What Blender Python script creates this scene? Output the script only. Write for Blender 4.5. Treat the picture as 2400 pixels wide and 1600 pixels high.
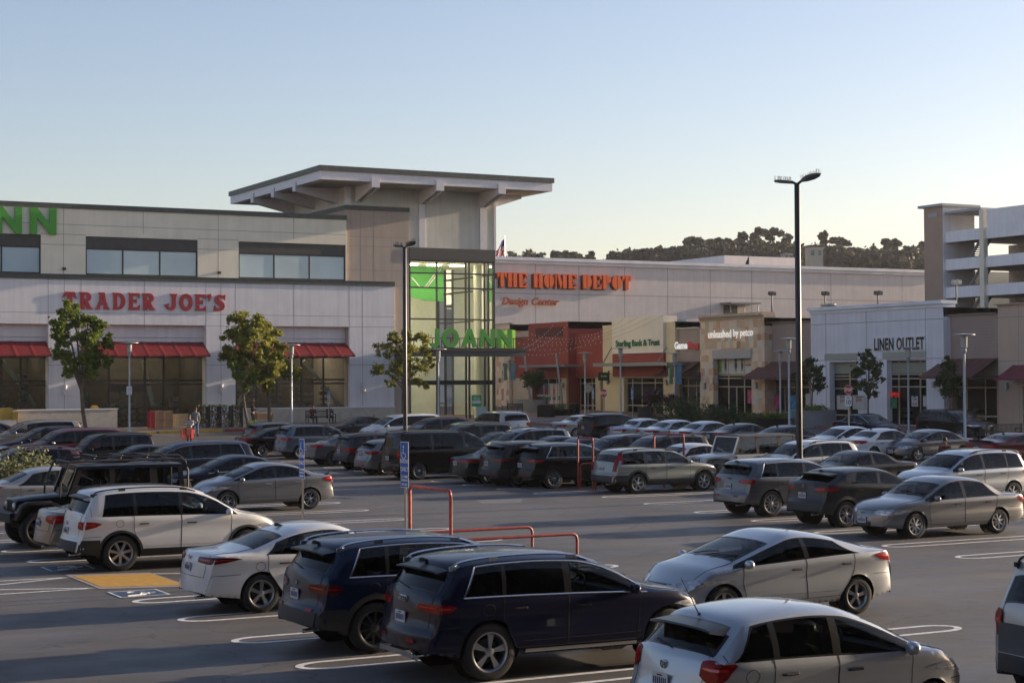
import bpy, bmesh, math, random
import numpy as np
from mathutils import Vector, Matrix

# ------------------------------------------------------------------ camera, sky, sun
for o in list(bpy.data.objects): bpy.data.objects.remove(o)
SC = bpy.context.scene
COL = SC.collection
CAMH = 4.0
YAW, PITCH, ROLL, FPX = math.radians(61.8), math.radians(1.2144), math.radians(-0.314), 4057.0
_F = np.array([math.cos(YAW)*math.cos(PITCH), math.sin(YAW)*math.cos(PITCH), math.sin(PITCH)])
_Rr = np.cross(_F, [0, 0, 1]); _Rr /= np.linalg.norm(_Rr); _Uu = np.cross(_Rr, _F)
_R = _Rr*math.cos(ROLL)+_Uu*math.sin(ROLL); _U = -_Rr*math.sin(ROLL)+_Uu*math.cos(ROLL)
cam_d = bpy.data.cameras.new('camera'); cam = bpy.data.objects.new('camera', cam_d); COL.objects.link(cam)
cam_d.lens = 36.0*FPX/2400; cam_d.sensor_width = 36; cam_d.clip_end = 6000; cam_d.clip_start = .5
cam.matrix_world = Matrix(((_R[0], _U[0], -_F[0], 0), (_R[1], _U[1], -_F[1], 0), (_R[2], _U[2], -_F[2], CAMH), (0, 0, 0, 1)))
SC.camera = cam
SUN_EL, SUN_AZ = math.radians(11.5), math.radians(-3.0)      # azimuth counter-clockwise from +x
w = bpy.data.worlds.new('World'); SC.world = w; w.use_nodes = True
nt = w.node_tree; bg = nt.nodes['Background']
sky = nt.nodes.new('ShaderNodeTexSky'); sky.sky_type = 'NISHITA'; sky.sun_disc = False
sky.sun_elevation = SUN_EL; sky.sun_rotation = math.pi/2-SUN_AZ; sky.altitude = 0
sky.air_density = 1.0; sky.dust_density = 1.0; sky.ozone_density = 1.0
hs = nt.nodes.new('ShaderNodeHueSaturation'); hs.inputs['Saturation'].default_value = 1.0; nt.links.new(sky.outputs[0], hs.inputs['Color'])
tn = nt.nodes.new('ShaderNodeMix'); tn.data_type = 'RGBA'; tn.blend_type = 'MULTIPLY'; tn.inputs[0].default_value = 1; tn.inputs[7].default_value = (1.0, .945, 1.07, 1); nt.links.new(hs.outputs[0], tn.inputs[6]); nt.links.new(tn.outputs[2], bg.inputs[0]); bg.inputs[1].default_value = 0.088
sl = bpy.data.lights.new('sun', 'SUN'); sl.energy = 4.2; sl.angle = math.radians(.5); sl.color = (1, .80, .58)
so = bpy.data.objects.new('sun', sl); COL.objects.link(so)
sd = Vector((math.cos(SUN_EL)*math.cos(SUN_AZ), math.cos(SUN_EL)*math.sin(SUN_AZ), math.sin(SUN_EL)))
so.rotation_euler = sd.to_track_quat('Z', 'Y').to_euler(); so.location = (60, 0, 60)
SC.view_settings.view_transform = 'Standard'; SC.view_settings.look = 'None'
SC.view_settings.exposure = 1.15; SC.view_settings.gamma = 1
SC.cycles.use_denoising = True; SC.cycles.max_bounces = 8; SC.cycles.transparent_max_bounces = 12
SC.cycles.sample_clamp_indirect = 6; SC.cycles.volume_bounces = 0
rnd = random.Random(11)

# ------------------------------------------------------------------ geometry helpers
def gz(x, y):
    s = x*math.cos(YAW)+y*math.sin(YAW)
    if s < 55: return 0.0
    if s < 99: return .014*(s-55)**2/88
    if s < 160: return .014*(s-77)
    return 1.162
def ray(px, py):
    return _F+_R*(px-1200)/FPX+_U*(800-py)/FPX
def at(px, py, h=0.0):
    """the point h above the ground seen at this pixel of the 2400 wide photograph"""
    d = ray(px, py); z = h
    for _ in range(25):
        t = (z-CAMH)/d[2] if abs(d[2]) > 1e-6 else 200
        if t < 0: t = 200
        x, y = d[0]*t, d[1]*t; z = .5*z+.5*(gz(x, y)+h)
    return x, y
def onY(Y, px, py):
    d = ray(px, py); t = Y/d[1]; return d[0]*t, CAMH+d[2]*t
def onX(X, px, py):
    d = ray(px, py); t = X/d[0]; return d[1]*t, CAMH+d[2]*t
def pix(x, y, z):
    v = np.array([x, y, z-CAMH]); k = v@_F
    return 1200+FPX*(v@_R)/k, 800-FPX*(v@_U)/k

def tag(o, label=None, cat=None, group=None, kind=None):
    if label: o['label'] = label
    if cat: o['category'] = cat
    if group: o['group'] = group
    if kind: o['kind'] = kind
    return o
def empty(name, loc=(0, 0, 0), rz=0, label=None, cat=None, group=None):
    o = bpy.data.objects.new(name, None); COL.objects.link(o); o.empty_display_size = .2
    o.location = loc; o.rotation_euler = (0, 0, rz); return tag(o, label, cat, group)
def copy_tree(o, parent=None, mats=None):
    c = o.copy(); COL.objects.link(c); c.parent = parent
    for ch in list(o.children): copy_tree(ch, c)
    return c

class MB:
    def __init__(s): s.v = []; s.f = []; s.m = []; s.mi = 0
    def mat(s, i): s.mi = i; return s
    def face(s, pts):
        n = len(s.v); s.v += [tuple(float(c) for c in p) for p in pts]; s.f.append(tuple(range(n, n+len(pts)))); s.m.append(s.mi)
    def grid(s, P, flip=False, closed=False):
        n = len(s.v); R = len(P); C = len(P[0])
        for r in P: s.v += [tuple(float(c) for c in p) for p in r]
        for i in range(R-1):
            for j in range(C if closed else C-1):
                k = (j+1) % C
                q = (n+i*C+j, n+i*C+k, n+(i+1)*C+k, n+(i+1)*C+j)
                s.f.append(q[::-1] if flip else q); s.m.append(s.mi)
        return s
    def box(s, x0, x1, y0, y1, z0, z1, M=None):
        c = [(x0, y0, z0), (x1, y0, z0), (x1, y1, z0), (x0, y1, z0), (x0, y0, z1), (x1, y0, z1), (x1, y1, z1), (x0, y1, z1)]
        if M: c = [tuple(M @ Vector(p)) for p in c]
        n = len(s.v); s.v += c
        for q in ((0, 3, 2, 1), (4, 5, 6, 7), (0, 1, 5, 4), (1, 2, 6, 5), (2, 3, 7, 6), (3, 0, 4, 7)):
            s.f.append(tuple(n+i for i in q)); s.m.append(s.mi)
        return s
    def tube(s, pts, r, n=8, cap=True):
        pts = [Vector(p) for p in pts]; R = r if isinstance(r, (list, tuple)) else [r]*len(pts); rings = []
        up = Vector((0, 0, 1)); 
        for i, p in enumerate(pts):
            d = (pts[min(i+1, len(pts)-1)]-pts[max(i-1, 0)]).normalized()
            a = d.cross(up if abs(d.z) < .95 else Vector((1, 0, 0))).normalized(); b = d.cross(a).normalized()
            rings.append([tuple(p+(a*math.cos(t)+b*math.sin(t))*R[i]) for t in [2*math.pi*k/n for k in range(n)]])
        s.grid(rings, closed=True, flip=True)
        if cap: s.face(rings[0]); s.face(rings[-1][::-1])
        return s
    def lathe(s, prof, c=(0, 0, 0), n=16, axis='z', M=None):
        rings = []
        for r, h in prof:
            ring = []
            for k in range(n):
                t = 2*math.pi*k/n
                p = (r*math.cos(t), r*math.sin(t), h) if axis == 'z' else (r*math.cos(t), h, r*math.sin(t))
                p = Vector(p)+Vector(c)
                if M: p = M @ p
                ring.append(tuple(p))
            rings.append(ring)
        s.grid(rings, closed=True, flip=(axis != 'z')); return s
    def prism(s, poly, y0, y1):      # poly in (x,z)
        a = [(x, y0, z) for x, z in poly]; b = [(x, y1, z) for x, z in poly]
        s.face(a); s.face(b[::-1]); n = len(poly)
        for i in range(n): s.face([a[i], b[i], b[(i+1) % n], a[(i+1) % n]])
        return s
    def out(s, mi=None, hl=1.4, z=.75):   # turn faces away from a spine along x
        for i, f in enumerate(s.f):
            if mi is not None and s.m[i] not in mi: continue
            P = [Vector(s.v[k]) for k in f]; c = sum(P, Vector())/len(P); n = Vector()
            for k in range(1, len(P)-1): n += (P[k]-P[0]).cross(P[k+1]-P[0])
            if n.dot(c-Vector((max(-hl, min(hl, c.x)), 0, z))) < 0: s.f[i] = f[::-1]
        return s
    def mesh(s, name, mats, smooth=None, weld=False):
        me = bpy.data.meshes.new(name); me.from_pydata(s.v, [], s.f)
        for m in (mats if isinstance(mats, (list, tuple)) else [mats]): me.materials.append(m)
        me.polygons.foreach_set('material_index', s.m)
        if weld:
            bm = bmesh.new(); bm.from_mesh(me); bmesh.ops.remove_doubles(bm, verts=bm.verts, dist=.0012)
            bm.to_mesh(me); bm.free()
        if smooth:
            me.polygons.foreach_set('use_smooth', [True]*len(me.polygons)); me.set_sharp_from_angle(angle=math.radians(smooth))
        me.update(); return me
    def build(s, name, mats, parent=None, smooth=None, weld=False, loc=None):
        o = bpy.data.objects.new(name, s.mesh(name, mats, smooth, weld)); COL.objects.link(o); o.parent = parent
        if loc: o.location = loc
        return o

# ------------------------------------------------------------------ materials
MATS = {}
def mat(name, col, rough=.6, metal=0, spec=.5, coat=0, var=0, vscale=3, bump=0, bscale=40, emit=None, es=0, backdark=False, streak=0):
    if name in MATS: return MATS[name]
    m = bpy.data.materials.new(name); m.use_nodes = True; N = m.node_tree.nodes; Lk = m.node_tree.links
    b = N['Principled BSDF']; c = (*col, 1)
    b.inputs['Base Color'].default_value = c; b.inputs['Roughness'].default_value = rough; b.inputs['Metallic'].default_value = metal
    b.inputs['Specular IOR Level'].default_value = spec; b.inputs['Coat Weight'].default_value = coat; b.inputs['Coat Roughness'].default_value = .04
    if emit: b.inputs['Emission Color'].default_value = (*emit, 1); b.inputs['Emission Strength'].default_value = es
    last = None
    if var or bump or streak:
        tc = N.new('ShaderNodeTexCoord')
    if var:
        n = N.new('ShaderNodeTexNoise'); n.inputs['Scale'].default_value = vscale; n.inputs['Detail'].default_value = 6; Lk.new(tc.outputs['Object'], n.inputs['Vector'])
        r = N.new('ShaderNodeMapRange'); r.inputs[1].default_value = .3; r.inputs[2].default_value = .7; r.inputs[3].default_value = 1-var; r.inputs[4].default_value = 1+var
        Lk.new(n.outputs[0], r.inputs[0])
        mx = N.new('ShaderNodeVectorMath'); mx.operation = 'SCALE'; mx.inputs[0].default_value = col; Lk.new(r.outputs[0], mx.inputs['Scale']); last = mx.outputs[0]
    if streak:
        mp = N.new('ShaderNodeMapping'); mp.inputs['Scale'].default_value = (2.2, 2.2, .12); Lk.new(tc.outputs['Object'], mp.inputs[0])
        n = N.new('ShaderNodeTexNoise'); n.inputs['Scale'].default_value = 1.6; n.inputs['Detail'].default_value = 5; Lk.new(mp.outputs[0], n.inputs['Vector'])
        r = N.new('ShaderNodeMapRange'); r.inputs[1].default_value = .35; r.inputs[2].default_value = .7; r.inputs[3].default_value = 1; r.inputs[4].default_value = 1-streak
        Lk.new(n.outputs[0], r.inputs[0]); mx = N.new('ShaderNodeVectorMath'); mx.operation = 'SCALE'
        if last: Lk.new(last, mx.inputs[0])
        else: mx.inputs[0].default_value = col
        Lk.new(r.outputs[0], mx.inputs['Scale']); last = mx.outputs[0]
    if backdark:
        g = N.new('ShaderNodeNewGeometry'); mi = N.new('ShaderNodeMix'); mi.data_type = 'RGBA'
        Lk.new(g.outputs['Backfacing'], mi.inputs[0]); mi.inputs[7].default_value = (.035, .034, .033, 1)
        if last: Lk.new(last, mi.inputs[6])
        else: mi.inputs[6].default_value = c
        last = mi.outputs[2]
        mc = N.new('ShaderNodeMath'); mc.operation = 'MULTIPLY_ADD'; mc.inputs[1].default_value = -coat; mc.inputs[2].default_value = coat
        Lk.new(g.outputs['Backfacing'], mc.inputs[0]); Lk.new(mc.outputs[0], b.inputs['Coat Weight'])
        mm = N.new('ShaderNodeMath'); mm.operation = 'MULTIPLY_ADD'; mm.inputs[1].default_value = -metal; mm.inputs[2].default_value = metal
        Lk.new(g.outputs['Backfacing'], mm.inputs[0]); Lk.new(mm.outputs[0], b.inputs['Metallic'])
    if last: Lk.new(last, b.inputs['Base Color'])
    if bump:
        n = N.new('ShaderNodeTexNoise'); n.inputs['Scale'].default_value = bscale; n.inputs['Detail'].default_value = 5; Lk.new(tc.outputs['Object'], n.inputs['Vector'])
        bp = N.new('ShaderNodeBump'); bp.inputs['Strength'].default_value = bump; bp.inputs['Distance'].default_value = .02
        Lk.new(n.outputs[0], bp.inputs['Height']); Lk.new(bp.outputs[0], b.inputs['Normal'])
    MATS[name] = m; return m
def glassmat(name, tint, refl=.9, rough=.01):
    if name in MATS: return MATS[name]
    m = bpy.data.materials.new(name); m.use_nodes = True; N = m.node_tree.nodes; Lk = m.node_tree.links
    N.remove(N['Principled BSDF']); out = N['Material Output']
    t = N.new('ShaderNodeBsdfTransparent'); t.inputs[0].default_value = (*tint, 1)
    g = N.new('ShaderNodeBsdfGlossy'); g.inputs['Roughness'].default_value = rough; g.inputs[0].default_value = (refl, refl, refl, 1)
    lw = N.new('ShaderNodeFresnel'); lw.inputs[0].default_value = 1.5
    mx = N.new('ShaderNodeMixShader'); fm = N.new('ShaderNodeMath'); fm.operation = 'MULTIPLY'; fm.inputs[1].default_value = .72; Lk.new(lw.outputs[0], fm.inputs[0]); Lk.new(fm.outputs[0], mx.inputs[0]); Lk.new(t.outputs[0], mx.inputs[1]); Lk.new(g.outputs[0], mx.inputs[2])
    Lk.new(mx.outputs[0], out.inputs[0]); MATS[name] = m; return m

def text_mesh(name, s, h, ext=.05, bold=0.0, shear=0, sx=1.0, space=1.0):
    """Bfont text as mesh in XZ plane, facing -y, baseline z=0, centred in x, cap height h"""
    cu = bpy.data.curves.new(name, 'FONT'); cu.body = s; cu.size = 1; cu.extrude = ext; cu.offset = bold; cu.shear = shear
    cu.align_x = 'CENTER'; cu.space_character = space; cu.resolution_u = 3
    o = bpy.data.objects.new(name, cu); COL.objects.link(o)
    dg = bpy.context.evaluated_depsgraph_get(); me = bpy.data.meshes.new_from_object(o.evaluated_get(dg)); me.name = name
    bpy.data.objects.remove(o); k = h/.70
    me.transform(Matrix(((k*sx, 0, 0, 0), (0, 0, -1, 0), (0, k, 0, 0), (0, 0, 0, 1)))); me.materials.clear(); return me
def outline_mesh(name, polys, ext):
    """filled outlines (holes by even-odd) in x,z; front at y=-ext"""
    cu = bpy.data.curves.new(name, 'CURVE'); cu.dimensions = '2D'; cu.fill_mode = 'BOTH'; cu.extrude = ext
    for P in polys:
        sp = cu.splines.new('POLY'); sp.points.add(len(P)-1); sp.use_cyclic_u = True
        for i, (x, y) in enumerate(P): sp.points[i].co = (x, y, 0, 1)
    o = bpy.data.objects.new(name, cu); COL.objects.link(o)
    dg = bpy.context.evaluated_depsgraph_get(); me = bpy.data.meshes.new_from_object(o.evaluated_get(dg)); me.name = name
    bpy.data.objects.remove(o); me.transform(Matrix(((1, 0, 0, 0), (0, 0, -1, 0), (0, 1, 0, 0), (0, 0, 0, 1)))); return me
def link_mesh(name, me, m, parent=None, loc=(0, 0, 0), rz=0, scale=None):
    if m is not None:
        me.materials.clear()
        for q in (m if isinstance(m, (list, tuple)) else [m]): me.materials.append(q)
    o = bpy.data.objects.new(name, me); COL.objects.link(o); o.parent = parent; o.location = loc; o.rotation_euler = (0, 0, rz)
    if scale: o.scale = scale
    return o
PI = math.pi
# ------------------------------------------------------------------ vehicles
BLACKP = mat('black_plastic', (.018, .018, .019), .55, var=.15)
GRIM = mat('dark_liner', (.006, .006, .006), .9)
RUB = mat('tyre_rubber', (.014, .014, .014), .85, bump=.3, bscale=60)
CHROME = mat('chrome', (.62, .63, .65), .16, 1)
ALLOY = mat('alloy', (.42, .43, .45), .32, .85)
DALLOY = mat('dark_alloy', (.10, .10, .11), .35, .8)
DISC = mat('brake_disc', (.05, .05, .05), .5, .4)
SEATM = mat('seat_cloth_dark', (.03, .029, .028), .9, var=.2)
SEATB = mat('seat_cloth_beige', (.22, .18, .13), .85, var=.2)
TRIMB = mat('gloss_black_trim', (.006, .006, .006), .25, coat=.1)
SEAM = mat('panel_gap', (.008, .008, .008), .8)
REDL = mat('red_lens', (.26, .003, .005), .25, 0, .15, coat=.25, var=.35, vscale=14)
REDD = mat('dark_red_lens', (.10, .003, .006), .2, 0, .15, coat=.3, var=.3, vscale=14)
REDB = mat('red_reflector', (.62, .02, .02), .15, coat=.5)
CLEARL = mat('clear_lens', (.46, .47, .49), .10, .25, coat=1, var=.5, vscale=11)
AMBER = mat('amber_lens', (.6, .17, .02), .15, coat=1)
PLATEW = mat('plate_white', (.62, .62, .62), .45)
PLATET = mat('plate_text', (.02, .03, .12), .6)
GLASST = glassmat('tinted_glass', (.26, .27, .28)); GLASSD = glassmat('privacy_glass', (.035, .035, .038)); GLASSC = glassmat('clear_car_glass', (.55, .60, .60))
def paint(name, col, metal=.35, rough=.34):
    dk = max(col) < .1; return mat('paint_'+name, col, rough+.04, metal*(.5 if dk else 1), .1 if dk else .3, coat=.42 if dk else .9, var=.035, vscale=2.2, backdark=True)

def chaikin(P, it=2):
    P = [tuple(p) for p in P]
    for _ in range(it):
        Q = [P[0]]
        for a, b in zip(P[:-1], P[1:]):
            Q.append(tuple(.75*i+.25*j for i, j in zip(a, b))); Q.append(tuple(.25*i+.75*j for i, j in zip(a, b)))
        Q.append(P[-1]); P = Q
    return np.array(P)

class Shell:
    """smooth car surface: lateral rings along a centre profile. x forward from tail 0 to nose L"""
    def __init__(s, prof, W, belt, plan, zs, bend, crown=.075, tumble=.27, inset=.05, bulge=.03):
        P = chaikin([(x, z, i) for i, (x, z) in enumerate(prof)], 2)
        s.ux = P[:, 2]; s.px = np.maximum.accumulate(P[:, 0]+np.arange(len(P))*1e-5); s.pz = P[:, 1]; s.L = prof[-1][0]
        B = chaikin(belt, 1); s.bx, s.bz = B[:, 0], B[:, 1]
        Q = chaikin(plan, 2); s.qx, s.qw = Q[:, 0], Q[:, 1]*W; s.W = W
        s.zsx = [a for a, b in zs]; s.zsz = [b for a, b in zs]; s.bnx = [a for a, b in bend]; s.bny = [b for a, b in bend]
        s.crown, s.tum, s.ins, s.bul = crown, tumble, inset, bulge
        xs = np.linspace(0, s.L, 400); s._xc = xs; s._xe = np.array([x-s.bend(x) for x in xs])
    def bend(s, x): return float(np.interp(x, s.bnx, s.bny))
    def u2x(s, u): return float(np.interp(u, s.ux, s.px))
    def x2u(s, x): return float(np.interp(x, s.px, s.ux))
    def xc(s, xe): return float(np.interp(xe, s._xe, s._xc))
    def ring(s, u):
        x = s.u2x(u); G = float(np.interp(u, s.ux, s.pz)); Wb = float(np.interp(x, s.qx, s.qw))
        zb = min(float(np.interp(x, s.bx, s.bz)), G-.03); h = G-zb
        cr = min(s.crown, h*.62); zr = G-cr; yr = Wb-s.ins*min(1, h/.08+.2)-s.tum*(zr-zb)
        return x, G, Wb, zb, zr, yr, float(np.interp(x, s.zsx, s.zsz))
    def top(s, u, q):
        x, G, Wb, zb, zr, yr, zs = s.ring(u); y = yr*q; a = abs(q)
        return (x-s.bend(x)*(y/Wb)**2, y, G-(G-zr)*(.35*a**2+.65*a**5))
    def gs(s, u, t, sg=1, off=0):
        x, G, Wb, zb, zr, yr, zs = s.ring(u)
        y = Wb+(yr-Wb)*t+.022*math.sin(PI*t)*min(1, (zr-zb)/.3)+off
        return (x-s.bend(x)*(y/Wb)**2, sg*y, zb+(zr-zb)*t)
    def low(s, u, f, sg=1, off=0):
        x, G, Wb, zb, zr, yr, zs = s.ring(u); zs = min(zs, zb-.04)
        o = float(np.interp(f, [0, .08, .2, .42, .6, .74, .86, .95, 1], [-.05, -.008, .012, .02, .008, .012, .03, .024, 0]))*s.bul/.03
        y = Wb+o*min(1, (zb-zs)/.4)+off
        return (x-s.bend(x)*min(1, (y/Wb)**2), sg*y, zs+(zb-zs)*f)
    def lowz(s, xe, z, sg=1, off=0):
        u = s.x2u(s.xc(xe)); x, G, Wb, zb, zr, yr, zs = s.ring(u); f = (z-zs)/(zb-zs)
        return s.low(u, min(max(f, 0), 1), sg, off)
    def uz(s, z, front):
        us = s.ux; zz = s.pz; mid = s.x2u(s.L*.5)
        m = (us > mid) if front else (us < mid)
        a, b = zz[m], us[m]
        if front: a, b = a[::-1], b[::-1]
        a = np.maximum.accumulate(a+np.arange(len(a))*1e-6); return float(np.interp(z, a, b))

def lin(a, b, n): return [a+(b-a)*i/n for i in range(n+1)]

def make_wheel(r, wd, style, n=28, lod=0):
    """returns meshes (hub, tyre, rim); wheel axis y, outer face at -y"""
    rr = r*.68; t = MB(); h = wd/2
    t.lathe([(rr, -h*.85), (rr+.01, -h), (r*.86, -h*1.02), (r*.965, -h*.86), (r, -h*.55), (r, h*.55), (r*.965, h*.86), (r*.86, h), (rr, h)], n=n, axis='y')
    rim = MB()
    rim.lathe([(rr+.008, -h*.92), (rr-.008, -h*.9), (rr-.022, -h*.78), (rr-.035, -h*.2), (rr-.04, h*.5)], n=n, axis='y')
    k = dict(five=5, seven=7, six=6, ten=10, multi=18, vee=5, eight=8, split=5, swirl=9, steel=6)[style]
    hubr = rr*.24; yo = -h*.72; yi = -h*.45
    rim.lathe([(0, yo-.012), (hubr*.5, yo-.012), (hubr, yo), (hubr, yi)], n=14, axis='y')
    for i in range(k):
        a = 2*PI*i/k+.2
        def sp(a0, a1, w0, w1, skew=0):
            A = []
            for (rad, ww, aa, yy) in ((hubr*.8, w0, a0, yo), (rr-.02, w1, a1, yo+.012)):
                ca, sa = math.cos(aa), math.sin(aa)
                for sgn in (-1, 1): A.append((rad*ca-sgn*ww*sa, yy, rad*sa+sgn*ww*ca))
            B = [(x, y+.028, z) for x, y, z in A]
            a0_, a1_, b0_, b1_ = A; c0, c1, d0, d1 = B
            for q in ([a0_, b0_, b1_, a1_], [a0_, c0, d0, b0_], [a1_, b1_, d1, c1], [c0, c1, d1, d0]): rim.face(q)
        if style == 'five': sp(a, a, rr*.10, rr*.16)
        elif style == 'split': sp(a-.10, a-.13, rr*.05, rr*.06); sp(a+.10, a+.13, rr*.05, rr*.06); sp(a, a, rr*.08, rr*.03)
        elif style == 'vee': sp(a, a-.26, rr*.05, rr*.045); sp(a, a+.26, rr*.05, rr*.045)
        elif style in ('six', 'seven'): sp(a, a, rr*.09, rr*.12)
        elif style == 'eight': sp(a, a, rr*.10, rr*.13)
        elif style == 'ten': sp(a, a, rr*.05, rr*.055)
        elif style == 'swirl': sp(a, a+.28, rr*.05, rr*.09)
        elif style == 'multi': sp(a, a, rr*.02, rr*.028)
        else: sp(a, a, rr*.12, rr*.10)
    hub = MB(); hub.lathe([(0, h*.2), (rr*.62, h*.2), (rr*.62, h*.3)], n=18, axis='y'); 
    hub.mat(1).lathe([(0, h*.55), (rr-.02, h*.55), (rr-.02, h*.6)], n=18, axis='y')
    return (hub.mesh('wheel', [DISC, GRIM], 40), t.mesh('tyre', [RUB], 40), rim.mesh('rim', [ALLOY], 35))

TIREC = {}
def wheel_set(r, wd, style, dark, lod):
    k = (round(r, 3), style, dark, lod)
    if k not in TIREC:
        a, b, c = make_wheel(r, wd, style, 32 if lod == 0 else 18, lod)
        if dark: c.materials.clear(); c.materials.append(dark)
        if lod:                      # one mesh with all three
            m = MB(); 
            for me, base in ((a, 0), (b, 2), (c, 3)):
                n = len(m.v); m.v += [tuple(v.co) for v in me.vertices]
                for p in me.polygons: m.f.append(tuple(n+i for i in p.vertices)); m.m.append(base+p.material_index)
            TIREC[k] = (m.mesh('wheel', [DISC, GRIM, RUB, dark or ALLOY], 40),)
        else: TIREC[k] = (a, b, c)
    return TIREC[k]

def ribbon(mb, pts, width, outn, th=.004):
    """thin raised strip along points; outn(p) -> outward unit vector"""
    A = []; n = len(pts)
    for i, p in enumerate(pts):
        p = Vector(p); d = (Vector(pts[min(i+1, n-1)])-Vector(pts[max(i-1, 0)])).normalized(); o = Vector(outn)
        sdv = d.cross(o).normalized()*width/2
        A.append([tuple(p-sdv), tuple(p-sdv+o*th), tuple(p+sdv+o*th), tuple(p+sdv)])
    mb.grid(A); mb.grid([[a, b] for a, b in zip([r[0] for r in A], [r[3] for r in A])], flip=False)

def fan_poly(pts, c): return [[c, a, b] for a, b in zip(pts, pts[1:]+pts[:1])]

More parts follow.
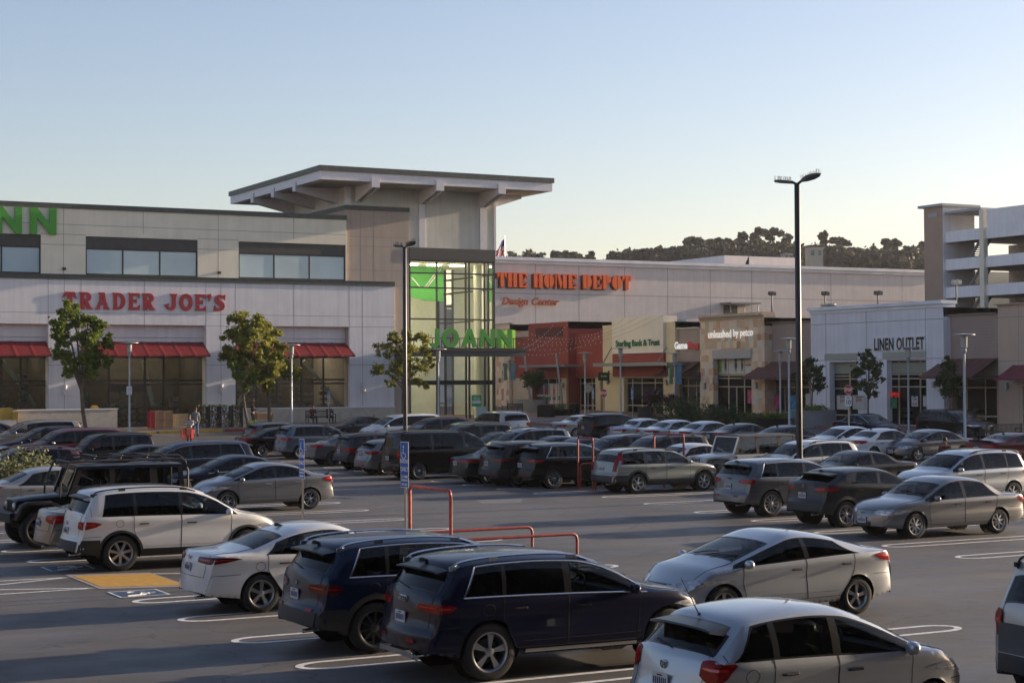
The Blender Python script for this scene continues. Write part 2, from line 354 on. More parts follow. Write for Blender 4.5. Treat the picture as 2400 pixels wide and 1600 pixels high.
def build_car(sp, pt, lod=0):
    """returns list of (name, mesh, children) ; local x centred, nose +x"""
    L, W, H = sp['L'], sp['W'], sp['H']; kind = sp['kind']; g = sp.get; clad = g('clad', 0)
    ro, wb, wr = sp['ro'], sp['wb'], sp['wr']
    zs0 = g('zs', .24); zb = g('zb', .95); zbr = g('zbr', zb+.05); zc = g('zc', zb+.03); zh = g('zh', zc-.16)
    cow = g('cowl', L-1.05); wh = g('wh', cow-.8); nose = g('nose', .60)
    if kind == 'sedan':
        rg, rh = g('rg', .72), g('rh', 1.45); zd = g('zd', zbr+.03)
        prof = [(0, zs0+.14), (.012, .47), (.035, .60), (.07, .78), (.11, zd-.02), (.30, zd+.015), (rg, zd+.05), (rh, H-.085), (rh+.45, H-.012), ((rh+wh)/2+.25, H), (wh, H-.07)]
        ri = (6, 7); 
    elif kind in ('suv', 'wagon'):
        rk = g('rake', .30); zgb = g('zgb', zbr+.03)
        prof = [(0, zs0+.14), (.012, .52), (.035, .66), (.10, .72), (.14, zgb-.12), (.165, zgb), (.165+rk*.9, H-.15), (.22+rk, H-.065), (.22+rk+.5, H-.012), ((rk+wh)/2+.35, H), (wh, H-.065)]
        ri = (5, 6)
    elif kind == 'box':
        rk = g('rake', .08); zgb = g('zgb', zbr+.03)
        prof = [(0, zs0+.14), (.012, .50), (.03, .60), (.06, .68), (.08, zgb-.12), (.09, zgb), (.09+rk, H-.14), (.13+rk, H-.04), (.13+rk+.3, H-.005), ((rk+wh)/2+.3, H), (wh, H-.05)]
        ri = (5, 6)
    fz = g('fz', .40)
    prof += [(cow, zc), (cow+(L-cow)*.42, zc-(zc-zh)*.35), (L-.26, zh), (L-.10, zh-.10), (L-.035, nose), (L-.004, fz+.02), (L, zs0+.08)]
    ic = len(prof)-7
    belt = [(0, zbr), (L*.25, zbr-.005), (L*.5, (zb+zbr)/2), (cow-.1, zb), (L, zb-.1)]
    plan = [(0, g('pr', .80)), (.10, .90), (.38, .965), (ro, .99), (L*.5, 1), (L-1.0, .985), (L-.42, .93), (L-.12, .80), (L, g('pf', .66))]
    S = Shell(prof, W, belt, plan, [(0, zs0+.10), (ro-.4, zs0+.02), (ro+wb+.35, zs0), (L, zs0+.04)],
              [(0, -g('br', .13)), (.5, -.11), (1.6, -.03), (L*.5, 0), (wh, .05), (cow, .11), (L-.3, .17), (L, .22)],
              crown=g('crown', .075), tumble=g('tumble', .27), inset=g('inset', .05))
    cx = L/2
    out = []
    fine = .045 if lod == 0 else .075
    uR0, uR1 = ri[0]+.12, ri[1]-.12; uW0, uW1 = ic-1+.10, ic-.10       # rear glass; windscreen runs header -> cowl
    ks = sorted(set([0, .25, .5, .75, 1, 1.25, 1.5, 1.75, 2, 2.5, 3, 3.5, uR0, uR1, uW0, uW1, len(prof)-1.0]+[len(prof)-1-k*.25 for k in range(14)]))
    # column list with maximal x spacing
    us = [ks[0]]
    for k in ks[1:]:
        a, b = us[-1], k; n = max(1, int(math.ceil((S.u2x(b)-S.u2x(a))/fine)))
        xa, xb = S.u2x(a), S.u2x(b)
        for i in range(1, n): us.append(S.x2u(xa+(xb-xa)*i/n))
        us.append(b)
    us = [u for i, u in enumerate(us) if i == 0 or u-us[i-1] > 1e-4]
    C = lambda p, dx=0: (p[0]-cx, p[1], p[2])
    body = MB(); body.mat(0)
    NF = 14 if lod == 0 else 9
    fs = [i/NF for i in range(NF+1)]
    axles = [(ro, g('ra', wr+.045)), (ro+wb, g('ra', wr+.045))]
    def incirc(x, z):
        for ax, ra in axles:
            if (x-ax)**2+(z-wr)**2 < ra*ra and z > -1: return ax, ra
        return None
    for sg in (1, -1):
        P = [[S.low(u, f, sg) for f in fs] for u in us]
        ins = [[incirc(p[0], p[2]) for p in r] for r in P]
        keep = []
        R_, C_ = len(P), len(P[0]); Q = [[list(p) for p in r] for r in P]
        for i in range(R_):
            for j in range(C_):
                if ins[i][j]:
                    nb = [(i+a, j+b) for a in (-1, 0, 1) for b in (-1, 0, 1) if 0 <= i+a < R_ and 0 <= j+b < C_]
                    if any(not ins[a][b] for a, b in nb):
                        ax, ra = ins[i][j]; dx, dz = P[i][j][0]-ax, P[i][j][2]-wr; d = math.hypot(dx, dz) or 1
                        Q[i][j][0] = ax+dx*ra/d; Q[i][j][2] = wr+dz*ra/d
        n = len(body.v); body.v += [C(p) for r in Q for p in r]
        for i in range(R_-1):
            for j in range(C_-1):
                qs = [(i, j), (i, j+1), (i+1, j+1), (i+1, j)]
                if all(ins[a][b] for a, b in qs): continue
                q = tuple(n+a*C_+b for a, b in qs)
                body.f.append(q if sg > 0 else q[::-1]); body.m.append(0)
        # arch liner
        body.mat(1)
        for ax, ra in axles:
            A = []
            for k in range(17):
                t = -.25+(PI+.5)*k/16; x, z = ax+ra*math.cos(t)*1.0, wr+ra*math.sin(t)
                yw = S.lowz(min(max(x, .1), L-.1), max(z, .3))[1]
                A.append([(x-cx, sg*(yw-.004), z), (x-cx, sg*(yw-.36), z)])
            body.grid(A, flip=(sg < 0))
            body.face([(ax-cx+ra*math.cos(2*PI*k/14), sg*(W-.36), wr+ra*math.sin(2*PI*k/14)) for k in range(14)])
        body.mat(0)
    dl = sp['dlo']                                   # list of panes: (xb0, xt0, xb1, xt1), rear -> front, in edge x
    t0, t1 = .05, .90
    U = lambda xe: S.x2u(S.xc(xe))
    b0, q0 = dl[0][0]-.03, dl[0][1]-.03; b1, q1 = dl[-1][2]+.03, dl[-1][3]+.03
    def gpatch(mb, xb0, xt0, xb1, xt1, ta, tb, sg, off, n=None, m=5):
        n = n or max(2, int(abs(xb1-xb0)/.07)+1); P = []
        for i in range(n+1):
            r = []
            for j in range(m+1):
                t = ta+(tb-ta)*j/m; k = t
                x0 = xb0+(xt0-xb0)*k; x1 = xb1+(xt1-xb1)*k; r.append(C(S.gs(U(x0+(x1-x0)*i/n), t, sg, off)))
            P.append(r)
        mb.grid(P, flip=(sg < 0))
    xtail = .0
    for sg in (1, -1):
        gpatch(body, S.u2x(0)-S.bend(0), S.u2x(0)-S.bend(0), b0, q0, 0, 1, sg, 0, 40)
        gpatch(body, b1, q1, S.u2x(us[-1])-S.bend(L), S.u2x(us[-1])-S.bend(L), 0, 1, sg, 0, 50)
        gpatch(body, b0, q0, b1, q1, t1+.03, 1, sg, 0, m=2)
    # top skin
    NQ = 8
    def tpatch(mb, ua, ub, qa, qb, nq, off=0, flip=False):
        cols = [u for u in us if ua-1e-6 <= u <= ub+1e-6]
        P = [[C((lambda p: (p[0], p[1], p[2]+off))(S.top(u, qa+(qb-qa)*j/nq))) for j in range(nq+1)] for u in cols]
        mb.grid(P, flip=flip)
    qg = .90
    tpatch(body, us[0], uR0, -1, 1, 2*NQ); tpatch(body, uR1, uW0, -1, 1, 2*NQ); tpatch(body, uW1, us[-1], -1, 1, 2*NQ)
    for a, b in ((uR0, uR1), (uW0, uW1)):
        tpatch(body, a, b, -1, -qg, 1); tpatch(body, a, b, qg, 1, 1)
    # underside
    body.mat(1)
    P = [[C((S.low(u, 0, 1)[0], y*S.low(u, 0, 1)[1], S.low(u, 0, 1)[2]+(.02 if abs(y) < 1 else 0))) for y in (-1, -.62, .62, 1)] for u in us[::3]+[us[-1]]]
    n0 = len(body.v); body.v += [p for r in P for p in r]
    for i in range(len(P)-1):
        xm = (P[i][0][0]+P[i+1][0][0])/2+cx
        for j in range(3):
            if j != 1 and any(abs(xm-ax) < ra for ax, ra in axles): continue
            body.f.append((n0+i*4+j, n0+i*4+j+1, n0+(i+1)*4+j+1, n0+(i+1)*4+j)); body.m.append(1)
    bm = body.out((0,), L/2-1.0).mesh('body', [pt, GRIM], 38, weld=True)
    out.append(('body', bm, []))
    # glass
    def tp(ua, ub, name, m, sh=0):
        mb = MB(); tpatch(mb, ua, ub, -qg, qg, 12, off=-.004)
        return (name, mb.out(None, L/2-1.0).mesh(name, [m], 60), [])
    tint = {'t': GLASST, 'd': GLASSD, 'c': GLASSC}[g('tint', 't')]
    out.append(tp(uR0, uR1, 'rear_window', GLASSD if g('tint', 't') == 'd' else GLASST)); out.append(tp(uW0, uW1, 'windscreen', GLASSC))
    fr = MB()
    # black frame of screens
    for a, b in ((uR0, uR1), (uW0, uW1)):
        for sg in (-1, 1):
            q_a, q_b = (qg-.035)*sg, (qg+.012)*sg
            tpatch(fr, a, b, min(q_a, q_b), max(q_a, q_b), 1, off=.003)
        cols = [a, a+(b-a)*.06]
        for ua, ub in ((a, a+(b-a)*.06), (b-(b-a)*.05, b)):
            P = [[C((lambda p: (p[0], p[1], p[2]+.003))(S.top(u, -qg+2*qg*j/12))) for j in range(13)] for u in (ua, ub)]; fr.grid(P)
    for sg in (1, -1):
        gpatch(fr, b0, q0, b1, q1, 0, t0, sg, .003, m=1); gpatch(fr, b0, q0, b1, q1, t1, t1+.045, sg, .003, m=1)
        gpatch(fr, b0, q0, dl[0][0], dl[0][1], 0, t1+.03, sg, .003, n=1); gpatch(fr, dl[-1][2], dl[-1][3], b1, q1, 0, t1+.03, sg, .003, n=1)
        for a, b in zip(dl[:-1], dl[1:]):
            gpatch(fr, a[2], a[3], b[0], b[1], t0-.01, t1+.01, sg, .004, n=2)
    out.append(('window_frame', fr.out(None, L/2-1.0).mesh('window_frame', [TRIMB], 40), []))
    for sg in (1, -1):
        for i, d in enumerate(dl):
            mb = MB(); gpatch(mb, *d, t0, t1, sg, .0, m=6)
            front = i == len(dl)-1
            gm = GLASSC if (front and g('tint', 't') != 'b') else tint
            out.append(('side_window', mb.out(None, L/2-1.0).mesh('side_window', [gm], 60), []))
    if g('chrome', 0):
        tr = MB()
        for sg in (1, -1):
            for tt in ((.02,) if g('chrome') == 1 else (.02, t1+.05)):
                pts = [C(S.gs(U(b0+(b1-b0)*i/30 if tt < .5 else q0+(q1-q0)*i/30), tt, sg, .006)) for i in range(31)]
                tr.tube(pts, .011 if lod == 0 else .014, 6, cap=False)
            if g('chrome') == 2:
                pts = [C(S.gs(U(b0+(q0-b0)*t), t, sg, .006)) for t in lin(0, t1+.05, 6)]; tr.tube(pts, .012, 6, cap=False)
        out.append(('window_trim', tr.mesh('window_trim', [CHROME], 50), []))
    # doors
    dr = sp.get('doors')
    if dr and lod < 2:
        for (xb0, xt0, xb1, xt1, hx) in dr:
            for sg in (1, -1):
                mb = MB(); fa, fb = .13, 1.0; n = 14; m = 10; P = []
                for i in range(n+1):
                    r = []
                    for j in range(m+1):
                        f = fa+(fb-fa)*j/m; x0 = xb0+(xt0-xb0)*min(1, f*1.6); x1 = xb1+(xt1-xb1)*min(1, f*1.6)
                        r.append(C(S.low(U(x0+(x1-x0)*i/n), f, sg, .003)))
                    P.append(r)
                mb.mat(0).grid(P, flip=(sg < 0)); mb.mat(1)
                w_ = .008 if lod == 0 else .012
                for e in (P[0], P[-1], [r[0] for r in P]): ribbon(mb, e, w_, (0, sg, 0), .002)
                hb = MB(); hz = g('hz', None); f = g('hf', .80)
                c = S.low(U(hx), f, sg, 0); 
                hb.tube([(c[0]-cx-.10, c[1]+sg*.004, c[2]), (c[0]-cx-.075, c[1]+sg*.035, c[2]+.003), (c[0]-cx+.075, c[1]+sg*.035, c[2]+.003), (c[0]-cx+.10, c[1]+sg*.004, c[2])], .014, 6)
                out.append(('door', mb.out((0,), L/2).mesh('door', [pt, SEAM], 30), [('handle', hb.mesh('handle', [CHROME if g('chandle') else pt], 40))]))
    # lower cladding
    if clad:
        mb = MB()
        for sg in (1, -1):
            for xa, xb, fa, fb in ((ro+wr+.06, ro+wb-wr-.06, -.02, .17 if clad == 1 else .26),):
                P = [[C(S.low(U(xa+(xb-xa)*i/20), fa+(fb-fa)*j/3, sg, .012)) for j in range(4)] for i in range(21)]
                mb.grid(P, flip=(sg < 0))
            for ax, ra in axles:
                P = []
                for k in range(25):
                    t = -.18+(PI+.36)*k/24; r = []
                    for e, o_ in ((0, .004), (.006, .014), (.05 if clad == 1 else .075, .012), (.055 if clad == 1 else .08, .001)):
                        x, z = ax+(ra+e)*math.cos(t), wr+(ra+e)*math.sin(t); z = max(z, zs0+.02)
                        p = S.lowz(min(max(x, .12), L-.12), z, sg, o_); r.append((x-cx, p[1], z))
                    P.append(r)
                mb.grid(P, flip=(sg > 0))
            # rear and front bumper skirts wrap at the corners
            for xa, xb, hh in ((.10, ro-wr-.06, .40), (ro+wb+wr+.06, L-.14, .30)):
                if xb-xa > .08:
                    P = [[C(S.lowz(xa+(xb-xa)*i/8, zs0-.0+.02+(zs0+hh*.5)*j/3*.7, sg, .010)) for j in range(4)] for i in range(9)]; mb.grid(P, flip=(sg < 0))
        cb = MB()
        for fr_, hh in ((False, .42), (True, .33)):
            ua, ub = S.uz(zs0+.06, fr_), S.uz(zs0+hh*.55+.12, fr_)
            P = [[C((lambda p: (p[0]+(.012 if fr_ else -.012), p[1], p[2]))(S.top(ua+(ub-ua)*i/4, -.98+1.96*j/14))) for j in range(15)] for i in range(5)]
            cb.grid(P, flip=fr_)
        mb.v, mb.f, mb.m = mb.v+cb.v, mb.f+[tuple(i+len(mb.v) for i in f) for f in cb.f], mb.m+cb.m
        out.append(('cladding', mb.out(None, L/2-.6, .9).mesh('cladding', [BLACKP], 40), []))
    # lamps
    def lamp(name, front, z0, z1, qa, xs, m, m2=None, taper=.6, ztip=0):
        s_ = 1 if front else -1; NZ = 4
        for sg in (1, -1):
            mb = MB(); n = 7; P = []
            def uq(z, q): return S.uz(z+.02*abs(q)**5, front)
            for i in range(n+1):
                q_ = qa+(1-qa)*i/n; sh = 1-(1-taper*.8)*(1-i/n)**1.5; zc_ = (z0+z1)/2+(z1-z0)*.1*(1-i/n)
                r = []
                for j in range(NZ+1):
                    z = zc_+(z1-z0)*sh*(j/NZ-.5); p = S.top(uq(z, q_), q_); r.append((p[0]-cx+s_*.010, sg*(p[1]+(.004 if i == n else 0)), p[2]))
                P.append(r)
            mb.mat(0).grid(P); P2 = [P[-1]]
            for i in range(1, 9):
                k = i/8; r = []
                for j in range(NZ+1):
                    f_ = j/NZ; zz = z0+(z1-z0)*f_; lo = z0+(z1-z0)*(ztip*k+(.18*k*k if not ztip else 0)); hi = z1-(z1-z0)*.3*k**3; z = lo+(hi-lo)*f_
                    xj = S.top(uq(zz, 1), 1)[0]; xx = xj-s_*(.012+(xs-.012)*k*(.75+.25*f_)); R2 = S.ring(U(xx)); p = S.lowz(xx, min(z, R2[3]-.012), sg, .011); r.append((p[0]-cx, p[1], min(z, R2[3]-.012)))
                P2.append(r)
            mb.mat(1 if m2 else 0).grid(P2)
            o_ = mb.out(None, L/2-.6).mesh(name, [m, m2] if m2 else [m], 50)
            kids = []
            if lod == 0:      # inner strip of the lens
                kb = MB(); Q = P[1:-1]+P2[1:-2]; A = [[r[2], tuple(a*.55+b*.45 for a, b in zip(r[2], r[3]))] for r in Q]
                A = [[(x+(s_*.004 if i < n else 0), y+sg*.004, z) for x, y, z in r] for i, r in enumerate(A)]; kb.grid(A); kids.append(('lamp_strip', kb.out(None, L/2-.6).mesh('lamp_strip', [CHROME if front else REDB], 40)))
            out.append((name, o_, kids))
    tz = g('tail', (.80, .97, .62, .28)); lamp('tail_light', False, *tz, g('tailm', REDL), g('tailm2', None), taper=g('ttap', .7), ztip=g('ttip', 0))
    hzl = g('head', (.58, .74, .55, .42)); lamp('headlight', True, *hzl, CLEARL, None, taper=.55, ztip=g('htip', .35))
    # high brake light / pillar lamps for wagons
    def fpatch(name, front, z0, z1, q, m, off=.006, dx=0, n=8, kids=None):
        mb = MB(); ua, ub = S.uz(z0, front), S.uz(z1, front); s_ = 1 if front else -1
        P = [[C((lambda p: (p[0]+s_*off, p[1], p[2]))(S.top(ua+(ub-ua)*i/3, -q+2*q*j/n))) for j in range(n+1)] for i in range(4)]
        mb.grid(P, flip=front); out.append((name, mb.out(None, L/2-.6).mesh(name, [m], 40), kids or []))
    gr = g('grille', (.50, .66, .42)); fpatch('grille', True, *gr, mat('grille', (.02, .02, .022), .35, .3) if not g('grillem') else g('grillem'))
    fpatch('air_intake', True, .30, .42, .5, BLACKP, .007)
    for zr_, qr_ in ((g('refl', None) or (None, 0)),) if g('refl') else ():
        for sg in (1, -1):
            mb = MB(); u0, u1 = S.uz(zr_-.025, False), S.uz(zr_+.025, False)
            P = [[C((lambda p: (p[0]-.014, sg*p[1], p[2]))(S.top(u, qr_+.22*j/3))) for j in range(4)] for u in (u0, u1)]
            mb.grid(P, flip=sg < 0); out.append(('reflector', mb.out(None, L/2-.6).mesh('reflector', [REDL], 40), []))
    # plates
    for front in (False, True):
        z = g('platez', .78) if not front else .46
        if front and not g('fplate', 1): continue
        p = S.top(S.uz(z, front), 0); s_ = 1 if front else -1; mb = MB(); xx = p[0]-cx+s_*.012
        mb.mat(0).box(min(xx, xx+s_*.012), max(xx, xx+s_*.012), -.152, .152, z-.076, z+.076)
        mb.mat(1)
        for k in range(7):
            y = -.115+.038*k; x2 = xx+s_*.0135; mb.box(min(x2, x2+s_*.001), max(x2, x2+s_*.001), y-.011, y+.011, z-.045, z+.03)
        mb.mat(2).box(min(xx+s_*.013, xx+s_*.014), max(xx+s_*.013, xx+s_*.014), -.05, .05, z+.045, z+.062)
        out.append(('licence_plate', mb.mesh('licence_plate', [PLATEW, PLATET, REDL]), []))
    # badge
    bz = g('badgez'); 
    if bz:
        for front in ((False, True) if lod == 0 else (False,)):
            z = bz if not front else g('fbadgez', .62)
            p = S.top(S.uz(z, front), 0); s_ = 1 if front else -1; mb = MB(); x = p[0]-cx+s_*.012; bt = g('badge', 'oval')
            def ringy(cy, cz, a, b, r=.008, n=14):
                mb.tube([(x, cy+a*math.cos(2*PI*k/n), cz+b*math.sin(2*PI*k/n)) for k in range(n+1)], r, 5, cap=False)
            if bt == 'rings':
                for k in range(4): ringy(-.084+.056*k, z, .036, .036)
            elif bt == 'oval': ringy(0, z, .055, .038); ringy(0, z, .022, .036, .006)
            elif bt == 'round': mb.lathe([(0, .0), (.036, .0), (.036, .006)], (0, 0, 0), 14, 'y', Matrix.Translation((x, 0, z)) @ Matrix.Rotation(s_*-PI/2, 4, 'Z'))
            elif bt == 'h':
                ringy(0, z, .055, .045, .007); mb.box(x-.006, x+.006, -.03, -.018, z-.03, z+.03); mb.box(x-.006, x+.006, .018, .03, z-.03, z+.03); mb.box(x-.005, x+.005, -.018, .018, z-.007, z+.007)
            out.append(('badge', mb.mesh('badge', [CHROME], 40), []))
    # mirrors
    mx = g('mirx', cow-.42); 
    for sg in (1, -1):
        mb = MB(); p = S.gs(U(mx), .12, sg, 0); c0 = Vector((p[0]-cx, p[1]+sg*.10, p[2]+.03))
        P = []
        for i in range(7):
            a = -PI/2+PI*i/6; r = []
            for j in range(10):
                b = 2*PI*j/10; r.append(tuple(c0+Vector((.055*math.cos(a)*math.cos(b)*1.0+.02*(-1 if math.cos(b) < 0 else 1)*math.cos(a), sg*.105*math.sin(a), .075*math.cos(a)*math.sin(b)))))
            P.append(r)
        mb.mat(0).grid(P, closed=True, flip=sg > 0)
        mb.mat(1).tube([(p[0]-cx, p[1]-sg*.01, p[2]-.02), tuple(c0-Vector((0, sg*.05, .04)))], .022, 6)
        out.append(('wing_mirror', mb.mesh('wing_mirror', [g('mirm', pt), BLACKP], 45), []))
    # shut lines of bonnet, tailgate and bumper skins
    if lod < 2:
        sm_ = MB(); rr_ = .0045 if lod == 0 else .006
        def tl(pts): sm_.tube(pts, rr_, 4, cap=False)
        TP = lambda u, q, o_=0: (lambda p: (p[0]-cx+o_, p[1], p[2]+.001))(S.top(u, q))
        for sg in (1, -1):
            tl([TP(uW1+(len(prof)-4-uW1)*i/10, sg*(.93-.06*i/10)) for i in range(11)])
            ub_, ue_ = S.uz(zs0+.40, False), uR0
            tl([TP(ub_+(ue_-ub_)*i/8, sg*.86, -.001) for i in range(9)])
            zbp = zs0+.42
            tl([C(S.lowz(.06+(ro-wr-.10)*i/8, zbp+.02*i/8, sg, .001)) for i in range(9)]); tl([C(S.lowz(L-.10-(L-ro-wb-wr-.12)*i/8, zbp-.02, sg, .001)) for i in range(9)])
            tl([C(S.lowz(ro+wr+.1+(wb-2*wr-.2)*i/12, zs0+.20, sg, .001)) for i in range(13)])
            if kind != 'sedan': tl([C(S.gs(U(.42), t, sg, .001)) for t in lin(0, 1, 4)])
        tl([TP(ub_, q, -.001) for q in lin(-.86, .86, 10)]); tl([TP(len(prof)-4, q) for q in lin(-.87, .87, 10)])
        if not clad:
            vb = MB(); ua, ub2 = S.uz(zs0+.05, False), S.uz(zs0+.14, False); vb.grid([[(lambda p: (p[0]-cx-.006, p[1], p[2]))(S.top(ua+(ub2-ua)*i/2, -.8+1.6*j/10)) for j in range(11)] for i in range(3)]); out.append(('lower_valance', vb.out(None, L/2-.6).mesh('lower_valance', [BLACKP], 40), []))
        out.append(('shut_line', sm_.mesh('shut_line', [SEAM]), []))
        if lod == 0:
            fb = MB(); c = S.lowz(ro-.05, zb-.12, -1, .002)
            fb.tube([C(S.lowz(ro-.02+.085*math.cos(t), zb-.10+.075*math.sin(t), -1, .001)) for t in lin(0, 2*PI, 14)], .004, 4, cap=False); out.append(('fuel_flap', fb.mesh('fuel_flap', [SEAM]), []))
            eb = MB(); z_ = zs0+.02; eb.tube([(-cx+.02, -W*.55, z_+.03), (-cx+.35, -W*.55, z_+.05)], .032, 10); out.append(('exhaust_pipe', eb.mesh('exhaust_pipe', [CHROME], 40), []))
    # roof extras
    if g('rails'):
        mb = MB(); a, b = uR1+.35, uW0-.25
        for sg in (1, -1):
            pts = []
            for i in range(13):
                p = S.top(a+(b-a)*i/12, .93*sg); hh = .045*min(1, min(i, 12-i)/1.2)
                pts.append((p[0]-cx, p[1], p[2]+hh+.002))
            mb = MB(); mb.tube(pts, .018, 6)
            for i in (1, 11) if g('rails') < 2 else (1, 6, 11): mb.box(pts[i][0]-.07, pts[i][0]+.07, pts[i][1]-.018, pts[i][1]+.018, pts[i][2]-.06, pts[i][2])
            out.append(('roof_rail', mb.mesh('roof_rail', [g('railm', BLACKP)], 45), []))
        if g('rails') >= 3:
            for i in (3, 8):
                pp = [S.top(a+(b-a)*i/12, .93*k) for k in (-1, 1)]
                mb = MB(); mb.tube([(pp[0][0]-cx, pp[0][1], pp[0][2]+.06), (pp[0][0]-cx, 0, pp[0][2]+.10), (pp[1][0]-cx, pp[1][1], pp[1][2]+.06)], .02, 6); out.append(('cross_bar', mb.mesh('cross_bar', [BLACKP], 45), []))
    if g('spoiler'):
        mb = MB(); u = uR1+.12; w_ = .84; P = []
        if kind == 'sedan':
            u = 4.6
            for j in range(15):
                q = -.80+1.6*j/14; p = S.top(u, q); x = p[0]-cx; k = 1-abs(q)*.1
                P.append([(x+.20, p[1], p[2]+.01), (x+.05, p[1], p[2]+.045*k), (x-.04, p[1], p[2]+.07*k), (x-.05, p[1], p[2]+.055*k), (x+.02, p[1], p[2]-.01)])
            mb.grid(P, flip=False)
        else:
            sl_ = g('spoiler')
            for j in range(15):
                q = -w_+2*w_*j/14; p = S.top(u+.25, q); pe = S.top(uR1-.05, q); x = p[0]-cx; xe = pe[0]-cx-.10*sl_
                P.append([(x+.10, p[1], p[2]+.012), (xe, p[1], pe[2]+.055), (xe-.012, p[1], pe[2]+.035), (pe[0]-cx+.04, p[1], pe[2]-.015)])
            mb.grid(P, flip=False); mb.face([r for r in P[0]]); mb.face(P[-1][::-1])
        out.append(('spoiler', mb.mesh('spoiler', [pt if g('spoiler') != 9 else TRIMB], 35), []))
    if g('fin'):
        mb = MB(); p = S.top(uR1+.55 if kind != 'sedan' else uR1+.4, 0); x, z = p[0]-cx, p[2]
        if g('fin') == 1:
            mb.prism([(x-.09, z), (x-.085, z+.055), (x-.05, z+.06), (x+.09, z)], -.02, .02)
        else:
            mb.tube([(x+.02, 0, z), (x-.22, 0, z+.42)], [.008, .003], 5); mb.lathe([(.025, 0), (.02, .02), (0, .03)], (x+.02, 0, z), 8)
        out.append(('antenna', mb.mesh('antenna', [pt if g('fin') == 1 else BLACKP], 30), []))
    if lod == 0:
        mb = MB()
        for sx_, q_ in ((0, -.1), (1, .5)):
            a = S.top(uW1, q_-.25); b = S.top(uW1-.22, q_+.35); mb.tube([(a[0]-cx, a[1], a[2]+.02), ((a[0]+b[0])/2-cx, (a[1]+b[1])/2, (a[2]+b[2])/2+.03), (b[0]-cx, b[1], b[2]+.015)], .009, 5)
        if kind != 'sedan':
            a = S.top(uR0+.02, -.05); b = S.top(uR0+.16, .45); mb.tube([(a[0]-cx-.02, a[1], a[2]), (b[0]-cx-.025, b[1], b[2]+.01)], .011, 5)
        out.append(('wiper', mb.mesh('wiper', [BLACKP], 45), []))
        # seats and dashboard
        sm = g('seatm', SEATM); xf = cow-1.35-cx; hs = min(H-.25, 1.32)
        for (x, y) in ((xf, .38), (xf, -.38), (xf-.85, .38), (xf-.85, -.38)):
            mb = MB()
            P = []
            for i, (dx, z, hw, th) in enumerate([(.0, .42, .25, .08), (-.02, .65, .26, .08), (-.10, .95, .24, .06), (-.14, hs-.22, .17, .04), (-.15, hs-.20, .06, .02), (-.15, hs-.16, .06, .02), (-.14, hs-.15, .14, .05), (-.15, hs, .12, .045), (-.15, hs+.01, .02, .01)]):
                P.append([(x+dx-th, y-hw, z), (x+dx-th, y+hw, z), (x+dx+th, y+hw*.95, z), (x+dx+th, y-hw*.95, z)])
            mb.grid(P, closed=True, flip=False); mb.box(x-.05, x+.48, y-.25, y+.25, .38, .58)
            out.append(('seat', mb.mesh('seat', [sm], 40), []))
        mb = MB(); xd = cow-.28-cx; mb.prism([(xd-.12, zb-.25), (xd-.14, zb-.02), (xd-.02, zb+.0), (xd+.3, zb-.03), (xd+.3, zb-.25)], -W+.14, W-.14)
        mb.tube([(xd-.22+.04*math.sin(a), .38+.17*math.cos(a), zb-.03+.16*math.sin(a)) for a in lin(0, 2*PI, 14)], .014, 5, cap=False)
        out.append(('dashboard', mb.mesh('dashboard', [BLACKP], 40), []))
    if g('extra'):
        out += g('extra')(S, cx, C, sp, pt)
    # wheels
    ws = wheel_set(wr, g('ww', .23), g('rim', 'five'), g('rimm'), lod)
    wheels = []
    for ax in (ro, ro+wb):
        for sg in (1, -1): wheels.append(((ax-cx, sg*(W-.125 if ax == ro else W-.13), wr), 0 if sg < 0 else PI, ws))
    return out, wheels

CARC = {}
def place_car(key, sp, pname, xy, heading, label, lod=0, cat='car', nm='parked_car', tilt=0, group='cars parked in the lot'):
    pt = PAINTS[pname]; k = (key, pname, lod)
    if k not in CARC: CARC[k] = build_car(sp, pt, lod)
    parts, wheels = CARC[k]
    x, y = xy; root = empty(nm, (x, y, gz(x, y)+.002), heading, label, cat, group)
    nx, ny = math.cos(heading), math.sin(heading)
    e = .5; sl_ = (gz(x+nx*e, y+ny*e)-gz(x-nx*e, y-ny*e)); sr_ = (gz(x-ny*e, y+nx*e)-gz(x+ny*e, y-nx*e))
    root.rotation_euler = (math.atan(sr_), -math.atan(sl_), heading)
    for n, me, kids in parts:
        o = link_mesh(n, me, None, root)
        for kk in kids: link_mesh(kk[0], kk[1], None, o)
    for loc, rz, ws in wheels:
        o = link_mesh('wheel', ws[0], None, root, loc, rz)
        if len(ws) > 1: link_mesh('tyre', ws[1], None, o); link_mesh('rim', ws[2], None, o)
    return root
def anchored(sp, heading, kind, px, py):
    """car centre from the pixel of a wheel's ground contact ('r','f': near side) or of the roof's middle ('t')"""
    c, s = math.cos(heading), math.sin(heading); L = sp['L']
    if kind == 't':
        lx = (sp['roofx'] if 'roofx' in sp else L*.45)-L/2; h = sp['H']; x, y = at(px, py, h-.01); return x-lx*c, y-lx*s
    ax = (sp['ro'] if kind == 'r' else sp['ro']+sp['wb'])-L/2; x, y = at(px, py)
    ly = sp['W']-.03
    # near side is the one towards the camera
    best = None
    for sg in (1, -1):
        X, Y = x-(ax*c-sg*ly*s), y-(ax*s+sg*ly*c)
        if best is None or X*X+Y*Y > best[0]: best = (X*X+Y*Y, X, Y)
    return best[1], best[2]
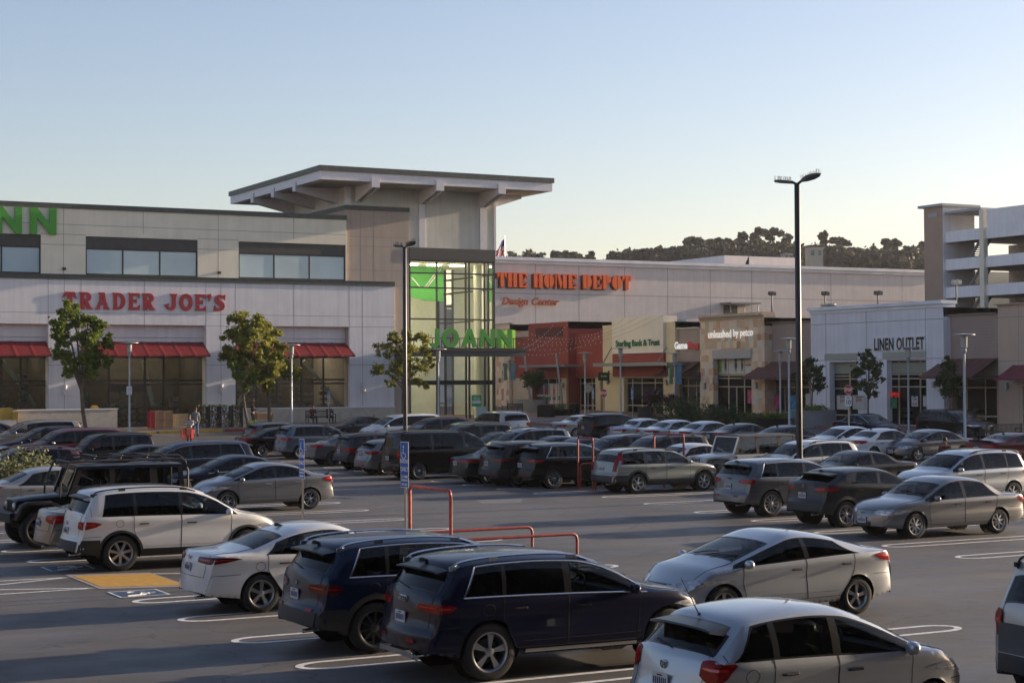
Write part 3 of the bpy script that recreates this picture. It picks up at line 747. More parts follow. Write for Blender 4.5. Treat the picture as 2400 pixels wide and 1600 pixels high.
# ------------------------------------------------------------------ the car park's vehicles
PAINTS = {
 'white': paint('white', (.66, .66, .64), 0, .35), 'pearl': paint('pearl', (.62, .61, .58), .05, .3), 'silver': paint('silver', (.42, .45, .48), .55, .3),
 'silver_warm': paint('silver_warm', (.40, .38, .36), .5, .32), 'grey': paint('grey', (.09, .095, .105), .5, .32), 'midgrey': paint('midgrey', (.20, .20, .205), .5, .32), 'taupe': paint('taupe', (.155, .15, .15), .5, .34),
 'charcoal': paint('charcoal', (.028, .030, .034), .4, .3), 'black': paint('black', (.004, .004, .0045), .1, .25), 'navy': paint('navy', (.005, .007, .027), .35, .28), 'blue': paint('blue', (.005, .013, .042), .35, .28),
 'darkblue': paint('darkblue', (.010, .014, .032), .35, .3), 'maroon': paint('maroon', (.085, .010, .016), .3, .3), 'green': paint('green', (.016, .026, .022), .3, .3), 'sage': paint('sage', (.27, .28, .25), .35, .34),
 'champagne': paint('champagne', (.25, .21, .17), .45, .34), 'brown': paint('brown', (.026, .021, .018), .4, .3), 'lightblue': paint('lightblue', (.24, .33, .42), .4, .3), 'plum': paint('plum', (.07, .04, .055), .4, .34), 'steel': paint('steel', (.09, .115, .15), .45, .3)}

def SEDAN(**k):
    d = dict(kind='sedan', L=4.82, W=.905, H=1.46, ro=1.06, wb=2.78, wr=.325, cowl=3.72, wh=2.78, rg=.78, rh=1.52, zb=.90, zbr=.97, zc=.97, zh=.80,
             dlo=[(1.12, 1.62, 2.20, 2.24), (2.32, 2.34, 3.52, 3.46)], doors=[(1.52, 1.20, 2.26, 2.26, 1.50), (2.27, 2.27, 3.36, 3.42, 2.52)], platez=.78, rim='ten',
             tail=(.78, .96, .52, .30), head=(.60, .73, .52, .42), badgez=.90, roofx=2.15)
    d.update(k); return d
def SUV(**k):
    d = dict(kind='suv', L=4.66, W=.94, H=1.66, ro=.98, wb=2.82, wr=.365, cowl=3.62, wh=2.72, zs=.30, zb=1.06, zbr=1.12, zc=1.10, zh=.94, nose=.70, rake=.30,
             dlo=[(.62, .88, 1.16, 1.22), (1.22, 1.28, 2.10, 2.14), (2.22, 2.24, 3.40, 3.32)], doors=[(1.42, 1.18, 2.14, 2.16, 1.42), (2.15, 2.17, 3.24, 3.30, 2.40)],
             platez=.84, rim='ten', tail=(.88, 1.03, .62, .34), head=(.74, .88, .50, .42), badgez=1.00, fbadgez=.80, refl=(.52, .55), tumble=.25, grille=(.56, .84, .42), fz=.45, roofx=2.0, rails=1, spoiler=1)
    d.update(k); return d

def lower_gate(S, cx, C, sp, pt):
    mb = MB(); u0, u1 = S.uz(.62, False), S.uz(.98, False); mb.grid([[(lambda p: (p[0]-cx-.012, p[1], p[2]))(S.top(u0+(u1-u0)*i/3, -.97+1.94*j/12)) for j in range(13)] for i in range(4)])
    for sg in (1, -1): mb.grid([[C(S.lowz(.07+.5*i/5, .62+.36*j/3, sg, .012)) for j in range(4)] for i in range(6)])
    return [('lower_panel', mb.out(None, 1.6).mesh('lower_panel', [mat('grey_panel', (.06, .06, .065), .5)], 40), [])]
def pillar_lamps(S, cx, C, sp, pt):
    res = []
    for sg in (1, -1):
        mb = MB(); P = []
        for i in range(9):
            z = .78+.68*i/8; u = S.uz(z, False); r = []
            for q in (.80, .86, .93, .995): p = S.top(u, q*sg); r.append((p[0]-cx-.010, p[1], p[2]))
            p = S.lowz(.20+.10*i/8, min(z, S.ring(S.x2u(.3))[3]-.02), sg, .008) if z < 1.0 else S.gs(S.x2u(.36+.04*i/8), min(.95, max(0, (z-1.0)/.42)), sg, .008)
            r.append((p[0]-cx, p[1], z)); P.append(r)
        mb.grid(P, flip=sg < 0); res.append(('tail_light', mb.out(None, 1.8).mesh('tail_light', [REDL], 40), []))
    return res
def skid(S, cx, C, sp, pt):
    mb = MB(); u0, u1 = S.uz(.385, False), S.uz(.44, False)
    P = [[(lambda p, z: (p[0]-cx-.022, p[1], z))(S.top(u1, -.86+1.72*j/16), z-(.05*(abs(j-8)/8)**3)) for z in (.34, .35, .40, .41)] for j in range(17)]
    mb.grid(P)
    for sg in (1, -1):
        P = [[(lambda p: (p[0]-cx, p[1]+sg*.004, p[2]))(S.low(S.x2u(S.xc(1.5+1.75*i/12)), f, sg, .018)) for f in (.035, .07, .10)] for i in range(13)]; mb.grid(P, flip=sg < 0)
    return [('bumper_trim', mb.out(None, 1.8).mesh('bumper_trim', [mat('satin_silver', (.36, .35, .33), .35, .6)], 50), [])]

def build_jeep(sp, pt, lod=0):
    out = []; b = MB(); lift = sp.get('lift', 0); z0 = .52+lift; zb = 1.12+lift; H = 1.84+lift; hw = .78
    b.box(-2.10, .80, -hw, hw, z0, zb)                                            # tub
    P = []                                                                          # bonnet
    for x, wv, zt in ((.78, .76, zb+.04), (1.1, .75, zb+.035), (1.6, .69, zb+.0), (1.98, .61, zb-.05), (2.02, .60, zb-.09)):
        P.append([(x, -wv, z0+.05), (x, -wv, zt-.05), (x, -wv*.9, zt-.01), (x, 0, zt+.015), (x, wv*.9, zt-.01), (x, wv, zt-.05), (x, wv, z0+.05)])
    b.grid(P, flip=True); b.face([(2.02, -.60, z0+.05), (2.02, .60, z0+.05), (2.02, .60, zb-.14), (2.02, .54, zb-.1), (2.02, -.54, zb-.1), (2.02, -.60, zb-.14)])
    bm = b.mesh('body', [pt, GRIM], 30)
    out.append(('body', bm, []))
    for xa, xb in ((-1.22, -.28), (-.26, .72)):
        for sg in (1, -1):
            d = MB(); y = sg*hw; d.box(xa, xb, min(y, y+sg*.014), max(y, y+sg*.014), z0+.03, zb-.02)
            h = MB(); h.box(xa+.06, xa+.22, min(y, y+sg*.05), max(y, y+sg*.05), zb-.14, zb-.10)
            for zz in (zb-.1, z0+.12): h.box(xb-.02, xb+.05, min(y, y+sg*.03), max(y, y+sg*.03), zz-.03, zz+.03)
            out.append(('door', d.mesh('door', [pt]), [('handle', h.mesh('handle', [BLACKP]), [])]))
    t = MB(); tm = sp.get('topm', pt); hb = .74; ht = .66
    def col(xa, xb, sg, w_=.0):    # pillar between belt and roof on one side; x tuple bottom/top
        y0, y1 = sg*hb, sg*ht
        t.face([(xa[0], y0, zb), (xb[0], y0, zb), (xb[1], y1, H-.07), (xa[1], y1, H-.07)][::sg]); t.face([(xa[0], y0-sg*.05, zb), (xb[0], y0-sg*.05, zb), (xb[1], y1-sg*.05, H-.07), (xa[1], y1-sg*.05, H-.07)][::-sg])
        t.face([(xa[0], y0, zb), (xa[1], y1, H-.07), (xa[1], y1-sg*.05, H-.07), (xa[0], y0-sg*.05, zb)]); t.face([(xb[0], y0, zb), (xb[1], y1, H-.07), (xb[1], y1-sg*.05, H-.07), (xb[0], y0-sg*.05, zb)])
    P = [[(x, -ht-.02, H-.08), (x, -ht, H-.02), (x, -ht*.5, H), (x, ht*.5, H), (x, ht, H-.02), (x, ht+.02, H-.08)] for x in (-2.04, -1.9, 0, .5, .56)]
    t.grid(P, flip=True); t.face([(x, y, z-.0) for x, y, z in P[0]]); t.face([(x, y, z) for x, y, z in P[-1]][::-1])
    t.face([(-2.04, -ht-.02, H-.09), (.56, -ht-.02, H-.09), (.56, ht+.02, H-.09), (-2.04, ht+.02, H-.09)])
    for sg in (1, -1):
        for xa, xb in (((-2.10, -2.04), (-1.98, -1.93)), ((-1.42, -1.40), (-1.22, -1.22)), ((-.34, -.34), (-.22, -.22)), ((.66, .42), (.80, .56))): col(xa, xb, sg)
    t.box(-2.10, .78, -hb, hb, zb-.01, zb+.03)
    out.append(('hard_top', t.mesh('hard_top', [tm], 30), []))
    for sg in (1, -1):
        for xa, xb in (((-1.98, -1.93), (-1.42, -1.40)), ((-1.22, -1.22), (-.34, -.34)), ((-.22, -.22), (.66, .42))):
            g_ = MB(); y0, y1 = sg*(hb-.012), sg*(ht-.012); g_.face([(xa[0], y0, zb+.03), (xb[0], y0, zb+.03), (xb[1], y1, H-.09), (xa[1], y1, H-.09)][::sg]); out.append(('side_window', g_.mesh('side_window', [GLASST]), []))
    g_ = MB(); g_.face([(.79, -hb+.06, zb+.05), (.79, hb-.06, zb+.05), (.555, ht-.05, H-.10), (.555, -ht+.05, H-.10)]); out.append(('windscreen', g_.mesh('windscreen', [GLASSC]), []))
    f = MB()
    for sg in (1, -1):
        y = sg*hb; f.prism([(.80, zb), (.84, zb), (.60, H-.07), (.56, H-.07)], min(y, y-sg*.07), max(y, y-sg*.07))
    f.box(.77, .84, -hb, hb, zb, zb+.05); f.box(.555, .60, -ht, ht, H-.10, H-.05); out.append(('windscreen_frame', f.mesh('windscreen_frame', [pt]), []))
    fl = MB()
    for ax in (-1.42, 1.52):
        for sg in (1, -1):
            y0, y1 = sg*.70, sg*.94; pts = [(-.62, .62+lift), (-.46, .95+lift), (-.30, 1.02+lift), (.30, 1.02+lift), (.44, .95+lift), (.60, .66+lift)]
            A = [[(ax+x, y0, z), (ax+x, y1, z-.01), (ax+x*.93, y1, z-.07), (ax+x*.9, y0, z-.07)] for x, z in pts]; fl.grid(A, flip=sg < 0)
            fl.face(A[0]); fl.face(A[-1])
    out.append(('fender', fl.mesh('fender', [BLACKP], 35), []))
    bu = MB()
    P = [[(2.16, y*.95, .52+lift), (2.30-.10*abs(y)**2, y, .55+lift), (2.30-.10*abs(y)**2, y, .76+lift), (2.12, y*.95, .79+lift)] for y in lin(-.88, .88, 12)]; bu.grid(P); bu.face(P[0]); bu.face(P[-1][::-1])
    bu.box(-2.28, -2.12, -.85, .85, .52+lift, .72+lift); out.append(('bumper', bu.mesh('bumper', [BLACKP], 30), []))
    gr = MB()
    for k in range(7):
        y = -.27+.09*k; gr.box(2.021, 2.03, y-.025, y+.025, .68+lift, 1.0+lift)
    out.append(('grille', gr.mesh('grille', [GRIM if sp.get('topm') else mat('grille_slot', (.01, .01, .01), .6)]), []))
    for sg in (1, -1):
        h = MB(); c = (2.0, sg*.42, .90+lift); R_ = Matrix.Translation(c) @ Matrix.Rotation(-PI/2, 4, 'Z')
        h.mat(0).lathe([(0, .06), (.06, .055), (.095, .03), (.10, .02), (.10, 0)], (0, 0, 0), 18, 'y', R_); out.append(('headlight', h.mesh('headlight', [CLEARL], 40), []))
        h = MB(); h.lathe([(0, .05), (.035, .045), (.04, 0)], (0, 0, 0), 12, 'y', Matrix.Translation((2.03, sg*.66, .90+lift-.14)) @ Matrix.Rotation(-PI/2, 4, 'Z')); out.append(('indicator', h.mesh('indicator', [AMBER], 40), []))
        h = MB(); h.box(-2.15, -2.09, sg*.70-.06, sg*.70+.06, .86+lift, 1.06+lift); out.append(('tail_light', h.mesh('tail_light', [REDL]), []))
        h = MB(); y = sg*.98; h.box(.60, .72, min(y-.08, y+.08), max(y-.08, y+.08), zb+.06, zb+.24); h.tube([(.66, sg*hb, zb+.05), (.66, y, zb+.10)], .02, 6); out.append(('wing_mirror', h.mesh('wing_mirror', [BLACKP]), []))
    for sx, z in ((2.31, .64+lift),):
        p = MB(); p.mat(0).box(2.30, 2.312, -.15+.5*0, .15, z-.075, z+.075); p.mat(1)
        for k in range(7): p.box(2.3125, 2.3135, -.12+.04*k-.011, -.12+.04*k+.011, z-.045, z+.03)
        out.append(('licence_plate', p.mesh('licence_plate', [PLATEW, PLATET]), []))
    s = MB(); s.lathe([(0, -.1), (.24, -.1), (.25, -.13), (.38, -.12), (.40, -.08), (.40, .1), (.2, .12)], (0, 0, 0), 24, 'y', Matrix.Translation((-2.28, 0, 1.0+lift)) @ Matrix.Rotation(-PI/2, 4, 'Z')); out.append(('spare_wheel', s.mesh('spare_wheel', [RUB], 40), []))
    if sp.get('rack'):
        r = MB(); zr = H+.10
        for sg in (1, -1):
            y = sg*.70
            r.tube([(1.02, sg*.80, zb-.02), (1.0, sg*.80, zb+.30), (.80, sg*.74, zr-.04), (.70, y, zr), (-2.0, y, zr), (-2.12, y, zr-.05), (-2.18, y, zr-.25), (-2.18, y, zb-.1)], .026, 8)
            r.tube([(.55, y, zr), (.50, y, zr+.10), (-1.95, y, zr+.10), (-2.05, y, zr)], .022, 8)
        for x in (.75, .1, -.55, -1.2, -1.9): r.tube([(x, -.70, zr), (x, .70, zr)], .02, 6)
        for x in (.1, -.55, -1.2): r.tube([(x+.1, -.70, zr), (x, -.60, zr+.12), (x, .60, zr+.12), (x+.1, .70, zr)], .022, 6)
        out.append(('roof_rack', r.mesh('roof_rack', [mat('satin_black', (.015, .013, .012), .4)], 45), []))
    for (x, y) in ((-.1, .36), (-.1, -.36), (-.95, .36), (-.95, -.36)):
        m = MB(); m.box(x, x+.5, y-.22, y+.22, .5+lift, .75+lift); m.box(x-.1, x+.02, y-.22, y+.22, .6+lift, 1.25+lift); m.box(x-.1, x-.02, y-.12, y+.12, 1.3+lift, 1.45+lift); out.append(('seat', m.mesh('seat', [SEATM]), []))
    ch = MB(); ch.box(-1.9, 1.9, -.45, .45, .36+lift, z0+.02); ch.box(-.05, .05, -.1, .1, 0, .1) if 0 else None
    ch.box(-1.5, -1.34, -.7, .7, .34+lift*.5, .46+lift*.5); ch.box(1.44, 1.6, -.7, .7, .34+lift*.5, .46+lift*.5); out.append(('chassis', ch.mesh('chassis', [GRIM]), []))
    r = .40+lift*.5; ws = wheel_set(r, .30, 'eight', DALLOY, lod)
    return out, [((ax, sg*.80, r), 0 if sg < 0 else PI, ws) for ax in (-1.42, 1.52) for sg in (1, -1)]
_bc = build_car
def build_car(sp, pt, lod=0): return build_jeep(sp, pt, lod) if sp['kind'] == 'jeep' else _bc(sp, pt, lod)
JEEP = dict(kind='jeep', L=4.4, W=.93, H=1.9, ro=.78, wb=2.94, roofx=1.5)

M_ = {}
M_['highlander'] = SUV(L=4.79, W=.95, H=1.74, ro=1.02, wb=2.79, wr=.375, cowl=3.78, wh=2.86, zb=1.10, zbr=1.15, zc=1.13, rake=.26, clad=1, rim='seven', rails=2, tint='d', tail=(.88, 1.05, .78, .36), ttip=.35, ttap=1.0, badge='oval', refl=None,
    dlo=[(.66, .80, 1.30, 1.32), (1.38, 1.38, 2.28, 2.30), (2.36, 2.38, 3.56, 3.46)], doors=[(1.52, 1.30, 2.30, 2.32, 1.52), (2.31, 2.33, 3.40, 3.44, 2.55)], cowlx=0, tailm2=None, ra=.43)
M_['optima'] = SEDAN(L=4.85, W=.915, H=1.465, ro=1.08, wb=2.795, wr=.335, rg=.80, rh=1.62, zbr=1.0, chrome=0, rim='five', tail=(.86, .98, .50, .48), ttip=.45, ttap=.9, tailm=REDD, badgez=.95, fin=1, tint='t', refl=(.36, .62),
    dlo=[(1.20, 1.42, 1.40, 1.62), (1.42, 1.64, 2.22, 2.26), (2.34, 2.36, 3.54, 3.48)])
M_['x3'] = SUV(L=4.70, W=.945, H=1.66, ro=1.00, wb=2.86, wr=.375, cowl=3.72, wh=2.80, rails=2, railm=CHROME, chrome=2, tint='d', rim='ten', rimm=DALLOY, badge='round', tail=(.88, 1.03, .52, .24), tailm=REDD, clad=2, fin=1, spoiler=1.5, refl=(.66, .60))
M_['q5'] = SUV(L=4.67, W=.945, H=1.64, ro=.98, wb=2.82, wr=.385, cowl=3.60, wh=2.72, rails=2, railm=CHROME, chrome=2, tint='d', rim='split', badge='rings', tail=(.92, 1.04, .50, .22), tailm=REDL, fin=1, spoiler=1, extra=skid, badgez=1.06, platez=.82, refl=(.55, .45), zb=1.04, zbr=1.11)
M_['fit'] = SUV(L=4.00, W=.84, H=1.525, ro=.72, wb=2.45, wr=.295, cowl=3.22, wh=2.22, zs=.20, zb=.96, zbr=1.02, zc=1.00, zh=.80, nose=.58, rake=.42, rails=0, spoiler=1.8, tint='t', rim='ten', badge='h', badgez=.93, platez=.76, refl=None, fin=2,
    dlo=[(.52, .86, .98, 1.02), (1.06, 1.10, 1.76, 1.80), (1.87, 1.90, 2.88, 2.82)], doors=[(1.14, .98, 1.80, 1.82, 1.18), (1.81, 1.83, 2.80, 2.86, 2.05)], tail=(.80, 1.06, .80, .20), head=(.66, .80, .62, .52), grille=(.5, .6, .4), roofx=1.6, tumble=.30)
M_['element'] = SUV(kind='box', L=4.30, W=.905, H=1.79, ro=.86, wb=2.58, wr=.335, cowl=3.42, wh=2.86, zs=.26, zb=1.08, zbr=1.12, zc=1.12, zh=1.0, nose=.7, rails=1, spoiler=0, tint='d', clad=2, rim='steel', tumble=.16, badge='h',
    dlo=[(.38, .46, 1.22, 1.24), (1.34, 1.34, 2.02, 2.02), (2.12, 2.14, 3.26, 3.18)], doors=[(1.30, 1.28, 2.05, 2.05, 1.95), (2.06, 2.06, 3.1, 3.14, 2.2)], tail=(.80, 1.14, .88, .12), refl=None, roofx=1.8, extra=lower_gate)
M_['focus'] = SEDAN(L=4.53, W=.90, H=1.47, ro=.98, wb=2.65, wr=.325, cowl=3.62, wh=2.60, rg=.55, rh=1.38, zb=.93, zbr=1.02, zc=1.0, zh=.80, rim='vee', chrome=1, spoiler=1, tail=(.84, 1.0, .6, .34), chandle=1,
    dlo=[(.92, 1.28, 1.22, 1.42), (1.26, 1.46, 2.06, 2.10), (2.16, 2.20, 3.42, 3.36)], doors=[(1.42, 1.12, 2.10, 2.12, 1.36), (2.11, 2.13, 3.22, 3.30, 2.34)], head=(.64, .80, .60, .55), roofx=2.0)
M_['elantra'] = SEDAN(L=4.53, W=.89, H=1.44, ro=.98, wb=2.70, wr=.32, cowl=3.68, wh=2.56, rg=.50, rh=1.42, zb=.92, zbr=1.04, zc=1.0, zh=.76, rim='five', tail=(.88, 1.03, .56, .36), fin=1, seatm=SEATM, tint='t',
    dlo=[(.95, 1.50, 1.98, 2.06), (2.08, 2.14, 3.50, 3.42)], doors=[(1.42, 1.05, 2.02, 2.06, 1.22), (2.03, 2.07, 3.22, 3.32, 2.26)], head=(.60, .76, .55, .60), roofx=1.9, htip=.5)
M_['camry'] = SEDAN(L=4.81, W=.90, H=1.475, ro=1.12, wb=2.72, wr=.32, cowl=3.66, wh=2.82, rg=.82, rh=1.46, zb=.91, zbr=.97, seatm=SEATB, rim='eight', tail=(.76, .96, .6, .22), tint='t', grillem=mat('chrome_grille', (.25, .25, .26), .3, .7), grille=(.55, .67, .42), head=(.58, .72, .52, .50), chrome=0)
M_['camryold'] = SEDAN(L=4.77, W=.88, H=1.41, ro=1.10, wb=2.67, wr=.31, cowl=3.55, wh=2.72, rg=.95, rh=1.50, zb=.88, zbr=.95, rim='six', tail=(.74, .86, .30, .30), tailm=REDL, crown=.06)
M_['sedan'] = SEDAN(chrome=1)
M_['sport'] = SEDAN(L=4.68, H=1.43, W=.905, rh=1.60, chrome=1, rim='multi', rimm=DALLOY, tail=(.82, .97, .5, .34), fin=1)
M_['sedanfin'] = SEDAN(chrome=1, fin=1)
M_['camrynew'] = SEDAN(L=4.85, H=1.47, chrome=0, fin=1, tail=(.80, .95, .5, .44), rim='five')
M_['civic'] = SEDAN(L=4.53, W=.88, H=1.435, ro=.95, wb=2.67, cowl=3.72, wh=2.64, rg=.62, rh=1.40, zc=.98, zh=.74, rim='five', dlo=[(.98, 1.40, 1.22, 1.50), (1.26, 1.52, 2.10, 2.14), (2.20, 2.24, 3.50, 3.44)], head=(.58, .72, .5, .5), grillem=BLACKP)
M_['altima'] = SEDAN(L=4.85, H=1.47, rim='five', tail=(.82, .98, .55, .4))
M_['coupe'] = SEDAN(L=5.02, W=.96, H=1.45, ro=1.15, wb=2.95, wr=.36, cowl=3.55, wh=2.75, rg=.85, rh=1.55, zb=.98, zbr=1.06, zc=1.0, zh=.92, rim='five', tail=(.84, .96, .25, .2), spoiler=9, fin=1, dlo=[(1.35, 1.72, 1.95, 2.0), (2.05, 2.1, 3.36, 3.3)], doors=[(2.0, 2.0, 3.3, 3.36, 2.15)], grillem=BLACKP)
M_['outlander'] = SUV(L=4.70, H=1.68, W=.905, wr=.35, tail=(.92, 1.06, .45, .30), chrome=0, tint='d', extra=skid, badgez=None, rim='ten')
M_['leaf'] = SUV(L=4.45, W=.885, H=1.55, ro=.88, wb=2.70, wr=.32, rails=0, cowl=3.62, wh=2.5, rake=.42, zs=.22, zb=1.0, zbr=1.08, zc=1.02, zh=.85, nose=.6, tint='t', tail=(.86, 1.25, .72, .12), refl=None, rim='five')
M_['forester'] = SUV(L=4.45, W=.87, H=1.60, ro=.90, wb=2.52, wr=.33, cowl=3.30, wh=2.58, rake=.22, zb=1.02, zbr=1.05, tint='t', tail=(.78, 1.0, .62, .26), clad=1, rails=1, rim='six',
    dlo=[(.46, .60, 1.10, 1.14), (1.2, 1.22, 1.98, 2.0), (2.08, 2.1, 3.14, 3.06)], doors=[(1.34, 1.15, 2.0, 2.02, 1.34), (2.03, 2.05, 3.0, 3.04, 2.25)])
M_['mazda3'] = SUV(L=4.45, W=.885, H=1.47, ro=.90, wb=2.64, wr=.32, rails=0, cowl=3.55, wh=2.6, rake=.42, zs=.2, zb=.94, zbr=1.02, zc=.98, zh=.8, nose=.6, tint='t', tail=(.86, 1.0, .5, .36), refl=(.42, .55))
M_['van'] = SUV(kind='box', L=5.14, W=.965, H=1.91, ro=1.0, wb=3.20, wr=.335, cowl=4.42, wh=3.55, zs=.24, zb=1.14, zbr=1.16, zc=1.12, zh=1.0, nose=.75, rake=.16, rails=1, spoiler=0, tint='d', rim='multi', tumble=.20, clad=0, badge='round', badgez=1.06,
    dlo=[(.45, .50, 1.55, 1.56), (1.66, 1.66, 2.95, 2.95), (3.05, 3.05, 4.22, 4.14)], doors=[(1.62, 1.60, 2.98, 2.98, 2.84), (3.0, 3.0, 4.0, 4.05, 3.15)], tail=(.80, 1.16, .86, .05), refl=(.45, .7), roofx=2.2)
M_['accord'] = SEDAN(L=4.82, H=1.455, W=.91, tail=(.80, .93, .22, .42), rim='ten', badge='h', tint='t')
M_['cx5'] = SUV(L=4.55, W=.92, H=1.67, wr=.36, rails=0, tint='d', clad=1, tail=(.94, 1.03, .6, .36), rake=.36, cowl=3.55, refl=(.50, .52), platez=.86)
M_['rdx'] = SUV(L=4.68, W=.935, H=1.64, ro=1.02, wb=2.68, wr=.355, rails=0, chrome=2, tint='d', tail=(.94, 1.06, .55, .36), rim='swirl', rake=.40, spoiler=1.5, refl=(.48, .55), badge='round', fin=1,
    dlo=[(.72, 1.05, 1.14, 1.22), (1.20, 1.28, 2.08, 2.12), (2.20, 2.22, 3.40, 3.32)])
M_['wagon'] = SUV(kind='wagon', L=4.73, W=.93, H=1.545, ro=1.05, wb=2.76, wr=.345, cowl=3.56, wh=2.78, zs=.28, zb=.99, zbr=1.01, zc=1.02, zh=.88, nose=.66, rake=.22, rails=2, spoiler=0, tint='t', clad=2, rim='six', tail=(.60, .64, .92, .05), extra=pillar_lamps, refl=None, tumble=.22,
    dlo=[(.42, .58, 1.30, 1.34), (1.46, 1.48, 2.16, 2.18), (2.28, 2.30, 3.36, 3.28)], doors=[(1.60, 1.36, 2.20, 2.22, 1.66), (2.21, 2.23, 3.16, 3.22, 2.44)], platez=.84, badgez=None)
M_['q5grey'] = SUV(L=4.63, W=.945, H=1.65, ro=.98, wb=2.81, wr=.375, cowl=3.60, wh=2.72, chrome=2, tint='d', rim='ten', badge='rings', tail=(.95, 1.08, .55, .16), fin=1, badgez=1.10, platez=.86, rails=0, refl=(.60, .45))
M_['chr'] = SUV(L=4.38, W=.90, H=1.56, ro=.88, wb=2.64, wr=.35, cowl=3.45, wh=2.5, rake=.62, zb=1.04, zbr=1.16, zc=1.04, zh=.92, rails=0, spoiler=2.2, tint='d', clad=2, rim='vee', rimm=None, tail=(.95, 1.07, .55, .40), ttip=.3, fin=1, refl=None, badgez=1.08,
    dlo=[(1.10, 1.36, 1.92, 1.98), (2.02, 2.06, 3.22, 3.14)], doors=[(1.32, 1.10, 1.98, 2.0, 1.3), (1.99, 2.01, 3.08, 3.12, 2.2)])
M_['rav4'] = SUV(L=4.60, W=.915, H=1.70, ro=.95, wb=2.66, wr=.345, cowl=3.62, wh=2.72, rails=2, tint='d', rim='six', tail=(.88, 1.08, .5, .26), spoiler=1.2, head=(.74, .90, .5, .5),
    dlo=[(.52, .72, 1.16, 1.2), (1.22, 1.26, 2.12, 2.14), (2.22, 2.24, 3.42, 3.34)])
M_['rx'] = SUV(L=4.74, W=.92, H=1.68, rails=1, tint='d', wr=.36, spoiler=1.5)
M_['suvdark'] = SUV(L=4.75, W=.95, H=1.72, rails=2, tint='d')
M_['suvbars'] = SUV(L=4.90, W=.96, H=1.74, rails=3, tint='d', cowl=3.78, wh=2.9, chrome=2, dlo=[(.62, .85, 1.3, 1.34), (1.4, 1.42, 2.26, 2.28), (2.36, 2.38, 3.56, 3.48)])
M_['crv'] = SUV(L=4.53, W=.91, H=1.66, rails=1, tint='t')
M_['minivan'] = SUV(L=5.15, W=.985, H=1.74, ro=1.12, wb=3.0, wr=.34, cowl=4.28, wh=3.30, zs=.22, zb=1.06, zbr=1.12, zc=1.08, zh=.88, nose=.62, rake=.26, rails=0, spoiler=1.2, tint='d', chrome=2, rim='seven', crown=.085,
    dlo=[(.66, .92, 1.58, 1.60), (1.66, 1.68, 2.70, 2.72), (2.80, 2.82, 4.06, 3.98)], doors=[(1.66, 1.62, 2.74, 2.76, 1.85), (2.76, 2.78, 3.86, 3.9, 2.95)], tail=(.86, 1.12, .66, .2), roofx=2.4)
M_['truck'] = SUV(L=5.1, W=.99, H=1.90, ro=1.1, wb=2.95, wr=.40, cowl=3.82, wh=3.10, zs=.36, zb=1.24, zbr=1.26, zc=1.28, zh=1.18, nose=.9, rake=.18, rails=0, spoiler=0, tint='d', mirm=CHROME, tumble=.18, roofx=2.0, head=(.95, 1.12, .6, .25), tail=(.95, 1.25, .75, .1),
    dlo=[(.4, .5, 1.4, 1.42), (1.5, 1.5, 2.4, 2.4), (2.5, 2.5, 3.6, 3.55)], doors=[(1.64, 1.45, 2.43, 2.43, 1.6), (2.45, 2.45, 3.46, 3.5, 2.6)])
M_['explorer'] = SUV(L=5.04, W=1.0, H=1.78, ro=1.1, wb=2.87, wr=.39, cowl=3.92, wh=3.05, zb=1.16, zbr=1.22, zc=1.20, zh=1.06, rails=2, tint='d', clad=1, rim='five', grillem=mat('mesh_grille', (.10, .10, .105), .35, .6), head=(.88, 1.0, .48, .3), grille=(.72, 1.0, .44), nose=.80,
    dlo=[(.66, .82, 1.36, 1.38), (1.46, 1.48, 2.36, 2.38), (2.48, 2.5, 3.68, 3.6)], doors=[(1.64, 1.42, 2.40, 2.42, 1.6), (2.42, 2.44, 3.5, 3.55, 2.64)])
M_['passat'] = SEDAN(L=4.88, W=.915, H=1.48, chrome=2, fin=0, rim='five', grillem=mat('chrome_grille', (.25, .25, .26), .3, .7))
M_['champ'] = SEDAN(L=4.85, W=.92, H=1.46, zb=.98, zbr=1.05, zc=1.02, tail=(.80, 1.0, .6, .3))
M_['jeepblack'] = dict(JEEP, lift=.10, rack=1); M_['jeepwhite'] = dict(JEEP, lift=0, topm=BLACKP)

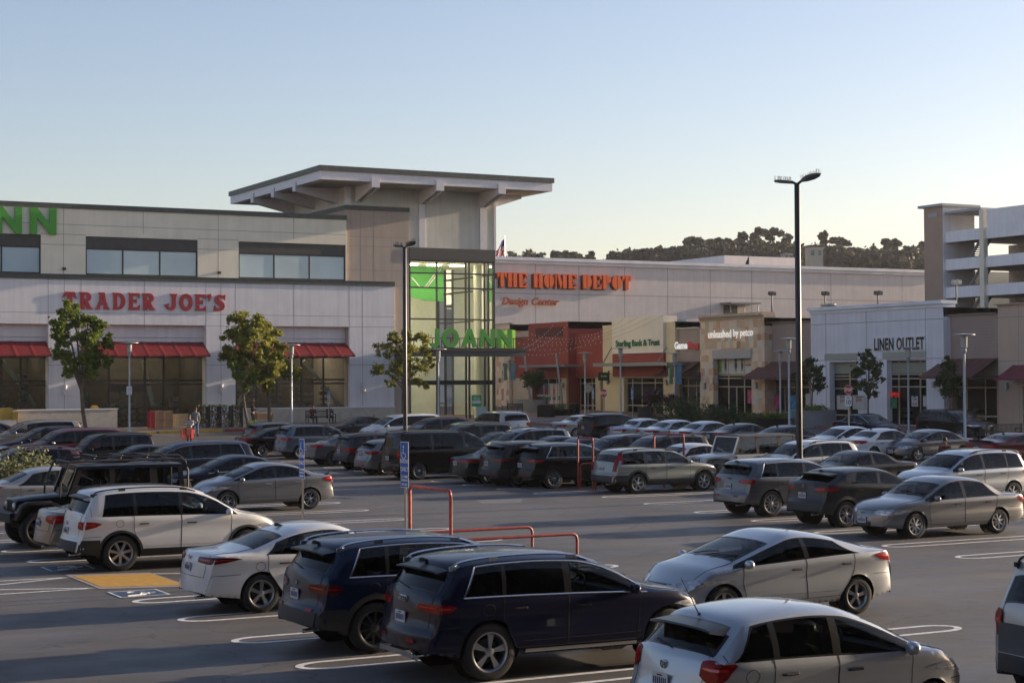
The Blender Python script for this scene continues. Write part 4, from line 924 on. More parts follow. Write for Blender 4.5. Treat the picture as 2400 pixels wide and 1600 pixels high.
R_, L_ = 0.0, PI
CARS = [  # key, paint, heading, anchor, px, py, lod, label
 ('highlander', 'white', R_, 'r', 283, 1338, 0, 'large white SUV with black roof rails, rear to the lane, beside the black off-roader'),
 ('optima', 'white', R_, 'r', 613, 1436, 0, 'white saloon with dark red wrap-round tail lights, next to the yellow paving'),
 ('x3', 'blue', R_, 'r', 880, 1531, 0, 'deep blue SUV with chrome roof rails between the white saloon and the navy SUV'),
 ('q5', 'navy', R_, 'r', 1149, 1596, 0, 'navy SUV with four-ring badge, chrome window line and five-spoke wheels'),
 ('fit', 'silver', R_, 't', 1813, 1405, 0, 'silver-blue hatchback with rod aerial, cut by the bottom of the picture'),
 ('element', 'silver_warm', R_, 'c', 2400, 1600, 0, 'boxy two-tone silver and grey SUV cut by the right picture edge'),
 ('champ', 'champagne', R_, 'c', 0, 0, 0, 'champagne car mostly hidden behind the large white SUV'),
 ('jeepblack', 'black', L_, 'c', 0, 0, 0, 'black off-roader with tubular roof rack and slotted grille'),
 ('altima', 'silver_warm', R_, 'c', 0, 0, 0, 'silver-grey saloon behind the black off-roader, cut by the left edge'),
 ('focus', 'midgrey', L_, 'r', 727, 1193, 0, 'grey saloon with dented rear wing and small boot spoiler behind the white SUV'),
 ('sedan', 'darkblue', L_, 't', 560, 1062, 0, 'dark blue-grey saloon directly behind the dented grey saloon'),
 ('minivan', 'darkblue', L_, 't', 452, 1032, 0, 'dark blue minivan with a chrome window surround, left of the lane'),
 ('sedan', 'black', L_, 't', 345, 1041, 1, 'black saloon showing its windscreen in front of the dark minivan'),
 ('element', 'black', L_, 't', 268, 1014, 0, 'boxy black SUV with square roof between the maroon SUV and the minivan'),
 ('truck', 'maroon', L_, 't', 188, 1002, 0, 'maroon SUV with a chrome door mirror behind the pale bush'),
 ('suvdark', 'darkblue', L_, 't', 118, 999, 1, 'dark navy SUV between the champagne minivan and the maroon SUV'),
 ('minivan', 'champagne', L_, 't', 92, 983, 1, 'champagne minivan in front of the low stone wall'),
 ('sedan', 'darkblue', L_, 't', -22, 988, 1, 'dark blue saloon at the far left in front of the yellow crates'),
 ('suvdark', 'plum', L_, 't', 62, 1046, 1, 'plum-grey wagon with a roof rail behind the pale bush'),
 ('leaf', 'grey', R_, 't', 678, 982, 1, 'grey electric hatchback nearest the flower stand'),
 ('sedan', 'black', R_, 't', 680, 1003, 1, 'black saloon with small tail lights wedged between two grey cars'),
 ('outlander', 'steel', R_, 't', 735, 993, 0, 'slate grey SUV with silver bumper trim beside the first parking sign'),
 ('sport', 'grey', R_, 'r', 782, 1091, 0, 'dark grey sports saloon with many-spoke wheels'),
 ('forester', 'charcoal', R_, 't', 880, 1014, 1, 'dark green-black estate car with tall tail lights and a rear window cover'),
 ('mazda3', 'taupe', R_, 't', 930, 1036, 1, 'small grey hatchback squeezed in left of the black van'),
 ('van', 'black', R_, 'r', 982, 1124, 0, 'black panelled van with a yellow diamond sticker'),
 ('accord', 'green', R_, 'r', 1147, 1134, 0, 'dark green saloon right of the black van'),
 ('cx5', 'brown', R_, 'r', 1216, 1141, 0, 'dark brown SUV between the green saloon and the black SUV'),
 ('rdx', 'black', R_, 'r', 1299, 1145, 0, 'black SUV with chrome window outline and swirl-spoke wheels'),
 ('wagon', 'sage', R_, 'r', 1495, 1156, 0, 'pale sage estate car with tall pillar tail lights and black lower body'),
 ('q5grey', 'grey', R_, 'r', 1809, 1211, 0, 'grey SUV with four-ring badge parked right of the sage estate'),
 ('chr', 'charcoal', R_, 'r', 1984, 1236, 0, 'dark grey coupe-like crossover with a large rear spoiler'),
 ('camry', 'midgrey', L_, 'f', 2147, 1262, 0, 'grey saloon with beige seats, backed in with its nose to the lane'),
 ('elantra', 'silver', L_, 'r', 2009, 1440, 0, 'silver saloon with red side tail light, nose towards the navy SUV'),
 ('rav4', 'silver', L_, 't', 2268, 1052, 0, 'silver-white SUV with roof rails behind the backed-in grey saloon'),
 ('camryold', 'charcoal', L_, 't', 2004, 1047, 0, 'dark older saloon with boot spoiler behind the coupe-like crossover'),
 ('rx', 'pearl', L_, 't', 1900, 1026, 0, 'pearl white SUV behind the tall black pole'),
 ('jeepwhite', 'white', L_, 't', 1775, 1019, 0, 'white off-roader with a black hard top'),
 ('sedan', 'pearl', R_, 't', 1640, 1040, 0, 'white saloon half hidden behind the sage estate car'),
 ('crv', 'blue', L_, 't', 1508, 1020, 1, 'blue SUV above the roof of the sage estate car'),
 ('suvdark', 'charcoal', L_, 't', 1602, 1020, 1, 'dark SUV with roof rails behind the red rail frame'),
 ('sedan', 'navy', L_, 't', 1352, 1029, 1, 'dark saloon roof seen above the black SUV with chrome outline'),
 ('sedan', 'blue', L_, 't', 1400, 1036, 1, 'navy saloon roof left of the blue SUV'),
 ('suvbars', 'steel', L_, 't', 1272, 1009, 0, 'grey-green SUV with black cross bars on its roof'),
 ('sedan', 'charcoal', L_, 't', 1165, 1019, 1, 'black saloon behind the brown SUV'),
 ('element', 'charcoal', L_, 't', 1120, 998, 1, 'boxy dark SUV with square windows behind the black van'),
 ('wagon', 'lightblue', L_, 't', 1092, 985, 1, 'light blue estate car with roof rails'),
 ('suvdark', 'navy', L_, 't', 1030, 980, 1, 'navy SUV left of the light blue estate car'),
 ('minivan', 'white', L_, 't', 940, 968, 1, 'white minivan in front of the tall black post'),
 ('sedanfin', 'charcoal', L_, 't', 842, 972, 1, 'charcoal saloon in front of the bench with two people'),
 ('minivan', 'silver_warm', PI/2, 't', 1172, 962, 1, 'silver-beige minivan driving away past the glass entrance'),
 ('camryold', 'silver_warm', R_, 't', 1368, 971, 1, 'older silver saloon at the far left end of the back row'),
 ('cx5', 'black', R_, 't', 1432, 967, 1, 'black compact SUV in the back row between two silver saloons'),
 ('camryold', 'silver', R_, 't', 1508, 980, 1, 'silver saloon right of the black compact SUV in the back row'),
 ('accord', 'silver', R_, 't', 1580, 983, 1, 'grey-silver saloon in front of the round hedge'),
 ('altima', 'silver', R_, 't', 1655, 986, 1, 'bright silver saloon in front of the pale shop doors'),
 ('sport', 'black', R_, 't', 1737, 991, 1, 'black saloon with curved chrome window line in the back row'),
 ('sedanfin', 'navy', R_, 't', 1842, 996, 1, 'navy saloon left of the tall black pole in the back row'),
 ('camrynew', 'white', L_, 't', 1982, 997, 1, 'white saloon right of the tall black pole, nose to the lane'),
 ('camrynew', 'white', R_, 't', 2062, 1003, 1, 'white saloon showing its tail light in the back row'),
 ('civic', 'taupe', L_, 't', 2180, 1005, 0, 'dark grey saloon behind the silver-white SUV'),
 ('coupe', 'maroon', R_, 't', 2372, 1013, 0, 'dark red coupe with a black boot spoiler at the right edge'),
 ('passat', 'navy', -PI/2, 't', 2026, 968, 1, 'navy saloon driving past the linen shop'),
 ('explorer', 'black', -PI/2, 't', 2224, 959, 0, 'black SUV with mesh grille driving past the shops'),
]
CENTRES = {}
def spawn_cars():
    for i, (k, pn, hd, an, px, py, lod, lab) in enumerate(CARS):
        sp = M_[k]
        fx = [v for q, v in FIXED.items() if lab.startswith(q)]
        xy = fx[0] if fx else anchored(sp, hd, an, px, py)
        CENTRES[lab] = xy
        cat = 'van' if k == 'van' else 'SUV' if ('SUV' in lab or 'off-roader' in lab) else 'car'
        place_car(k, sp, pn, xy, hd, lab, lod, cat)
# parking positions of the vehicles whose wheels and roofs are hidden or cut off
FIXED = {'champagne ca': (11.45, 39.7), 'boxy two-ton': (17.4, 15.35), 'black off-ro': (11.1, 42.6), 'silver-grey ': (12.4, 51.9),
 'dark blue-gr': (19.5, 56.6), 'black saloon showing': (19.3, 66.9), 'black saloon with small': (31.0, 82.4), 'dark older s': (39.3, 47.9), 'pearl white ': (39.3, 50.9),
 'white off-ro': (38.2, 53.2), 'white saloon half': (37.9, 55.6), 'dark SUV wit': (37.6, 58.0), 'blue SUV abo': (37.3, 60.4), 'navy saloon roof': (36.9, 62.8), 'dark saloon roof': (36.9, 65.0),
 'grey-green S': (36.6, 67.4), 'black saloon behind': (36.9, 70.3), 'boxy dark SU': (36.9, 72.9), 'light blue e': (40.2, 80.6), 'navy SUV lef': (39.8, 83.4), 'white miniva': (40.7, 89.2), 'charcoal sal': (41.0, 95.6),
 'small grey h': (30.4, 66.1), 'dark green-b': (30.9, 69.6), 'grey electri': (32.8, 87.0), 'plum-grey wa': (13.4, 61.4), 'white saloon right': (54.0, 66.6), 'white saloon showing': (53.8, 63.4)}
# ------------------------------------------------------------------ ground and markings
def asphalt():
    m = bpy.data.materials.new('asphalt'); m.use_nodes = True; N = m.node_tree.nodes; K = m.node_tree.links; b = N['Principled BSDF']
    tc = N.new('ShaderNodeTexCoord')
    def noise(sc, det, vec=None, rough=.6):
        n = N.new('ShaderNodeTexNoise'); n.inputs['Scale'].default_value = sc; n.inputs['Detail'].default_value = det; n.inputs['Roughness'].default_value = rough
        K.new(vec or tc.outputs['Object'], n.inputs['Vector']); return n.outputs[0]
    def ramp(src, a, b_, lo, hi):
        r = N.new('ShaderNodeMapRange'); r.inputs[1].default_value = a; r.inputs[2].default_value = b_; r.inputs[3].default_value = lo; r.inputs[4].default_value = hi; K.new(src, r.inputs[0]); return r.outputs[0]
    mp = N.new('ShaderNodeMapping'); mp.inputs['Scale'].default_value = (.35, 1.0, 1); mp.inputs['Rotation'].default_value = (0, 0, .15); K.new(tc.outputs['Object'], mp.inputs[0])
    mp2 = N.new('ShaderNodeMapping'); mp2.inputs['Scale'].default_value = (.10, .9, 1); mp2.inputs['Rotation'].default_value = (0, 0, -1.45); K.new(tc.outputs['Object'], mp2.inputs[0])
    vals = [ramp(noise(.16, 4), .35, .65, .72, 1.22), ramp(noise(1.1, 8, mp.outputs[0], .7), .3, .7, .84, 1.16), ramp(noise(.5, 6, mp2.outputs[0], .65), .4, .7, .92, 1.22), ramp(noise(38, 4, None, .8), .3, .7, .66, 1.34)]
    v = N.new('ShaderNodeTexVoronoi'); v.feature = 'DISTANCE_TO_EDGE'; v.inputs['Scale'].default_value = .22
    wv = N.new('ShaderNodeVectorMath'); wv.operation = 'MULTIPLY_ADD'; nn = N.new('ShaderNodeTexNoise'); nn.inputs['Scale'].default_value = .9; nn.inputs['Detail'].default_value = 5; K.new(tc.outputs['Object'], nn.inputs['Vector'])
    K.new(nn.outputs[1], wv.inputs[0]); wv.inputs[1].default_value = (1.6, 1.6, 0); K.new(tc.outputs['Object'], wv.inputs[2]); K.new(wv.outputs[0], v.inputs['Vector'])
    vals.append(ramp(v.outputs[0], .0, .005, .45, 1.0)); vals.append(ramp(noise(.33, 9, None, .8), .58, .70, 1.0, .62)); vals.append(ramp(noise(2.6, 7, None, .75), .60, .72, 1.0, .74))
    cur = vals[0]
    for q in vals[1:]:
        mm = N.new('ShaderNodeMath'); mm.operation = 'MULTIPLY'; K.new(cur, mm.inputs[0]); K.new(q, mm.inputs[1]); cur = mm.outputs[0]
    sc = N.new('ShaderNodeVectorMath'); sc.operation = 'SCALE'; sc.inputs[0].default_value = (.094, .087, .082); K.new(cur, sc.inputs['Scale']); K.new(sc.outputs[0], b.inputs['Base Color'])
    K.new(ramp(noise(.7, 5), .3, .7, .5, .8), b.inputs['Roughness'])
    bp = N.new('ShaderNodeBump'); bp.inputs['Strength'].default_value = .35; bp.inputs['Distance'].default_value = .01; K.new(noise(70, 3), bp.inputs['Height']); K.new(bp.outputs[0], b.inputs['Normal'])
    return m
ASPH = asphalt()
def ground():
    mb = MB(); xs = [-700, -400, -200]+list(np.arange(-60, 161, 5.))+[260, 500, 1000]; ys = [-700, -400, -200]+list(np.arange(-60, 241, 5.))+[320, 500, 1200]
    mb.grid([[(x, y, gz(x, y)) for y in ys] for x in xs], flip=True); o = mb.build('ground', [ASPH], smooth=60); tag(o, kind='structure')
ground()
PAINTW = mat('road_paint', (.66, .65, .63), .7, var=.25, vscale=9); YEL = mat('yellow_paving', (.50, .27, .045), .8, var=.12, vscale=6, bump=.5, bscale=30)
CONC = mat('concrete', (.30, .27, .24), .85, var=.1, vscale=2, bump=.2); BLUEP = mat('blue_road_paint', (.035, .075, .14), .7, var=.25, vscale=8)
YKERB = mat('yellow_kerb', (.50, .28, .03), .8, var=.2); RKERB = mat('red_kerb', (.25, .03, .025), .8, var=.2)
def strip(mb, pts, wd, dz=.004):
    """flat painted strip along ground points"""
    n = len(pts); A = []
    for i, (x, y) in enumerate(pts):
        x0, y0 = pts[max(i-1, 0)]; x1, y1 = pts[min(i+1, n-1)]; dx, dy = x1-x0, y1-y0; d = math.hypot(dx, dy) or 1; nx, ny = -dy/d*wd/2, dx/d*wd/2
        A.append([(x+nx, y+ny, gz(x+nx, y+ny)+dz), (x-nx, y-ny, gz(x-nx, y-ny)+dz)])
    mb.grid(A, flip=False)
def hairpin(mb, x, y, ln, sgn, half=.30, wd=.12):
    pts = [(x+sgn*ln*i/4, y+half) for i in (4, 3, 2, 1)]
    for k in range(13):
        a = PI/2+PI*k/12; pts.append((x+sgn*(half*1.5+half*1.5*math.cos(a)), y+half*math.sin(a)))
    pts += [(x+sgn*ln*i/4, y-half) for i in (1, 2, 3, 4)]
    if sgn < 0: pass
    strip(mb, pts, wd)
mb = MB()
def flipfix(mb):   # make every face look up
    for i, f in enumerate(mb.f):
        a, b, c = [Vector(mb.v[k]) for k in f[:3]]
        if (b-a).cross(c-a).z < 0: mb.f[i] = f[::-1]
for k in range(-2, 4): hairpin(mb, 8.8, 22.7+2.72*k, 5.2, 1)
for y in (38.9, 41.55, 44.2, 46.9, 49.6, 52.3, 55, 57.7, 60.4, 63.1): hairpin(mb, 8.7, y, 5.2, 1)
for x, y in [(21.1, 48.8), (20.7, 45.1), (20.4, 41.6), (20.1, 38.2), (19.6, 34.9), (19.4, 31.6), (19.3, 26.0), (19.3, 21.1)]: hairpin(mb, x, y, 5, -1)
for k in range(1, 18): hairpin(mb, 21.6, 49.5+2.75*k, 5, -1)
for x, y in [(30.1, 49.7), (29.6, 46.3), (29.0, 42.6), (28.6, 39.2), (27.8, 35.4), (27.0, 31.8), (26.7, 29.0)]: hairpin(mb, x, y, 5.6, 1)
for k in range(1, 13): hairpin(mb, 29.0, 49.7+2.75*k, 5, 1)
for k in range(0, 20): hairpin(mb, 50.2, 50+2.75*k, 5, 1); hairpin(mb, 42.6, 44+2.75*k, 5, -1)
# access aisle hatching and the row end by the entrance
for a, b in [((8.75, 35.4), (3.5, 35.6)), ((8.75, 33.3), (3.5, 33.2)), ((8.75, 35.4), (3.4, 33.4)), ((8.75, 33.3), (3.4, 35.5)), ((10.3, 35.2), (14, 33.4)), ((10.2, 32.7), (14, 32.6)), ((25, 17), (33, 14)), ((24.5, 15.6), (33, 12.5)), ((36, 100), (44, 95)), ((32, 101), (40, 96))]:
    strip(mb, [a, ((a[0]+b[0])/2, (a[1]+b[1])/2), b], .10, .005)
flipfix(mb); o = mb.build('parking_lines', [PAINTW]); tag(o, kind='structure')
mb = MB(); mb.mat(0)
def slab(mb, P, z0, z1):
    a = [(x, y, gz(x, y)+z1) for x, y in P]; mb.face(a); n = len(P)
    for i in range(n):
        p, q = P[i], P[(i+1) % n]; mb.face([(p[0], p[1], gz(*p)+z0), (q[0], q[1], gz(*q)+z0), a[(i+1) % n], a[i]])
mb.face([(x, y, .006) for x, y in [(8.75, 33.1), (10.4, 32.6), (10.4, 35.4), (8.75, 35.85)]]); mb.mat(1)
mb.face([(x, y, .010) for x, y in [(8.85, 33.35), (10.35, 32.88), (10.35, 35.1), (8.85, 35.55)]])
flipfix(mb); o = mb.build('tactile_paving', [CONC, YEL]); tag(o, kind='structure')
mb = MB()
for x0, y0 in ((8.72, 31.55), (8.66, 36.7)):
    mb.mat(0).box(x0, x0+.95, y0, y0+.95, .004, .008); mb.mat(1)
    for a in ((x0, x0+.95, y0, y0+.04), (x0, x0+.95, y0+.91, y0+.95), (x0, x0+.04, y0+.04, y0+.91), (x0+.91, x0+.95, y0+.04, y0+.91)): mb.box(*a, .0085, .011)
    c = (x0+.42, y0+.42); mb.tube([(c[0]-.02+.24*math.cos(t), c[1]+.24*math.sin(t), .009) for t in lin(-2.2, 2.0, 14)], .022, 4)
    mb.tube([(c[0]+.36, c[1], .01), (c[0]+.08, c[1]-.02, .01), (c[0]+.0, c[1]-.26, .01), (c[0]-.26, c[1]-.33, .01)], .024, 4); mb.tube([(c[0]+.2, c[1], .01), (c[0]+.17, c[1]-.22, .01)], .02, 4)
o = mb.build('accessible_bay_symbol', [BLUEP, PAINTW]); tag(o, kind='structure')
m2 = MB(); m2.face([(x, y, gz(x, y)+.004) for x, y in [at(1115, 1172), at(1225, 1168), at(1220, 1178), at(1130, 1180)]]); flipfix(m2); o = m2.build('manhole_cover', [mat('cover_steel', (.16, .15, .14), .6, var=.2)]); tag(o, kind='structure')
# pavements
def pave(name, P, m, h=.15, kerb=None):
    mb = MB(); n = len(P)
    X = [p[0] for p in P]; Y = [p[1] for p in P]; x0, x1, y0, y1 = min(X), max(X), min(Y), max(Y)
    nx, ny = max(1, int((x1-x0)/6)), max(1, int((y1-y0)/6))
    g = [[(x0+(x1-x0)*i/nx, y0+(y1-y0)*j/ny) for j in range(ny+1)] for i in range(nx+1)]
    mb.grid([[(x, y, gz(x, y)+h) for x, y in r] for r in g], flip=True)
    for r in (g[0], g[-1], [q[0] for q in g], [q[-1] for q in g]): mb.grid([[(x, y, gz(x, y)-.1), (x, y, gz(x, y)+h)] for x, y in r])
    o = mb.build(name, [m]); tag(o, kind='structure')
PAV = mat('pavement', (.20, .17, .15), .85, var=.12, vscale=1.5, bump=.2); BRK = mat('brick_pavement', (.19, .12, .10), .85, var=.2, vscale=3)
YT, XS = 118.5, 77.5
pave('pavement', [(2, 110.9), (72, YT+1)], PAV); pave('pavement', [(72.6, 40), (XS+1, 150)], BRK); pave('pavement', [(60, 105), (72.4, 146)], BRK, .13)
mb = MB(); mb.mat(0)
def kerb(xa, xb, y, m, mb):
    mb.mat(m)
    A = [[(x, y, gz(x, y)-.05), (x, y-.06, gz(x, y)-.05), (x, y-.06, gz(x, y)+.17), (x, y+.12, gz(x, y)+.17)] for x in lin(xa, xb, 8)]; mb.grid(A, flip=False)
kerb(2, 30, 110.85, 2, mb); kerb(30, 33, 110.85, 0, mb); kerb(33.2, 37.5, 110.85, 0, mb); kerb(37.7, 42, 110.85, 1, mb); kerb(42, 60, 110.85, 2, mb)
o = mb.build('kerb', [YKERB, RKERB, CONC]); tag(o, kind='structure')
# traffic island edges between rows
# ------------------------------------------------------------------ facade helpers
class Fac:
    """a vertical facade plane: along x at y=D (ax='x'), or along y at x=D (ax='y'); pixel helpers give real positions on it"""
    def __init__(s, ax, D): s.ax, s.D = ax, D
    def p(s, px, py, d=0):
        if s.ax == 'x': a, z = onY(s.D-d, px, py)
        else: a, z = onX(s.D-d, px, py)
        return a, z
    def u(s, px, d=0): return s.p(px, 850, d)[0]
    def z(s, px, py, d=0): return s.p(px, py, d)[1]
    def box(s, mb, a0, a1, d0, d1, z0, z1):
        """d = distance in front of the facade"""
        a0, a1 = min(a0, a1), max(a0, a1); d0, d1 = min(d0, d1), max(d0, d1)
        if s.ax == 'x': mb.box(a0, a1, s.D-d1, s.D-d0, z0, z1)
        else: mb.box(s.D-d1, s.D-d0, a0, a1, z0, z1)
    def pt(s, a, d, z): return (a, s.D-d, z) if s.ax == 'x' else (s.D-d, a, z)
    def rot(s): return 0 if s.ax == 'x' else -PI/2
def stucco(name, col, streak=.10, rough=.9, var=.05): return mat(name, col, rough, var=var, vscale=.9, streak=streak, bump=.25, bscale=18)
def jointed(mb, F, us, zs, d, w_=.035):
    """score lines as thin recessed-looking dark strips 3 mm proud"""
    for (a, z0, z1) in us: F.box(mb, a-w_/2, a+w_/2, d, d+.003, z0, z1)
    for (z, a0, a1) in zs: F.box(mb, a0, a1, d, d+.003, z-w_/2, z+w_/2)
JOINT = mat('joint', (.30, .275, .26), .9)
DKM = mat('dark_metal', (.050, .047, .043), .45, .3, var=.1); CAPM = mat('grey_green_cap', (.085, .09, .08), .5, .2, var=.15)
STWHITE = stucco('white_stucco', (.78, .75, .745), .10); STCREAM = stucco('cream_stucco', (.85, .78, .62), .06); STTAUPE = stucco('taupe_stucco', (.47, .385, .32), .10)
TRIMW = mat('white_trim', (.74, .71, .71), .6, var=.05); GW = glassmat('shop_glass', (.55, .58, .56), .9, .02)
REDAWN = mat('red_awning', (.20, .018, .022), .55, .1, var=.12); FRAMED = mat('bronze_frame', (.060, .048, .040), .4, .4)
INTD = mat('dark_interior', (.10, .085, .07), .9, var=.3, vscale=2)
def sign_mesh(parent, F, name, me, px0, px1, pybase, m, d=.08, zoff=0, cap=None):
    """place a lettering mesh (xz plane, centred) so that it spans px0..px1 on the facade"""
    a0, a1 = F.u(px0, d), F.u(px1, d); c = (px0+px1)/2; z = F.z(c, pybase, d)
    xs = [v.co.x for v in me.vertices]; wdt = max(xs)-min(xs); k = abs(a1-a0)/wdt; mid = (max(xs)+min(xs))/2
    me.transform(Matrix.Translation((-mid, 0, 0))); me.transform(Matrix.Diagonal((k, 1, 1, 1)))
    o = link_mesh(name, me, m, parent, F.pt((a0+a1)/2, d, z), F.rot()); return o
# ------------------------------------------------------------------ buildings
def goods_mat(name, scale=2.2, bright=.5):
    if name in MATS: return MATS[name]
    m = bpy.data.materials.new(name); m.use_nodes = True; N = m.node_tree.nodes; K = m.node_tree.links; b = N['Principled BSDF']
    tc = N.new('ShaderNodeTexCoord'); mp = N.new('ShaderNodeMapping'); mp.inputs['Scale'].default_value = (1, 1, 1.8); K.new(tc.outputs['Object'], mp.inputs[0])
    v = N.new('ShaderNodeTexVoronoi'); v.inputs['Scale'].default_value = scale; K.new(mp.outputs[0], v.inputs['Vector'])
    h = N.new('ShaderNodeHueSaturation'); h.inputs['Saturation'].default_value = .55; h.inputs['Value'].default_value = bright; K.new(v.outputs['Color'], h.inputs['Color']); K.new(h.outputs[0], b.inputs['Base Color'])
    b.inputs['Roughness'].default_value = .7; MATS[name] = m; return m
GOODS = goods_mat('shelf_goods', 3.4, .5)
def wall_open(mb, F, a0, a1, z0, z1, ops, d=0, th=.5, back=None):
    """front skin with rectangular openings and their reveals; a in facade coordinates"""
    A = sorted(set([a0, a1]+[v for o in ops for v in o[:2] if a0 < v < a1])); Z = sorted(set([z0, z1]+[v for o in ops for v in o[2:4] if z0 < v < z1]))
    for i in range(len(A)-1):
        for j in range(len(Z)-1):
            am, zm = (A[i]+A[i+1])/2, (Z[j]+Z[j+1])/2
            if any(o[0] < am < o[1] and o[2] < zm < o[3] for o in ops): continue
            q = [F.pt(A[i], d, Z[j]), F.pt(A[i+1], d, Z[j]), F.pt(A[i+1], d, Z[j+1]), F.pt(A[i], d, Z[j+1])]
            mb.face(q if F.ax == 'x' else q[::-1])
    for (p, q, r, s) in [o[:4] for o in ops]:
        for (u0, w0, u1, w1) in ((p, r, q, r), (q, r, q, s), (q, s, p, s), (p, s, p, r)):
            mb.face([F.pt(u0, d, w0), F.pt(u1, d, w1), F.pt(u1, d-th, w1), F.pt(u0, d-th, w0)])
def body_box(mb, F, a0, a1, z0, z1, d, depth):   # sides, roof and back behind a skin
    for q in ([(a0, d, z0), (a0, d-depth, z0), (a0, d-depth, z1), (a0, d, z1)], [(a1, d, z0), (a1, d-depth, z0), (a1, d-depth, z1), (a1, d, z1)],
              [(a0, d-depth, z0), (a1, d-depth, z0), (a1, d-depth, z1), (a0, d-depth, z1)], [(a0, d, z1-.6), (a1, d, z1-.6), (a1, d-depth, z1-.6), (a0, d-depth, z1-.6)]):
        mb.face([F.pt(*p) for p in q])
    F.box(mb, a0, a1, d-.25, d-.001, z1-.6, z1-.0005); F.box(mb, a0, a0+.25, d-depth, d-.26, z1-.6, z1-.0005); F.box(mb, a1-.25, a1, d-depth, d-.26, z1-.6, z1-.0005)
def glazing(F, parent, a0, a1, z0, z1, cuts_a, cuts_z, d, fm=None, gm=None, w_=.07, name='window', dp=.08):
    a0, a1 = min(a0, a1), max(a0, a1); mb = MB()
    for a in [a0+w_/2, a1-w_/2]+list(cuts_a): F.box(mb, a-w_/2, a+w_/2, d-dp, d, z0, z1)
    for z in [z0+w_/2, z1-w_/2]+list(cuts_z): F.box(mb, a0+w_, a1-w_, d-dp+.01, d-.01, z-w_/2, z+w_/2)
    o = mb.build(name, [fm or FRAMED], parent)
    g = MB(); q = [F.pt(a0, d-dp/2, z0), F.pt(a1, d-dp/2, z0), F.pt(a1, d-dp/2, z1), F.pt(a0, d-dp/2, z1)]; g.face(q if F.ax == 'x' else q[::-1]); g.build('pane', [gm or GW], o)
    return o
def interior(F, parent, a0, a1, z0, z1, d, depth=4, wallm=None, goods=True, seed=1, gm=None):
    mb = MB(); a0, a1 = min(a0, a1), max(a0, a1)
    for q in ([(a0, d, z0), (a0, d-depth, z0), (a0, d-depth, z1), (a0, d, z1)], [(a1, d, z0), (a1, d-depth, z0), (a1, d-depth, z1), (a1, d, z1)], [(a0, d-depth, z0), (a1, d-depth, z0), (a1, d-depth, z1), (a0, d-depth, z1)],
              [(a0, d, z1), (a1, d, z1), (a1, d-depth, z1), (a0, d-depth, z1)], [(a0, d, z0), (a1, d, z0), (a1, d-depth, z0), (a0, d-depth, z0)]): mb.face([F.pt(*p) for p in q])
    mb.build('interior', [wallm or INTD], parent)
    if goods:
        r = random.Random(seed); mb = MB(); a = a0+.3
        while a < a1-.8:
            w_ = r.uniform(.4, 1.1); dd = r.uniform(.3, min(2.2, depth-1.0))
            for k in range(r.randint(3, 6)): F.box(mb, a, min(a+w_, a1-.1), d-dd-.4, d-dd, z0+.1+.42*k, z0+.38+.42*k+r.uniform(-.1, .0))
            a += w_+r.uniform(.05, .5)
        mb.build('shelf', [gm or GOODS], parent)
def awning(F, parent, a0, a1, ztop, zbot, d0, out, m, seams=9, name='awning', endcap=True):
    mb = MB(); n = seams*6
    P = []
    for i in range(n+1):
        a = a0+(a1-a0)*i/n; k = .018 if i % 6 == 0 else 0
        P.append([F.pt(a, d0+k, ztop+k), F.pt(a, d0+out*.5+k, (ztop+zbot)/2+k), F.pt(a, d0+out+k, zbot+.06+k), F.pt(a, d0+out+k, zbot-.05), F.pt(a, d0+out-.05, zbot-.05), F.pt(a, d0+.01, ztop-.07)])
    mb.grid(P, flip=F.ax == 'x')
    o = mb.build(name, [m], parent); 
    if endcap:
        b = MB()
        for a in (a0+.04, a1-.04): b.tube([F.pt(a, d0, zbot+.1), F.pt(a, d0+out-.1, zbot)], .03, 5); b.tube([F.pt(a, d0, ztop-.1), F.pt(a, d0+out-.1, zbot)], .03, 5)
        b.build('awning_bracket', [DKM], o)
    return o
def wall_lamp(F, px, py0, py1, label, d=0, m=None):
    a = F.u(px, d); z0, z1 = F.z(px, py1, d), F.z(px, py0, d); x, y, _ = F.pt(a, d+.10, z0)
    root = empty('wall_lamp', (x, y, z0), F.rot(), label, 'wall lamp', 'cylinder lamps on the walls')
    mb = MB(); mb.lathe([(0, 0), (.13, 0), (.13, z1-z0), (0, z1-z0)], n=14); mb.build('lamp_body', [m or TRIMW], root, 40)
    mb = MB(); mb.box(-.07, .07, .05, .099, (z1-z0)*.3, (z1-z0)*.7); mb.build('bracket', [DKM], root)

# ---- supermarket with the craft shop above
F = Fac('x', YT); B = empty('supermarket_building', (32, YT, .7), 0, 'pale grey two-storey supermarket with red awnings and a cream upper floor', 'shop building')
B.location = (0, 0, 0)
zc1, zc0 = F.z(450, 651), F.z(450, 660.7); zg = .62
zrec = F.z(330, 761); zawt, zawb = F.z(450, 801), F.z(450, 834, 1.3); zsill = F.z(650, 957)
xl = -70.0; bays = [(-230, 113), (190, 482), (552, 819)]
mb = MB(); ops = []
for a, b in bays: ops.append((F.u(a), F.u(b), zg if a != 552 else zsill, zrec))
ops[0] = (F.u(-230), F.u(113), F.z(50, 960), zrec)
wall_open(mb, F, xl, F.u(924), zg, zc0, ops, 0, .8)
mb.face([F.pt(F.u(924), 0, zg), F.pt(F.u(924), -.35, zg), F.pt(F.u(924), -.35, zc0), F.pt(F.u(924), 0, zc0)])
for i, (a, b) in enumerate(bays):           # stepped lintel inside the recess, down to the awning
    u0, u1 = F.u(a)+.004, F.u(b)-.004
    F.box(mb, u0, u1, -.80, -.55, F.z(330, 790), zrec-.004); F.box(mb, u0, u1, -.80, -.62, F.z(330, 835)+.0, F.z(330, 790)-.004)
mb.mat(1)
